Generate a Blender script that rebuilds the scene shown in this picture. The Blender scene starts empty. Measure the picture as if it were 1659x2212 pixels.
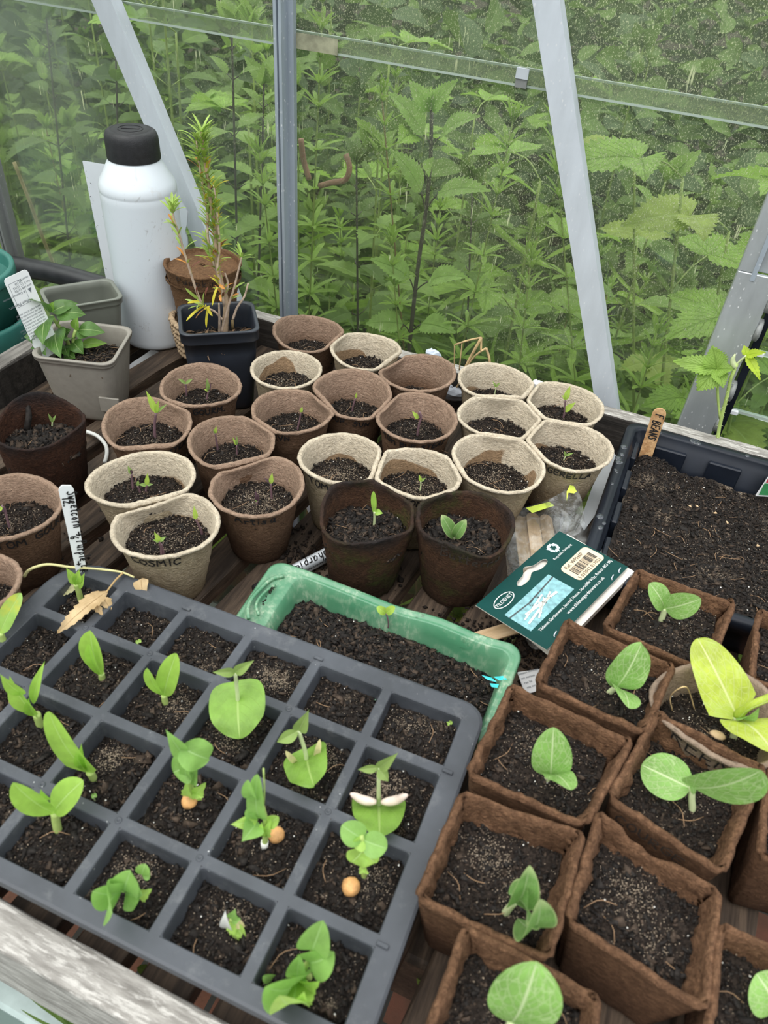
import bpy, math, random
import numpy as np
from mathutils import Vector, noise

PI = math.pi
SC = bpy.context.scene
COL = SC.collection
RNG = np.random.default_rng(7)
random.seed(7)

# ------------------------------------------------------------------ camera
FPX = 1640.77                       # focal length in pixels of the 1659 x 2212 frame
CAM = np.array([0.0, 0.0, 1.245])
RX = np.array([0.918, 0.391, 0.071])
FW = np.array([-0.25238, 0.71268, -0.65425])
FW = FW / np.linalg.norm(FW)
RX = RX - FW * (RX @ FW)
RX = RX / np.linalg.norm(RX)
UP = np.cross(RX, FW)
cam_data = bpy.data.cameras.new('camera')
cam = bpy.data.objects.new('camera', cam_data)
COL.objects.link(cam)
cam_data.sensor_fit = 'VERTICAL'
cam_data.sensor_height = 24.0
cam_data.lens = 24.0 * FPX / 2212.0
cam_data.clip_start = 0.02
cam_data.clip_end = 60.0
cam_data.dof.use_dof = True
cam_data.dof.focus_distance = 0.80
cam_data.dof.aperture_fstop = 8.0
from mathutils import Matrix
mw = Matrix(((RX[0], UP[0], -FW[0], CAM[0]), (RX[1], UP[1], -FW[1], CAM[1]),
             (RX[2], UP[2], -FW[2], CAM[2]), (0, 0, 0, 1)))
cam.matrix_world = mw
SC.camera = cam

# ------------------------------------------------------------------ light
SC.view_settings.view_transform = 'Standard'
SC.view_settings.look = 'None'
SC.view_settings.exposure = 0.30
SC.view_settings.gamma = 1.0
SC.view_settings.use_curve_mapping = False
world = bpy.data.worlds.new('overcast_sky')
SC.world = world
world.use_nodes = True
wt = world.node_tree
wt.nodes.clear()
wo = wt.nodes.new('ShaderNodeOutputWorld')
wb = wt.nodes.new('ShaderNodeBackground')
wc = wt.nodes.new('ShaderNodeTexCoord')
wsep = wt.nodes.new('ShaderNodeSeparateXYZ')
wr = wt.nodes.new('ShaderNodeValToRGB')
wt.links.new(wc.outputs['Generated'], wsep.inputs[0])
wt.links.new(wsep.outputs['Z'], wr.inputs[0])
wr.color_ramp.elements[0].position = 0.0
wr.color_ramp.elements[0].color = (0.17, 0.19, 0.20, 1)
wr.color_ramp.elements[1].position = 0.75
wr.color_ramp.elements[1].color = (1.0, 1.03, 1.06, 1)
wt.links.new(wr.outputs[0], wb.inputs['Color'])
wb.inputs['Strength'].default_value = 1.65
wt.links.new(wb.outputs[0], wo.inputs[0])
sun_d = bpy.data.lights.new('sun', 'SUN')
sun_d.energy = 1.7
sun_d.angle = math.radians(50)
sun_d.color = (1.0, 0.98, 0.94)
sun = bpy.data.objects.new('sun', sun_d)
COL.objects.link(sun)
sun.rotation_euler = (math.radians(22), math.radians(-18), 0)
SC.cycles.max_bounces = 10
SC.cycles.transparent_max_bounces = 24
SC.cycles.diffuse_bounces = 3
SC.cycles.glossy_bounces = 3
SC.cycles.transmission_bounces = 6
SC.cycles.caustics_reflective = False
SC.cycles.caustics_refractive = False

# ------------------------------------------------------------------ from the photograph to the place
def ray(px, py):
    return FW + RX * (px - 829.5) / FPX - UP * (py - 1106.0) / FPX

def at(px, py, z):
    """the point of the horizontal plane z that the photograph shows at this pixel"""
    d = ray(px, py)
    return CAM + d * (z - CAM[2]) / d[2]

def at_wall(px, py, y):
    d = ray(px, py)
    return CAM + d * (y / d[1])

def at_up(px, py, base, off=0.0):
    """the point of the upright plane through base, square to the sight line"""
    d = ray(px, py)
    n = np.array([base[0], base[1], 0.0])
    n = n / np.linalg.norm(n)
    t = (n @ (np.asarray(base, float) - CAM) + off) / (n @ d)
    return CAM + d * t

def unit(a):
    a = np.asarray(a, float)
    return a / (np.linalg.norm(a) + 1e-12)

def nz(x, y, z=0.0):
    return noise.noise(Vector((x, y, z)))

# ------------------------------------------------------------------ meshes
ORG = {}
class MB:
    """collects shapes and links them as ONE mesh object"""
    def __init__(self):
        self.v = []; self.n = 0; self.f = []; self.u = []
    def add(self, v, f, mi=0, uv=None):
        v = np.asarray(v, float).reshape(-1, 3)
        if isinstance(f, np.ndarray):
            self.f.append((f + self.n, mi))
        else:
            by = {}
            for q in f:
                by.setdefault(len(q), []).append(q)
            for q in by.values():
                self.f.append((np.asarray(q, int) + self.n, mi))
        self.v.append(v)
        self.u.append(np.zeros((len(v), 2)) if uv is None else np.asarray(uv, float))
        self.n += len(v)
    def build(self, name, mats, parent=None, smooth=True, org=None):
        if not isinstance(mats, (list, tuple)):
            mats = [mats]
        o3 = np.zeros(3)
        if parent is not None:
            o3 = ORG[parent.name]
        loc = np.zeros(3)
        if org is not None:
            loc = np.asarray(org, float) - o3
        V = np.concatenate(self.v) - o3 - loc
        U = np.concatenate(self.u)
        me = bpy.data.meshes.new(name)
        me.vertices.add(len(V))
        me.vertices.foreach_set('co', V.astype(np.float32).ravel())
        li = np.concatenate([q.ravel() for q, _ in self.f])
        tot = np.concatenate([np.full(len(q), q.shape[1]) for q, _ in self.f])
        mi = np.concatenate([np.full(len(q), k) for q, k in self.f])
        st = np.concatenate([[0], np.cumsum(tot)[:-1]])
        me.loops.add(len(li))
        me.loops.foreach_set('vertex_index', li.astype(np.int32))
        me.polygons.add(len(tot))
        me.polygons.foreach_set('loop_start', st.astype(np.int32))
        me.polygons.foreach_set('loop_total', tot.astype(np.int32))
        me.polygons.foreach_set('material_index', mi.astype(np.int32))
        me.polygons.foreach_set('use_smooth', np.full(len(tot), bool(smooth)))
        uvl = me.uv_layers.new(name='UVMap')
        uvl.data.foreach_set('uv', U[li].astype(np.float32).ravel())
        for m in mats:
            me.materials.append(m)
        me.validate()
        me.update()
        o = bpy.data.objects.new(name, me)
        COL.objects.link(o)
        o.location = loc
        if parent is not None:
            o.parent = parent
        ORG[o.name] = o3 + loc
        return o

def tag(o, label=None, cat=None, group=None, kind=None):
    if label: o['label'] = label
    if cat: o['category'] = cat
    if group: o['group'] = group
    if kind: o['kind'] = kind
    return o

def thing(name, label, cat, loc=(0, 0, 0), group=None):
    o = bpy.data.objects.new(name, None)
    COL.objects.link(o)
    o.location = loc
    o.empty_display_size = 0.02
    ORG[o.name] = np.asarray(loc, float)
    return tag(o, label, cat, group)

# ---- shapes
def box(mb, lo, hi, mi=0, ch=0.0, rot=None, piv=None):
    """a box with chamfered edges"""
    lo = np.asarray(lo, float); hi = np.asarray(hi, float)
    c = (lo + hi) / 2; h = (hi - lo) / 2
    if ch <= 0:
        v = np.array([[x, y, z] for z in (-1, 1) for y in (-1, 1) for x in (-1, 1)], float) * h
        f = [(0, 2, 3, 1), (4, 5, 7, 6), (0, 1, 5, 4), (2, 6, 7, 3), (0, 4, 6, 2), (1, 3, 7, 5)]
    else:
        ch = min(ch, h.min() * .8)
        v = []; idx = {}
        for sx in (-1, 1):
            for sy in (-1, 1):
                for sz in (-1, 1):
                    s = np.array([sx, sy, sz], float)
                    for a in range(3):
                        p = s * h
                        for b in range(3):
                            if b != a: p[b] -= s[b] * ch
                        idx[(sx, sy, sz, a)] = len(v); v.append(p)
        f = []
        for a in range(3):
            b, c2 = (a + 1) % 3, (a + 2) % 3
            for s in (-1, 1):
                q = []
                for (tb, tc) in ((-1, -1), (1, -1), (1, 1), (-1, 1)):
                    k = [0, 0, 0]; k[a] = s; k[b] = tb; k[c2] = tc
                    q.append(idx[tuple(k) + (a,)])
                f.append(tuple(q if s > 0 else q[::-1]))
        for a in range(3):
            b, c2 = (a + 1) % 3, (a + 2) % 3
            for sb in (-1, 1):
                for sc in (-1, 1):
                    q = []
                    for (sa, ax) in ((-1, b), (1, b), (1, c2), (-1, c2)):
                        k = [0, 0, 0]; k[a] = sa; k[b] = sb; k[c2] = sc
                        q.append(idx[tuple(k) + (ax,)])
                    f.append(tuple(q if sb * sc < 0 else q[::-1]))
        for sx in (-1, 1):
            for sy in (-1, 1):
                for sz in (-1, 1):
                    q = [idx[(sx, sy, sz, a)] for a in range(3)]
                    f.append(tuple(q if sx * sy * sz > 0 else q[::-1]))
        v = np.array(v)
    if rot is not None:
        p = np.zeros(3) if piv is None else np.asarray(piv, float) - c
        v = (v - p) @ np.asarray(rot).T + p
    mb.add(v + c, f, mi)

def rotz(a):
    c, s = math.cos(a), math.sin(a)
    return np.array([[c, -s, 0], [s, c, 0], [0, 0, 1.0]])

def grid_faces(nu, nv, wrap=False):
    """faces of a (nv rows) x (nu columns) vertex grid; wrap joins the columns round"""
    i = np.arange(nv - 1)[:, None]
    j = np.arange(nu if wrap else nu - 1)[None, :]
    j2 = (j + 1) % nu
    return np.stack([i * nu + j, i * nu + j2, (i + 1) * nu + j2, (i + 1) * nu + j], -1).reshape(-1, 4)

def tube(mb, pts, rad, seg=7, mi=0, cap=True):
    P = np.asarray(pts, float)
    n = len(P)
    r = np.full(n, rad, float) if np.isscalar(rad) else np.asarray(rad, float)
    T = np.gradient(P, axis=0)
    T = T / (np.linalg.norm(T, axis=1, keepdims=True) + 1e-12)
    a = np.array([0, 0, 1.0]) if abs(T[0][2]) < .9 else np.array([1.0, 0, 0])
    A = unit(np.cross(T[0], a)); V = []; UVs = []
    th = np.arange(seg) * 2 * PI / seg
    for i in range(n):
        A = unit(A - T[i] * (A @ T[i])); B = np.cross(T[i], A)
        V.append(P[i] + r[i] * (np.cos(th)[:, None] * A + np.sin(th)[:, None] * B))
        UVs.append(np.stack([np.arange(seg) / seg, np.full(seg, i / max(1, n - 1))], 1))
    f = grid_faces(seg, n, True)
    fl = [tuple(q) for q in f]
    if cap:
        fl.append(tuple(range(seg))[::-1]); fl.append(tuple(range((n - 1) * seg, n * seg)))
    mb.add(np.concatenate(V), fl, mi, np.concatenate(UVs))

def curve(pts, n=12):
    """a smooth run of n points through pts"""
    P = np.asarray(pts, float)
    if len(P) == 2:
        t = np.linspace(0, 1, n)[:, None]
        return P[0] * (1 - t) + P[1] * t
    L = np.concatenate([[0], np.cumsum(np.linalg.norm(np.diff(P, axis=0), axis=1) + 1e-9)])
    D = np.diff(P, axis=0) / np.diff(L)[:, None]
    M = np.empty_like(P); M[0] = D[0]; M[-1] = D[-1]
    h = np.diff(L)[:, None]
    M[1:-1] = (D[:-1] * h[1:] + D[1:] * h[:-1]) / (h[1:] + h[:-1])
    # samples shared between even steps along the run and even steps between the given points
    k_ = np.arange(len(P)); q = np.linspace(0, 1, n)
    u = .6 * q * L[-1] + .4 * np.interp(q * (len(P) - 1), k_, L)
    out = []
    for s in u:
        k = min(max(int(np.searchsorted(L, s)) - 1, 0), len(P) - 2); H = L[k + 1] - L[k]; t = (s - L[k]) / H
        out.append((2 * t ** 3 - 3 * t * t + 1) * P[k] + (t ** 3 - 2 * t * t + t) * H * M[k] + (3 * t * t - 2 * t ** 3) * P[k + 1] + (t ** 3 - t * t) * H * M[k + 1])
    return np.array(out)

def rrect(w, h, r, n=5, cx=0.0, cy=0.0):
    """outline of a rounded rectangle, anticlockwise"""
    out = []
    for (sx, sy, a0) in ((1, 1, 0), (-1, 1, 90), (-1, -1, 180), (1, -1, 270)):
        for k in range(n):
            a = math.radians(a0 + 90 * k / (n - 1))
            out.append((cx + sx * (w / 2 - r) + r * math.cos(a), cy + sy * (h / 2 - r) + r * math.sin(a)))
    return np.array(out)

def loft(mb, rings, mi=0, cap0=False, cap1=False):
    """skin through rings of equal vertex counts"""
    n = len(rings[0])
    V = np.concatenate([np.asarray(r, float) for r in rings])
    f = [tuple(q) for q in grid_faces(n, len(rings), True)]
    if cap0: f.append(tuple(range(n))[::-1])
    if cap1: f.append(tuple(range((len(rings) - 1) * n, len(rings) * n)))
    mb.add(V, f, mi)

def ring3(o, z):
    return np.concatenate([np.asarray(o, float), np.full((len(o), 1), z)], 1)

SHAPES = {
    'oval': lambda t: np.clip(1 - np.abs(2 * np.clip(t, 0, 1) ** .92 - 1) ** 2.3, 0, 1) ** .58,
    'ovate': lambda t: np.sin(PI * np.clip(t, 0, 1) ** .66) ** .95,
    'lance': lambda t: np.sin(PI * np.clip(t, 0, 1) ** .72) ** 1.05,
    'strap': lambda t: np.clip(np.minimum(t * 5 + .25, 1), 0, 1) * np.sqrt(np.clip(1 - t ** 3.2, 0, 1)),
    'spoon': lambda t: np.clip(1 - np.abs(2 * np.clip(t, 0, 1) ** 1.45 - 1) ** 2.2, 0, 1) ** .62 * .95 + .13 * (1 - t) ** 2,
    'heart': lambda t: np.clip(1 - np.abs(2 * np.clip(t, 0, 1) ** .55 - 1) ** 2.2, 0, 1) ** .55 * (1 - .10 * t),
    'tooth': lambda t: np.sin(PI * np.clip(t, 0, 1) ** .62) ** .9,
    'needle': lambda t: np.clip(np.minimum(t * 8 + .3, 1), 0, 1) * np.clip((1 - t) * 4, 0, 1) ** .6,
}
def leaf(mb, p0, p1, width, normal=(0, 0, 1), bend=0.0, fold=0.15, shape='oval', nl=12, nw=6, teeth=0, mi=0, wave=0.0,
         curl=0.0, seed=0, thick=0.0):
    """a leaf blade from p0 to p1: width, arching by bend (of its length) along normal, folded along the midrib"""
    p0 = np.asarray(p0, float); p1 = np.asarray(p1, float)
    L = np.linalg.norm(p1 - p0)
    d = (p1 - p0) / L
    nrm = np.asarray(normal, float)
    nrm = unit(nrm - d * (nrm @ d))
    side = np.cross(d, nrm)
    if teeth:
        nl = teeth * 2 + 1
    t = np.linspace(0, 1, nl) if teeth else .5 - .5 * np.cos(np.linspace(0, PI, nl)) * (.55 + .45) 
    w = SHAPES[shape](t) * width / 2
    w[-1] = max(w[-1], width * .01); w[0] = max(w[0], width * .04)
    if teeth:
        w = w * np.where(np.arange(nl) % 2 == 1, 1.0, .80)
        t2 = t - np.where(np.arange(nl) % 2 == 1, 0, 0) 
    s = np.linspace(-1, 1, nw + 1)
    ph = seed * 1.7
    T, S = np.meshgrid(t, s, indexing='ij')
    W = w[:, None] * S
    z = bend * L * 4 * T * (1 - T) + np.abs(W) * fold - curl * W ** 2 / max(width, 1e-6) * 2
    z = z + wave * width * np.sin(T * 9 + ph + S * 1.3) * np.abs(S)
    along = T * L
    if teeth:
        along = along + np.where(np.arange(nl) % 2 == 1, L * .035, 0)[:, None] * np.abs(S)
    if shape == 'heart':
        along = along - np.abs(S) ** 1.3 * (1 - .45 * S * S) * width * .62 * np.clip(1 - T * 1.9, 0, 1) ** 1.3
    V = p0 + along[..., None] * d + W[..., None] * side + z[..., None] * nrm
    UVs = np.stack([(S + 1) / 2, T], -1)
    mb.add(V.reshape(-1, 3), grid_faces(nw + 1, nl), mi, UVs.reshape(-1, 2))

# ---- crumbs, chips and grains scattered over compost, many at once
OCT = np.array([[1, 0, 0], [-1, 0, 0], [0, 1, 0], [0, -1, 0], [0, 0, 1], [0, 0, -1]], float)
OCF = np.array([[0, 2, 4], [2, 1, 4], [1, 3, 4], [3, 0, 4], [2, 0, 5], [1, 2, 5], [3, 1, 5], [0, 3, 5]])
CUB = np.array([[-1, -1, -1], [1, -1, -1], [1, 1, -1], [-1, 1, -1], [-1, -1, 1], [1, -1, 1], [1, 1, 1], [-1, 1, 1]], float)
CUF = np.array([[0, 3, 2, 1], [4, 5, 6, 7], [0, 1, 5, 4], [1, 2, 6, 5], [2, 3, 7, 6], [3, 0, 4, 7]])
def rand_rot(n, rng, flat=0.0):
    q = rng.normal(size=(n, 4))
    if flat > 0:
        q[:, 1] *= (1 - flat); q[:, 2] *= (1 - flat)
    q /= np.linalg.norm(q, axis=1, keepdims=True)
    w, x, y, z = q.T
    return np.stack([np.stack([1 - 2 * (y * y + z * z), 2 * (x * y - z * w), 2 * (x * z + y * w)], -1),
                     np.stack([2 * (x * y + z * w), 1 - 2 * (x * x + z * z), 2 * (y * z - x * w)], -1),
                     np.stack([2 * (x * z - y * w), 2 * (y * z + x * w), 1 - 2 * (x * x + y * y)], -1)], 1)
def scatter(mb, P, size, rng, flat=0.0, mi=0):
    """small lumps at P, size (n,3)"""
    n = len(P)
    if n == 0: return
    base = OCT[None] * rng.uniform(.65, 1.25, (n, 6, 1)) * size[:, None, :]
    V = np.einsum('nij,nkj->nki', rand_rot(n, rng, flat), base) + P[:, None, :]
    F = (OCF[None] + (np.arange(n) * 6)[:, None, None]).reshape(-1, 3)
    mb.add(V.reshape(-1, 3), F, mi)
def slivers(mb, P, size, rng, flat=0.0, mi=0):
    """splintered chips of bark at P: half sizes (n,3), corners knocked about"""
    n = len(P)
    if n == 0: return
    J = rng.uniform(.35, 1.15, (n, 8, 3)); J[:, :, 2] = rng.uniform(.5, 1.2, (n, 8))
    base = CUB[None] * J * size[:, None, :]
    V = np.einsum('nij,nkj->nki', rand_rot(n, rng, flat), base) + P[:, None, :]
    F = (CUF[None] + (np.arange(n) * 8)[:, None, None]).reshape(-1, 4)
    mb.add(V.reshape(-1, 3), F, mi)
# ------------------------------------------------------------------ materials (all node-built)
class G:
    def __init__(self, name):
        self.m = bpy.data.materials.new(name)
        self.m.use_nodes = True
        self.t = self.m.node_tree
        self.t.nodes.clear()
        self.out = self.t.nodes.new('ShaderNodeOutputMaterial')
    def n(self, kind, **kw):
        nd = self.t.nodes.new('ShaderNode' + kind)
        for k, v in kw.items():
            if k in nd.inputs:
                self.put(nd.inputs[k], v)
            else:
                setattr(nd, k, v)
        return nd
    def put(self, sock, v):
        if hasattr(v, 'links') or isinstance(v, bpy.types.NodeSocket):
            self.t.links.new(v, sock)
        elif isinstance(v, (tuple, list)) and len(v) == 3 and sock.type == 'RGBA':
            sock.default_value = (*v, 1)
        else:
            sock.default_value = v
    def coord(self, which='Object', scale=None, rot=None):
        c = self.n('TexCoord').outputs[which]
        if scale is None: return c
        mp = self.n('Mapping'); self.put(mp.inputs['Vector'], c)
        mp.inputs['Scale'].default_value = scale
        if rot: mp.inputs['Rotation'].default_value = rot
        return mp.outputs[0]
    def noise(self, vec, scale, detail=4, rough=.55, dist=0.0):
        nd = self.n('TexNoise', Vector=vec, Scale=scale, Detail=detail, Roughness=rough, Distortion=dist)
        return nd.outputs['Fac']
    def vor(self, vec, scale, feature='F1', out='Distance'):
        nd = self.n('TexVoronoi', feature=feature, Vector=vec, Scale=scale)
        return nd.outputs[out]
    def ramp(self, fac, stops):
        nd = self.n('ValToRGB'); self.put(nd.inputs[0], fac)
        e = nd.color_ramp.elements
        while len(e) < len(stops): e.new(.5)
        for el, (p, c) in zip(e, stops):
            el.position = p
            el.color = (c, c, c, 1) if np.isscalar(c) else (*c, 1)
        return nd.outputs[0]
    def mix(self, fac, a, b, blend='MIX'):
        nd = self.n('Mix', data_type='RGBA', blend_type=blend)
        self.put(nd.inputs['Factor'], fac) if not hasattr(fac, 'links') else self.t.links.new(fac, nd.inputs[0])
        self.put(nd.inputs[6], a); self.put(nd.inputs[7], b)
        return nd.outputs[2]
    def math(self, op, a, b=0.0, clamp=False):
        nd = self.n('Math', operation=op, use_clamp=clamp)
        self.put(nd.inputs[0], a); self.put(nd.inputs[1], b)
        return nd.outputs[0]
    def bump(self, h, strength=.5, dist=.001):
        nd = self.n('Bump', Strength=strength, Distance=dist, Height=h)
        return nd.outputs[0]
    def sep(self, vec):
        return self.n('SeparateXYZ', Vector=vec).outputs
    def bsdf(self, **kw):
        b = self.n('BsdfPrincipled')
        al = {'color': 'Base Color', 'rough': 'Roughness', 'metal': 'Metallic', 'normal': 'Normal', 'spec': 'Specular IOR Level',
              'trans': 'Transmission Weight', 'ior': 'IOR', 'alpha': 'Alpha', 'coat': 'Coat Weight', 'sheen': 'Sheen Weight',
              'sss': 'Subsurface Weight'}
        for k, v in kw.items():
            self.put(b.inputs[al[k]], v)
        return b.outputs[0]
    def end(self, sh):
        self.t.links.new(sh, self.out.inputs['Surface'])
        return self.m

def plain(name, color, rough=.5, metal=0.0, spec=.5, var=0.12, scale=60, bump=0.0, coat=0.0):
    g = G(name); v = g.coord()
    n = g.noise(v, scale, 5)
    c = g.mix(g.ramp(n, [(.3, 0), (.7, 1)]), tuple(k * (1 - var) for k in color), tuple(min(1, k * (1 + var)) for k in color))
    kw = dict(color=c, rough=rough, metal=metal, spec=spec, coat=coat)
    if bump: kw['normal'] = g.bump(g.noise(v, scale * 4, 4), bump, .0006)
    return g.end(g.bsdf(**kw))

def soil_mat(name, dark, light, sand=.0, sandlo=.60):
    g = G(name); v = g.coord()
    n1 = g.noise(v, 420, 6, .7); n2 = g.noise(v, 90, 4, .6); n3 = g.noise(v, 26, 3, .5)
    c = g.mix(g.ramp(n1, [(.35, 0), (.72, 1)]), dark, light)
    c = g.mix(g.ramp(n2, [(.35, 0), (.75, .55)]), c, tuple(k * .45 for k in dark))
    sp = g.ramp(g.vor(v, 640), [(.10, 1), (.22, 0)])
    c = g.mix(g.math('MULTIPLY', sp, g.ramp(n2, [(.62, 0), (.72, .6)])), c, (.34, .27, .19))
    if sand:
        grit = g.ramp(g.noise(v, 900, 3, .7), [(.45, 0), (.60, 1)])
        zone = g.ramp(g.math('ADD', g.math('MULTIPLY', n3, .8), g.math('MULTIPLY', n2, .2)), [(sandlo, 0), (sandlo + .10, 1)])
        c = g.mix(g.math('MULTIPLY', g.math('MULTIPLY', grit, zone), sand), c, (.36, .28, .20))
    h = g.math('ADD', g.math('MULTIPLY', n1, .7), g.math('MULTIPLY', g.vor(v, 330), .6))
    return g.end(g.bsdf(color=c, rough=.88, spec=.2, normal=g.bump(h, .9, .0022)))

SOIL = soil_mat('compost', (.010, .008, .0068), (.052, .041, .034), .85, .56)
SOIL_DARK = soil_mat('bark_compost', (.007, .0065, .006), (.040, .037, .035), .0)
SOIL_FINE = soil_mat('fine_compost', (.013, .0095, .0075), (.068, .050, .039), .55, .60)
BARK = plain('bark_chip', (.020, .0168, .0148), .78, spec=.22, var=.7, scale=260, bump=.5)
BARK_BROWN = plain('brown_bark_chip', (.062, .044, .032), .8, spec=.2, var=.5, scale=260, bump=.5)
CRUMB = plain('soil_crumb', (.019, .014, .0112), .85, spec=.2, var=.6, scale=320, bump=.5)
GRAIN = plain('sand_grain', (.36, .285, .205), .7, var=.35, scale=700)
PERLITE = plain('white_grit', (.78, .76, .70), .7, var=.1)
ROOT = plain('root_fibre', (.36, .22, .12), .7, var=.3, scale=120)

def fibre_mat(name, light, dark, damp, wet_z=(.0, .030), wave=.075, wfreq=24, moss=0.0, rim=None, bumpd=.0016, ridged=False, top=None):
    """pressed fibre; darker where it has drawn water up from the base, with a wandering tide line"""
    g = G(name); v = g.coord()
    s = g.sep(v)
    r0 = g.n('ObjectInfo').outputs['Random']
    vo = g.n('VectorMath', operation='ADD'); g.put(vo.inputs[0], v)
    cx = g.n('CombineXYZ', X=g.math('MULTIPLY', r0, 3.0), Y=g.math('MULTIPLY', r0, 7.0)); g.put(vo.inputs[1], cx.outputs[0])
    w = vo.outputs[0]
    n1 = g.noise(w, 330, 6, .65, .3); n2 = g.noise(w, 62, 4, .6); n3 = g.noise(w, wfreq, 1.5, .45)
    fib = g.noise(w, 150, 5, .7, 1.6)
    c = g.mix(g.ramp(n1, [(.3, 0), (.7, 1)]), dark, light)
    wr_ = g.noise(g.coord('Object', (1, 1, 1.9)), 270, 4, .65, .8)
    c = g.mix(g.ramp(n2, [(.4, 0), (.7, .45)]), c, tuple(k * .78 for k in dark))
    c = g.mix(g.ramp(wr_, [(.36, .55), (.50, 0)]), c, tuple(k * .62 for k in dark))  # crevice shade painted into the colour, following the hollows of the wrinkle bump
    edge = g.math('ADD', s['Z'], g.math('MULTIPLY', g.math('SUBTRACT', n3, .5), wave))
    wet = g.n('MapRange', clamp=True); g.put(wet.inputs[0], edge)
    wet.inputs[1].default_value = wet_z[0]; wet.inputs[2].default_value = wet_z[1]
    wet.inputs[3].default_value = 1.0; wet.inputs[4].default_value = 0.0
    wetf = wet.outputs[0]
    c = g.mix(wetf, c, g.mix(g.ramp(n1, [(.3, 0), (.7, 1)]), tuple(k * .6 for k in damp), damp))
    if moss:
        c = g.mix(g.math('MULTIPLY', g.ramp(g.noise(w, 30, 4, .6), [(.5, 0), (.64, moss)]), g.ramp(n1, [(.35, .3), (.6, 1)])), c, (.045, .075, .012))
    if rim:
        rf = g.n('MapRange', clamp=True)
        g.put(rf.inputs[0], g.math('ADD', s['Z'], g.math('MULTIPLY', g.math('SUBTRACT', n2, .5), .02)))
        rf.inputs[1].default_value = rim[0]; rf.inputs[2].default_value = rim[1]
        c = g.mix(rf.outputs[0], c, rim[2])
    h = g.math('ADD', g.math('MULTIPLY', fib, .7), g.math('ADD', g.math('MULTIPLY', n1, .35), g.math('MULTIPLY', wr_, .9)))
    if ridged:
        rv = g.noise(g.coord('Object', (1, 1, 2.2)), 120, 5, .7, 2.2)
        h = g.math('ADD', h, g.math('MULTIPLY', rv, 1.2))
    return g.end(g.bsdf(color=c, rough=.9, spec=.2, normal=g.bump(h, 1.0, bumpd)))

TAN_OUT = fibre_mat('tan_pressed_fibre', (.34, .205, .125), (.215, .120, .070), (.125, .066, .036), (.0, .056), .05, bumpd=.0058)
TAN_IN = fibre_mat('tan_pressed_fibre_inside', (.47, .330, .238), (.335, .220, .152), (.24, .14, .085), (.040, .056), .02, bumpd=.0030)
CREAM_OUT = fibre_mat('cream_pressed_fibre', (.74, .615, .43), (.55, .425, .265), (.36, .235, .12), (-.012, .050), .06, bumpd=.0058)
CREAM_IN = fibre_mat('cream_pressed_fibre_inside', (.82, .72, .56), (.68, .57, .42), (.46, .31, .18), (.0440, .0466), .035, bumpd=.0030)
CREAM_WET = fibre_mat('damp_cream_pressed_fibre_inside', (.82, .72, .56), (.68, .57, .42), (.43, .285, .165), (.0535, .0548), .075, 21, bumpd=.0030)
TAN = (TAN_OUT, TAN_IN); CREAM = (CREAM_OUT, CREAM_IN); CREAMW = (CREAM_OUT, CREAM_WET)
COIR = fibre_mat('dark_coir', (.125, .062, .033), (.060, .030, .018), (.050, .027, .014), (.0, .045), .075, 24, .7, (.066, .084, (.026, .021, .020)), .0036)
COIR_RED = fibre_mat('red_brown_coir', (.105, .044, .024), (.046, .022, .014), (.035, .016, .010), (.01, .06), .075, 24, .0, (.070, .086, (.022, .018, .018)), .0036)
COIR_PALE = fibre_mat('dry_brown_coir', (.255, .140, .070), (.135, .072, .037), (.14, .07, .035), (-.1, -.05), .075, 24, 0, None, .0016)
PEAT = fibre_mat('rough_peat_fibre', (.40, .215, .117), (.165, .082, .044), (.125, .062, .035), (-.005, .050), .06, 24, 0, None, .0050, True)
GREYFIB = fibre_mat('grey_tan_fibre', (.36, .27, .20), (.26, .19, .14), (.15, .10, .07), (-.03, .03))

def wood(name, a, b, c3, axis=1, rough=.75, fleck=None):
    g = G(name)
    sc = [1, 1, 1]; sc[axis] = .16 if fleck else .06
    v = g.coord('Object', tuple(sc)); v0 = g.coord()
    r0 = g.n('ObjectInfo').outputs['Random']
    vo = g.n('VectorMath', operation='ADD'); g.put(vo.inputs[0], v)
    cx = g.n('CombineXYZ', X=g.math('MULTIPLY', r0, 5.0), Z=g.math('MULTIPLY', r0, 9.0)); g.put(vo.inputs[1], cx.outputs[0])
    v = vo.outputs[0]
    n1 = g.noise(v, 420, 5, .7, .1); n2 = g.noise(v, 120, 4, .6, .15); n3 = g.noise(v0, 16, 4, .6)
    c = g.mix(g.ramp(n1, [(.3, 0), (.7, 1)]), a, b)
    c = g.mix(g.ramp(n2, [(.45, 0), (.62, .8)]), c, c3)
    c = g.mix(g.ramp(n3, [(.45, 0), (.72, .25 if fleck else .65)]), c, tuple(k * .4 for k in a))
    if fleck:
        c = g.mix(g.ramp(g.noise(v, 300, 5, .75, .2), [(.50, 0), (.60, .9)]), c, fleck)
    h = g.math('ADD', n1, g.math('MULTIPLY', n2, .8))
    return g.end(g.bsdf(color=c, rough=rough, spec=.35, normal=g.bump(h, .7, .0012)))
SLAT_WOOD = wood('dark_wet_slat_wood', (.050, .034, .024), (.170, .118, .080), (.034, .024, .018), 1, .6)
RAIL_WOOD = wood('weathered_grey_rail_wood', (.34, .32, .29), (.48, .455, .415), (.20, .185, .165), 0, .8, (.60, .575, .53))
DARK_WOOD = wood('black_rail_wood', (.035, .030, .026), (.085, .075, .066), (.02, .018, .016), 0, .7)
RAIL_WOOD_Y = wood('weathered_grey_side_rail_wood', (.22, .20, .18), (.36, .34, .31), (.04, .035, .03), 1, .8)
STICK = wood('pale_birch_wood', (.70, .48, .28), (.80, .60, .38), (.58, .38, .20), 1, .65)
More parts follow.
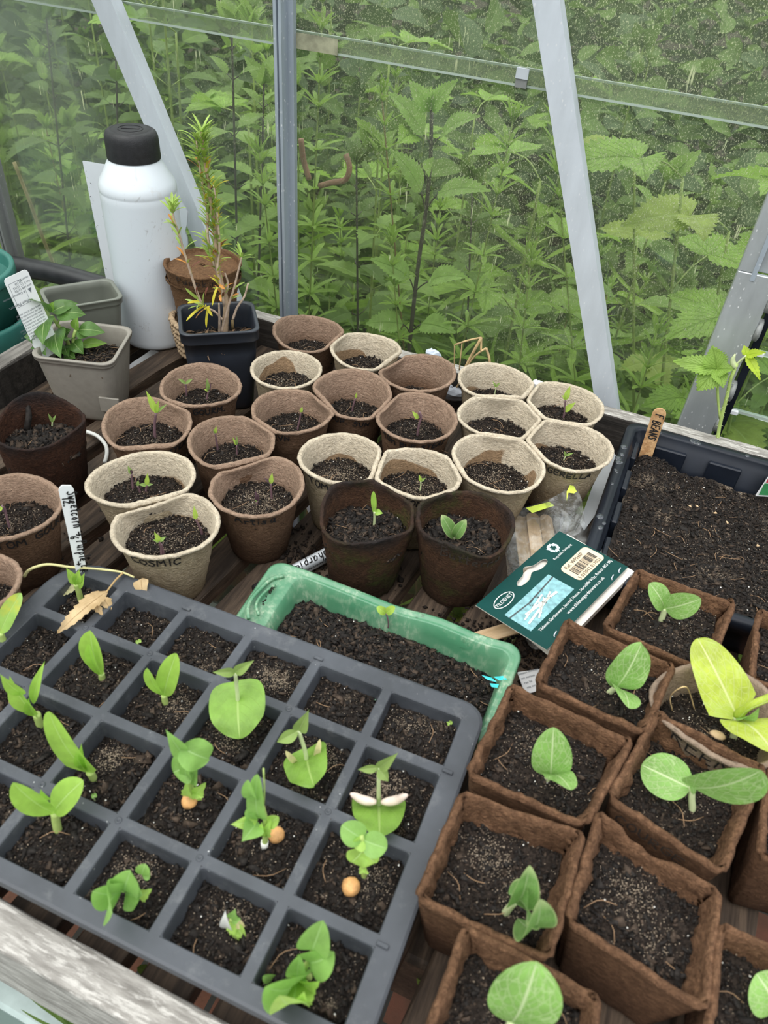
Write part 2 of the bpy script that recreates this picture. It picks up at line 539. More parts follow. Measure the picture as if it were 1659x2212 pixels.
STICK_OLD = wood('stained_birch_wood', (.62, .36, .16), (.70, .46, .24), (.40, .20, .08), 2, .65)

def alu(name, c=(.50, .53, .56), rough=.38, specks=.6, metal=.45):
    g = G(name); v = g.coord()
    n = g.noise(g.coord('Object', (1, 1, .2)), 60, 4, .6)
    col = g.mix(g.ramp(n, [(.35, 0), (.7, 1)]), tuple(k * .88 for k in c), c)
    ox = g.ramp(g.vor(g.coord('Object', (1, 1, .55)), 260), [(.12, 1), (.24, 0)])
    ox = g.math('MULTIPLY', ox, g.ramp(g.noise(v, 90, 3), [(.45, 0), (.6, specks)]))
    col = g.mix(ox, col, (.86, .86, .86))
    mt = g.math('SUBTRACT', metal, g.math('MULTIPLY', ox, metal * .9))
    return g.end(g.bsdf(color=col, rough=g.ramp(n, [(.3, rough), (.7, rough + .2)]), metal=mt, normal=g.bump(g.noise(v, 200, 4), .25, .0005)))
ALU = alu('aluminium', (.44, .50, .56), .36, .8, .3)
ALU_WHITE = alu('oxidised_aluminium', (.66, .71, .76), .5, .5, .15)
ALU_GREY = alu('scuffed_aluminium', (.50, .53, .54), .34, .9, .4)
ALU_DULL = alu('dull_aluminium', (.33, .34, .33), .5, .3)

def leaf_mat(name, c, vein=(.5, .6, .3), side=10.0, slant=2.2, veinw=.05, rough=.42, trans=.32, patch=None, tint=.25, spec=.4, net=0.0, edge=None, bumpd=.0006):
    """leaf blade: midrib and side veins drawn along the blade's own UVs, thin enough to let light through"""
    g = G(name)
    uv = g.coord('UV'); s = g.sep(uv); v = g.coord()
    au = g.math('ABSOLUTE', g.math('SUBTRACT', s['X'], .5))
    mid = g.ramp(au, [(0.012, 1), (.035, 0)])
    ph = g.math('SUBTRACT', g.math('MULTIPLY', s['Y'], side), g.math('MULTIPLY', au, side * slant * .5))
    fr = g.math('ABSOLUTE', g.math('SUBTRACT', g.math('FRACT', ph), .5))
    sv = g.ramp(fr, [(.0, 1), (veinw, .0)])
    vv = g.math('MAXIMUM', mid, g.math('MULTIPLY', sv, .75))
    if net:
        nt = g.n('TexVoronoi', feature='DISTANCE_TO_EDGE', Scale=9.0); g.put(nt.inputs['Vector'], uv)
        vv = g.math('MAXIMUM', vv, g.math('MULTIPLY', g.ramp(nt.outputs['Distance'], [(.0, 1), (.07, 0)]), net))
    n = g.noise(v, 70, 4, .6)
    r0 = g.n('ObjectInfo').outputs['Random']
    base = g.mix(g.ramp(n, [(.3, 0), (.7, 1)]), tuple(k * (1 - tint) for k in c), tuple(min(1, k * (1 + tint)) for k in c))
    base = g.mix(g.math('MULTIPLY', r0, .25), base, tuple(k * .72 for k in c))
    if patch:
        base = g.mix(g.ramp(g.noise(v, 45, 3, .6), [(.5, 0), (.6, .8)]), base, patch)
    if edge:
        base = g.mix(g.ramp(g.math('MAXIMUM', g.math('MULTIPLY', au, 2.0), s['Y']), [(edge[0], 0), (edge[1], 1)]), base, edge[2])
    col = g.mix(vv, base, vein)
    h = g.math('ADD', g.math('MULTIPLY', vv, -1.0), g.math('MULTIPLY', n, .5))
    sh = g.bsdf(color=col, rough=rough, spec=spec, normal=g.bump(h, .5, bumpd))
    tr = g.n('BsdfTranslucent', Color=g.mix(.5, col, tuple(min(1, k * 1.5) for k in c)))
    ms = g.n('MixShader'); ms.inputs[0].default_value = trans
    g.t.links.new(sh, ms.inputs[1]); g.t.links.new(tr.outputs[0], ms.inputs[2])
    return g.end(ms.outputs[0])

CORN = leaf_mat('sweetcorn_leaf', (0.415, 0.671, 0.110), (0.561, 0.805, 0.244), 0.01, 0, .0, .4, .4)
CORN_YEL = leaf_mat('yellowing_sweetcorn_leaf', (0.408, 0.660, 0.144), (0.552, 0.792, 0.240), 0.01, 0, .0, .4, .4, (.66, .66, .08))
BEAN = leaf_mat('runner_bean_leaf', (0.240, 0.432, 0.066), (0.396, 0.576, 0.156), 5, 2.4, .035, .45, .3, net=.15)
BEAN_OLIVE = leaf_mat('folded_bean_leaf', (0.300, 0.420, 0.120), (0.432, 0.528, 0.216), 5, 2.4, .035, .5, .3)
PEA = leaf_mat('pea_leaf', (0.310, 0.552, 0.132), (0.437, 0.667, 0.253), 6, 2.0, .03, .45, .35, net=.12)
PEA_LIGHT = leaf_mat('young_pea_leaf', (0.483, 0.736, 0.149), (0.575, 0.805, 0.287), 6, 2.0, .03, .45, .35)
SQUASH = leaf_mat('squash_leaf', (0.27, 0.5, 0.12), (0.62, 0.76, 0.4), 4.5, 2.6, .07, .5, .3, net=.6, spec=.3)
SQUASH_DARK = leaf_mat('grey_green_squash_leaf', (0.2, 0.38, 0.1), (0.46, 0.6, 0.3), 4.5, 2.6, .045, .5, .3, net=.3, edge=(.86, .98, (.55, .66, .30)))
SQUASH_YEL = leaf_mat('yellowed_squash_leaf', (0.56, 0.68, 0.085), (0.78, 0.84, 0.36), 5, 2.6, .07, .5, .35, (.56, .70, .14), net=.38)
TOM = leaf_mat('tomato_seed_leaf', (0.504, 0.720, 0.120), (0.600, 0.840, 0.240), 0.01, 0, 0, .4, .35)
TOM_DULL = leaf_mat('dull_tomato_seed_leaf', (0.300, 0.450, 0.125), (0.425, 0.575, 0.250), 0.01, 0, 0, .45, .3)
TOM_PURPLE = leaf_mat('purple_tomato_seed_leaf', (.13, .075, .095), (.2, .15, .15), 0.01, 0, 0, .5, .2)
PEPPER = leaf_mat('pepper_leaf', (0.105, 0.225, 0.045), (0.36, 0.5, 0.19), 5, 2.6, .05, .32, .28)
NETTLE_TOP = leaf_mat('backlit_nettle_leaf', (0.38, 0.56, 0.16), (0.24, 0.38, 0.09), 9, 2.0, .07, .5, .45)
PEPPER_LT = leaf_mat('young_pepper_leaf', (0.22, 0.4, 0.06), (0.42, 0.58, 0.2), 5, 2.6, .05, .35, .35)
ROSEM = leaf_mat('rosemary_needle', (0.391, 0.552, 0.115), (0.575, 0.713, 0.287), .01, 0, 0, .45, .2)
ROSEM_YEL = leaf_mat('yellow_rosemary_needle', (.72, .62, .05), (.8, .75, .2), .01, 0, 0, .45, .2)
ROSEM_ORG = leaf_mat('orange_rosemary_needle', (.62, .27, .06), (.7, .4, .15), .01, 0, 0, .5, .15)
ROSEM_RED = leaf_mat('withered_rosemary_needle', (.26, .09, .06), (.3, .15, .1), .01, 0, 0, .6, .1)
RASP = leaf_mat('raspberry_leaf', (0.3, 0.47, 0.085), (0.22, 0.36, 0.06), 7, 2.0, .10, .45, .4, bumpd=.0030)
RASP_LT = leaf_mat('young_raspberry_leaf', (.50, .66, .05), (.42, .56, .05), 7, 2.0, .10, .42, .4, bumpd=.0012)
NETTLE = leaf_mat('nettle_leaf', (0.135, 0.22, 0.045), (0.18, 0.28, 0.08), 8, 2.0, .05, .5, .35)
NETTLE_LT = leaf_mat('pale_nettle_leaf', (0.27, 0.405, 0.095), (0.34, 0.48, 0.15), 8, 2.0, .05, .5, .4)
CLEAVER = leaf_mat('cleavers_leaf', (0.31, 0.47, 0.085), (0.38, 0.54, 0.14), .01, 0, 0, .5, .4)
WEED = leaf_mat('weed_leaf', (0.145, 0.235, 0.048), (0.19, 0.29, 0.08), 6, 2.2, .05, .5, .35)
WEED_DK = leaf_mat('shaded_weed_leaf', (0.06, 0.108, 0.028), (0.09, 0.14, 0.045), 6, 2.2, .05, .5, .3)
WEED_YEL = leaf_mat('lime_weed_leaf', (0.36, 0.45, 0.1), (0.4, 0.5, 0.15), 6, 2.2, .05, .5, .4)
DRYLEAF = leaf_mat('withered_leaf', (0.660, 0.484, 0.275), (0.396, 0.253, 0.121), 7, 2.4, .06, .7, .2, (.52, .36, .18), spec=.2)
DRYLEAF_GR = leaf_mat('pale_withered_leaf', (.52, .50, .27), (.4, .36, .18), 7, 2.4, .05, .7, .2, spec=.2)
STRAW = plain('dry_straw', (.56, .40, .20), .7, var=.35, scale=80)
STALK_GR = plain('green_stalk', (.42, .55, .16), .5, var=.2)
STALK_PALE = plain('pale_green_stalk', (.58, .66, .36), .5, var=.15)
STALK_DRY = plain('dry_stalk', (.60, .55, .26), .6, var=.2)
STALK_PURP = plain('purple_stalk', (.17, .10, .115), .5, var=.3)
STALK_NET = plain('dark_nettle_stalk', (.075, .060, .062), .55, var=.3)
STALK_WEED = plain('weed_stalk', (.26, .34, .09), .55, var=.25)
STALK_BROWN = plain('brown_stalk', (.25, .18, .08), .6, var=.3)
TWIG = plain('woody_twig', (.40, .29, .19), .75, var=.35, scale=150, bump=.6)
TWIG_PALE = plain('pale_rosemary_twig', (.55, .42, .32), .7, var=.3, scale=150, bump=.4)
BEAN_COT = plain('pinkish_white_seed_leaf', (.72, .58, .50), .55, var=.25, scale=120)
BEAN_COT_YEL = plain('yellowish_seed_leaf', (.66, .58, .30), .55, var=.25, scale=120)
PEASEED = plain('orange_wrinkled_pea', (.66, .35, .13), .6, var=.35, scale=160, bump=.8)
PEAROOT = plain('white_shoot_base', (.80, .80, .74), .5, var=.08)

def tray_mat():
    g = G('blue_grey_tray_plastic'); v = g.coord()
    n = g.noise(v, 14, 5, .65); n2 = g.noise(v, 240, 4, .6)
    c = g.mix(g.ramp(n, [(.35, 0), (.7, 1)]), (.042, .046, .054), (.080, .087, .101))
    c = g.mix(g.ramp(g.noise(v, 40, 6, .75), [(.55, 0), (.75, .45)]), c, (.19, .195, .20))
    sp = g.math('MULTIPLY', g.ramp(g.vor(v, 170), [(.05, 1), (.10, 0)]), g.ramp(g.noise(v, 30, 2), [(.55, 0), (.62, .9)]))
    c = g.mix(sp, c, (.6, .6, .6))
    return g.end(g.bsdf(color=c, rough=g.ramp(n, [(.3, .38), (.7, .62)]), spec=.45, normal=g.bump(n2, .15, .0005)))
TRAY = tray_mat()
BLACKP = plain('black_glossy_plastic', (.010, .013, .020), .36, spec=.28, var=.3, scale=25)
NAVYP = plain('blue_black_plastic', (.028, .033, .044), .36, spec=.5, var=.25, scale=25)
TAUPE = plain('taupe_plastic', (.30, .275, .235), .5, spec=.4, var=.08, scale=140)
SAGE = plain('grey_green_plastic', (.20, .21, .175), .42, spec=.45, var=.12, scale=30)
TEAL = plain('teal_plastic', (.045, .20, .165), .42, spec=.45, var=.15, scale=40)
WHITEP = plain('white_plastic', (.82, .86, .90), .38, spec=.5, var=.03, scale=20)
LABELW = plain('white_label_plastic', (.88, .90, .90), .4, spec=.45, var=.03, scale=30)
CAPBLK = plain('black_ribbed_plastic', (.022, .022, .024), .5, spec=.45, var=.25, scale=200, bump=.4)
PIPE = plain('black_pipe_plastic', (.030, .030, .034), .42, spec=.5, var=.35, scale=60)
INK = plain('marker_ink', (.014, .013, .014), .6, var=.1)
INK_BROWN = plain('faded_marker_ink', (.030, .020, .015), .7, var=.1)
PRINT = plain('black_print', (.03, .03, .03), .6, var=.1)
GREYPRINT = plain('grey_print', (.16, .18, .20), .6, var=.1)
WHITEPRINT = plain('white_print', (.82, .84, .82), .6, var=.05)
CARD = plain('dark_green_card', (.004, .050, .044), .55, spec=.2, var=.12, scale=40)
CARDEDGE = plain('paper_edge', (.75, .70, .62), .7, var=.1)
CREAMLAB = plain('cream_barcode_panel', (.78, .62, .42), .6, var=.12, scale=20)
PICTEAL = plain('teal_printed_picture', (.22, .43, .46), .6, var=.30, scale=240)
PICSTICK = plain('printed_white_sticks', (.86, .84, .76), .6, var=.1)
PICDARK = plain('printed_dark_lines', (.06, .07, .07), .6, var=.1)
LIME = plain('lime_printed_strip', (.60, .74, .10), .5, var=.1)
PAPER = plain('grey_white_paper', (.62, .64, .66), .7, var=.06)
PAPERW = plain('white_paper', (.82, .82, .82), .7, var=.05)
ROPE = plain('jute_rope', (.52, .38, .24), .85, var=.35, scale=200, bump=.8)
CABLE = plain('white_cable', (.78, .78, .74), .4, var=.05)
BRICK = plain('red_brick', (.34, .12, .07), .85, var=.35, scale=70, bump=.7)
EARTH = soil_mat('outdoor_earth', (.02, .016, .010), (.07, .055, .034))
RED = plain('red_print', (.55, .06, .08), .5, var=.2, scale=200)
GREENPRINT = plain('green_print', (.05, .28, .10), .5, var=.2, scale=120)

def greentray_mat():
    g = G('green_translucent_plastic'); v = g.coord(); s = g.sep(v)
    n = g.noise(v, 22, 4, .6); n2 = g.noise(g.coord('Object', (1, 1, .35)), 240, 4, .7)
    c = g.mix(g.ramp(n, [(.35, 0), (.7, 1)]), (.09, .285, .155), (.20, .41, .25))
    scum = g.math('MULTIPLY', g.ramp(n2, [(.45, 0), (.62, .7)]), g.ramp(g.noise(v, 45, 3), [(.42, 0), (.6, 1)]))
    c = g.mix(scum, c, (.52, .64, .46))
    c = g.mix(g.ramp(g.noise(v, 55, 4, .7), [(.64, 0), (.72, .8)]), c, (.03, .035, .018))
    sh = g.bsdf(color=c, rough=.28, spec=.5)
    tr = g.n('BsdfTranslucent', Color=(.2, .6, .35, 1))
    ms = g.n('MixShader'); ms.inputs[0].default_value = .25
    g.t.links.new(sh, ms.inputs[1]); g.t.links.new(tr.outputs[0], ms.inputs[2])
    return g.end(ms.outputs[0])
GREENP = greentray_mat()
TURQ = plain('turquoise_paint', (.03, .55, .56), .35, var=.2, scale=200)

def bottle_mat():
    g = G('white_bottle_plastic'); v = g.coord()
    c = g.mix(g.ramp(g.noise(v, 9, 3), [(.4, 0), (.7, 1)]), (.76, .82, .87), (.84, .88, .91))
    sc = g.math('MULTIPLY', g.ramp(g.noise(g.coord('Object', (1, 1, .5), (0, .5, 0)), 60, 6, .8, 1.5), [(.60, 0), (.66, .55)]),
                g.ramp(g.noise(v, 18, 2), [(.44, 0), (.56, 1)]))
    c = g.mix(sc, c, (.34, .33, .32))
    c = g.mix(g.ramp(g.noise(v, 30, 5, .7), [(.62, 0), (.74, .45)]), c, (.62, .60, .55))
    return g.end(g.bsdf(color=c, rough=.36, spec=.45))
BOTTLE = bottle_mat()

def glass_mat(name, haze, speck, tint):
    """thin pane under dust, algae and run marks"""
    g = G(name); v = g.coord(); s = g.sep(v)
    n1 = g.noise(v, 4.5, 4, .6); n2 = g.noise(v, 22, 5, .65)
    # dirt is thickest towards the right end and top of this wall, under the eaves
    zone = g.math('ADD', g.math('MULTIPLY', g.math('ADD', s['X'], .62), .55), g.math('MULTIPLY', g.math('SUBTRACT', s['Z'], .85), .9))
    zone = g.math('ADD', g.math('MULTIPLY', zone, 1.0), g.math('MULTIPLY', g.math('SUBTRACT', n1, .5), 1.1))
    zf = g.ramp(zone, [(.12, 0.10), (.60, 1.0)])
    sp1 = g.ramp(g.noise(g.coord('Object', (1, 1, .7), (0, .4, 0)), 620, 3, .75), [(.56, 0), (.64, 1)])
    sp2 = g.ramp(g.vor(g.coord('Object', (1, 1, .45)), 150), [(.07, 1), (.13, 0)])
    run = g.ramp(g.noise(g.coord('Object', (1, 1, .07), (0, .06, 0)), 210, 3, .6), [(.65, 0), (.69, 1)])
    run = g.math('MULTIPLY', run, g.ramp(g.noise(v, 34, 2), [(.54, 0), (.60, 1)]))
    d = g.math('MULTIPLY', g.math('MULTIPLY', sp1, zf), speck * 2.0, True)
    d = g.math('MAXIMUM', d, g.math('MULTIPLY', g.math('MULTIPLY', sp2, g.ramp(n2, [(.5, 0), (.6, 1)])), .55))
    d = g.math('MAXIMUM', d, g.math('MULTIPLY', run, .75))
    hz = g.math('MULTIPLY', g.math('ADD', g.math('MULTIPLY', g.ramp(n2, [(.3, .45), (.75, 1)]), .6), g.math('MULTIPLY', zf, .55)), haze)
    d = g.math('MAXIMUM', d, hz, True)
    hot = g.math('MAXIMUM', sp1, run)
    dif = g.n('BsdfDiffuse', Color=g.mix(hot, (.55, .60, .44), (.88, .92, .58)))
    trl = g.n('BsdfTranslucent', Color=g.mix(hot, (.50, .58, .38), (.88, .92, .56)))
    dm = g.n('MixShader'); dm.inputs[0].default_value = .5
    g.t.links.new(dif.outputs[0], dm.inputs[1]); g.t.links.new(trl.outputs[0], dm.inputs[2])
    tp = g.n('BsdfTransparent', Color=(*tint, 1))
    gl = g.n('BsdfGlossy', Roughness=.04, Color=(1, 1, 1, 1))
    fr = g.n('Fresnel', IOR=1.45)
    m1 = g.n('MixShader'); g.t.links.new(g.math('MULTIPLY', fr.outputs[0], .5), m1.inputs[0])
    g.t.links.new(tp.outputs[0], m1.inputs[1]); g.t.links.new(gl.outputs[0], m1.inputs[2])
    m2 = g.n('MixShader'); g.t.links.new(d, m2.inputs[0])
    g.t.links.new(m1.outputs[0], m2.inputs[1]); g.t.links.new(dm.outputs[0], m2.inputs[2])
    return g.end(m2.outputs[0])
GLASS = glass_mat('dusty_glass', .075, .42, (.965, .985, .955))
GLASS_LAP = glass_mat('dusty_lapped_glass', .11, .40, (.965, .985, .955))
LAPFILM = glass_mat('grimy_lap', .42, .25, (.97, .985, .97))
GLASS_CLEAN = glass_mat('thin_louvre_glass', .08, .15, (.93, .98, .95))
def rimglass():
    g = G('glass_edge')
    return g.end(g.bsdf(color=(.42, .50, .43), rough=.25, spec=.6))
GLASS_EDGE = rimglass()
def film_mat():
    g = G('clear_plastic_film'); v = g.coord()
    n = g.noise(v, 55, 4, .6, 1.0)
    tp = g.n('BsdfTransparent', Color=(.94, .95, .95, 1))
    gl = g.n('BsdfGlossy', Roughness=.12, Normal=g.bump(n, .6, .004))
    df = g.n('BsdfDiffuse', Color=(.80, .82, .80, 1))
    lw = g.n('LayerWeight', Blend=.32, Normal=g.bump(n, .6, .004))
    m1 = g.n('MixShader'); g.t.links.new(g.math('MULTIPLY', lw.outputs['Facing'], .55), m1.inputs[0])
    g.t.links.new(tp.outputs[0], m1.inputs[1]); g.t.links.new(gl.outputs[0], m1.inputs[2])
    m2 = g.n('MixShader'); g.t.links.new(g.ramp(n, [(.46, .03), (.70, .26)]), m2.inputs[0])
    g.t.links.new(m1.outputs[0], m2.inputs[1]); g.t.links.new(df.outputs[0], m2.inputs[2])
    return g.end(m2.outputs[0])
FILM = film_mat()
# ------------------------------------------------------------------ the setting
BZ = 0.75            # top of the bench slats
GY = 0.85            # plane of the glass wall

def struct(o):
    o['kind'] = 'structure'
    return o

m = MB(); g0 = np.linspace(0, 1, 60)
X, Y = np.meshgrid(-12 + 20 * g0, GY + .03 + 14 * g0 ** 1.6)
Zg = np.array([[.03 * nz(a * 1.3, b * 1.3) for a, b in zip(r, q)] for r, q in zip(X, Y)]) - .03
m.add(np.stack([X, Y, Zg], -1).reshape(-1, 3), grid_faces(60, 60))
struct(m.build('ground', EARTH))

def brick_floor():
    g = G('brick_paving'); v = g.coord()
    b = g.n('TexBrick', Vector=v, Scale=4.4, **{'Mortar Size': .02})
    g.put(b.inputs['Color1'], (.30, .11, .065)); g.put(b.inputs['Color2'], (.22, .085, .055)); g.put(b.inputs['Mortar'], (.06, .055, .05))
    c = g.mix(g.ramp(g.noise(v, 12, 5), [(.4, 0), (.7, .7)]), b.outputs['Color'], (.05, .045, .03))
    return g.end(g.bsdf(color=c, rough=.9, normal=g.bump(g.noise(v, 90, 4), .5, .002)))
m = MB(); box(m, (-1.4, -1.2, -.05), (1.4, GY + .02, 0.0))
struct(m.build('floor', brick_floor()))

# dwarf sill that carries the glass wall
m = MB(); box(m, (-1.0, GY - .025, 0.0), (.9, GY + .03, .045), 0, .004)
struct(m.build('trim_1', ALU_DULL))

# glass panes: two lower, two upper lapping over them in front of the lower edge
def pane(name, x0, x1, z0, z1, y, mt):
    m = MB(); box(m, (x0, y, z0), (x1, y + .0028, z1))
    return struct(m.build(name, mt, None, False))
PX = [(-.935, -.466), (-.464, .066)]
k = 1
for (a, b) in PX:
    w = pane('window_%d' % k, a, b, .045, 1.093, GY, GLASS); k += 1
    e = MB(); box(e, (a, GY - .0006, 1.0918), (b, GY + .0032, 1.0937)); e.build('glass_edge', GLASS_EDGE, w, False)
    w = pane('window_%d' % k, a, b, 1.078, 1.95, GY - .0046, GLASS_LAP); k += 1
    e = MB(); box(e, (a, GY - .0050, 1.0772), (b, GY - .0016, 1.0790)); e.build('glass_edge', GLASS_EDGE, w, False)
    e = MB(); box(e, (a, GY - .0012, 1.0795), (b, GY - .0008, 1.0915)); e.build('lap_film', LAPFILM, w, False)
m = MB(); box(m, (-.952, -1.0, .05), (-.949, GY - .02, 1.9))
struct(m.build('window_5', GLASS, None, False))
m = MB(); box(m, (-.470, GY - .0068, 1.0775), (-.40, GY - .0062, 1.0925))
o = m.build('lap_strip', plain('grimy_lap_film', (.30, .30, .20), .6, var=.5, scale=60), bpy.data.objects['window_4'], False)

# aluminium glazing bars, corner post, louvre post
def bar_profile(name, p0, p1, w, d, y, mt, lip=.35):
    """an extruded T-section glazing bar lying against the glass, from p0 to p1 in the wall plane"""
    p0 = np.array([p0[0], y, p0[1]]); p1 = np.array([p1[0], y, p1[1]])
    t = unit(p1 - p0); s = unit(np.cross([0, 1, 0], t)); n = np.array([0, 1.0, 0])
    if s[0] < 0: s = -s
    h = w / 2
    prof = [(-h, 0), (-h, -d * lip), (-h * .45, -d * lip), (-h * .38, -d), (-h * .10, -d), (-h * .06, -d * .80), (h * .06, -d * .80), (h * .10, -d), (h * .38, -d), (h * .45, -d * lip), (h, -d * lip), (h, 0)]
    m = MB()
    loft(m, [np.array([p + s * a + n * b for a, b in prof]) for p in (p0, p1)], 0, True, True)
    return struct(m.build(name, mt, None, False))
bar_profile('trim_2', (-.4585, .045), (-.4645, 1.95), .0245, .020, GY - .006, ALU)
bar_profile('trim_3', (-.932, .045), (-.937, 1.95), .026, .022, GY - .006, ALU_DULL, .5)
# flat diagonal braces, an angle section: a broad face and a turned-back edge
def brace(name, p0, p1, w, mt):
    p0 = np.array([p0[0], GY - .024, p0[1]]); p1 = np.array([p1[0], GY - .024, p1[1]])
    t = unit(p1 - p0); n = np.array([0, 1.0, 0]); s = unit(np.cross(n, t)); h = w / 2
    if s[0] < 0: s = -s
    prof = [(-h, -.002), (-h, .0), (h - .002, .0), (h - .002, .016), (h, .016), (h, -.002)]
    m = MB()
    loft(m, [np.array([p + s * a + n * b for a, b in prof]) for p in (p0, p1)], 0, True, True)
    return struct(m.build(name, mt, None, False))
brace('trim_4', (-1.03, 1.90), (-.37, .35), .0265, ALU_WHITE)
brace('trim_5', (-.487, 1.90), (.145, .35), .0245, ALU_WHITE)
# louvre post: flat plate, a channel in its upper half, pivot discs, glass blades
m = MB()
box(m, (.060, GY - .022, .045), (.098, GY - .016, .952), 0, .0008)
box(m, (.060, GY - .021, .952), (.076, GY - .016, 1.60), 0, .0008)
box(m, (.0755, GY - .013, .952), (.098, GY - .009, 1.60), 0, .0005)
box(m, (.0605, GY - .014, .045), (.064, GY + .004, 1.60))
post = struct(m.build('trim_6', ALU_GREY, None, False))
m = MB(); box(m, (.0735, GY - .0225, .945), (.078, GY - .0155, 1.60)); m.build('channel_lip', ALU, post, False)
m = MB()
for z in (.776, .818, .893, .925, .99):
    c = np.array([.099, GY - .012, z]); th = np.linspace(0, 2 * PI, 17)[:-1]
    loft(m, [np.stack([np.full(16, c[0] + dx), c[1] + .012 * r * np.cos(th), c[2] + .012 * r * np.sin(th)], 1) for dx, r in ((-.001, 1), (.004, 1), (.005, .8))], 0, True, True)
m.build('pivot_disc', ALU_DULL, post)
m = MB(); box(m, (.102, GY - .008, .045), (.110, GY + .014, 1.60)); m.build('louvre_channel', BLACKP, post, False)
for i, z in enumerate((.715, .790, .865, .940, 1.015)):
    m = MB(); a = math.radians(14)
    box(m, (.112, GY - .002, z - .079), (.62, GY + .0015, z), 0, 0)
    o = struct(m.build('window_%d' % (6 + i), GLASS_CLEAN, None, False))
    m = MB(); box(m, (.112, GY - .0026, z - .0022), (.62, GY + .0021, z + .0012)); m.build('glass_edge', GLASS_EDGE, o, False)
    m = MB(); box(m, (.098, GY - .006, z - .004), (.118, GY - .001, z + .0015), 0, .0008); m.build('blade_clip', LABELW, o, False)

# square clip folded over the lap of the panes
t = thing('glazing_clip', 'small square aluminium clip holding the lapped panes together', 'clip', (-.197, GY - .006, 1.078))
m = MB(); box(m, (-.2035, GY - .0085, 1.0845), (-.1905, GY - .0072, 1.0945), 0, .0003); m.build('front_tab', ALU_WHITE, t, False)
m = MB(); box(m, (-.2030, GY - .0072, 1.0765), (-.1910, GY - .0054, 1.0850), 0, .0003); m.build('hook', ALU_DULL, t, False)

# black pipe along the foot of the wall
m = MB(); tube(m, curve([(-1.02, .80, .727), (-.83, .80, .751), (-.60, .802, .742), (-.30, .806, .70), (.4, .806, .66)], 26), .0145, 14)
tag(m.build('water_pipe', PIPE), 'black plastic pipe running along the glass behind the bench', 'pipe')

# ------------------------------------------------------------------ slatted bench
bench = thing('slatted_bench', 'weathered slatted timber bench that carries all the pots and trays', 'bench', (-.1, .43, 0))
def plank(name, lo, hi, mt, rough=.0012, seed=0, shear=0.0, nseg=26, axis=0, side=None):
    """a sawn board with worn edges: chamfered section carried along its length with small wavering"""
    lo = np.array(lo, float); hi = np.array(hi, float); m = MB()
    a, b = [k for k in (0, 1, 2) if k != axis]
    ca, cb = (lo[a] + hi[a]) / 2, (lo[b] + hi[b]) / 2
    ha, hb = (hi[a] - lo[a]) / 2, (hi[b] - lo[b]) / 2
    c = min(ha, hb) * .22
    prof = np.array([(-ha, -hb + c), (-ha + c, -hb), (ha - c, -hb), (ha, -hb + c), (ha, hb - c), (ha - c * .4, hb - c * .3), (ha - c, hb), (0, hb), (-ha + c, hb), (-ha + c * .4, hb - c * .3), (-ha, hb - c)])
    rings = []
    for i, s in enumerate(np.linspace(lo[axis], hi[axis], nseg)):
        r = np.zeros((len(prof), 3)); r[:, axis] = s
        dv = np.array([[rough * nz(s * 30 + seed, k * 1.3, seed), rough * nz(s * 30, k * 2.1, seed + 5)] for k in range(len(prof))])
        r[:, a] = ca + prof[:, 0] + dv[:, 0]; r[:, b] = cb + prof[:, 1] + dv[:, 1]
        if shear: r[:, 0] += (s - .43) * shear
        rings.append(r)
    if axis == 1: rings = [q[::-1] for q in rings]
    loft(m, rings, 0, True, True)
    if side is not None:            # upright faces take this darker wood, the top keeps the pale one
        f, _ = m.f[0]
        np_ = len(prof); top = np.isin(f[:, 0] % np_, (5, 6, 7, 8)) if axis != 1 else np.isin(f[:, 0] % np_, (1, 2, 3, 4))
        m.f[0] = (f[top], 0); m.f.append((f[~top], 1)); mt = [mt, side]
    return m.build(name, mt, bench, False, org=((lo + hi) / 2))
plank('back_rail', (-.685, .7705, .69), (.62, .790, .787), RAIL_WOOD, .0016, 3, nseg=60, side=DARK_WOOD)
plank('side_rail', (-.668, .10, .69), (-.643, .7700, .789), RAIL_WOOD_Y, .0016, 8, nseg=40, axis=1, side=DARK_WOOD)
plank('front_rail', (-.685, .0745, .69), (.62, .0965, .7745), RAIL_WOOD, .0010, 12, nseg=60)
xc = -.272 + .0235
k = 0
for i in range(-8, 19):
    x = xc + .047 * i + RNG.uniform(-.0015, .0015)
    w = .0165 + RNG.uniform(-.001, .0012)
    if x - w - .04 < -.640: continue
    dz = RNG.uniform(-.0012, .0004)
    plank('slat', (x - w, .0975, .730 + dz), (x + w, .7695, BZ + dz), SLAT_WOOD, .0011, i * 7.3, .10, 30, 1); k += 1
plank('slat', (-.6405, .0975, .730), (-.616, .7695, BZ - .001), SLAT_WOOD, .0011, 99, .02, 30, 1)
plank('crossbar', (-.64, .18, .66), (.60, .22, .7285), SLAT_WOOD, .001, 40, nseg=10)
plank('crossbar', (-.64, .62, .66), (.60, .66, .7285), SLAT_WOOD, .001, 50, nseg=10)
for x in (-.62, .57):
    for y in (.12, .72):
        m = MB(); box(m, (x - .02, y - .02, 0), (x + .02, y + .02, .66), 0, .003); m.build('leg', SLAT_WOOD, bench, False)
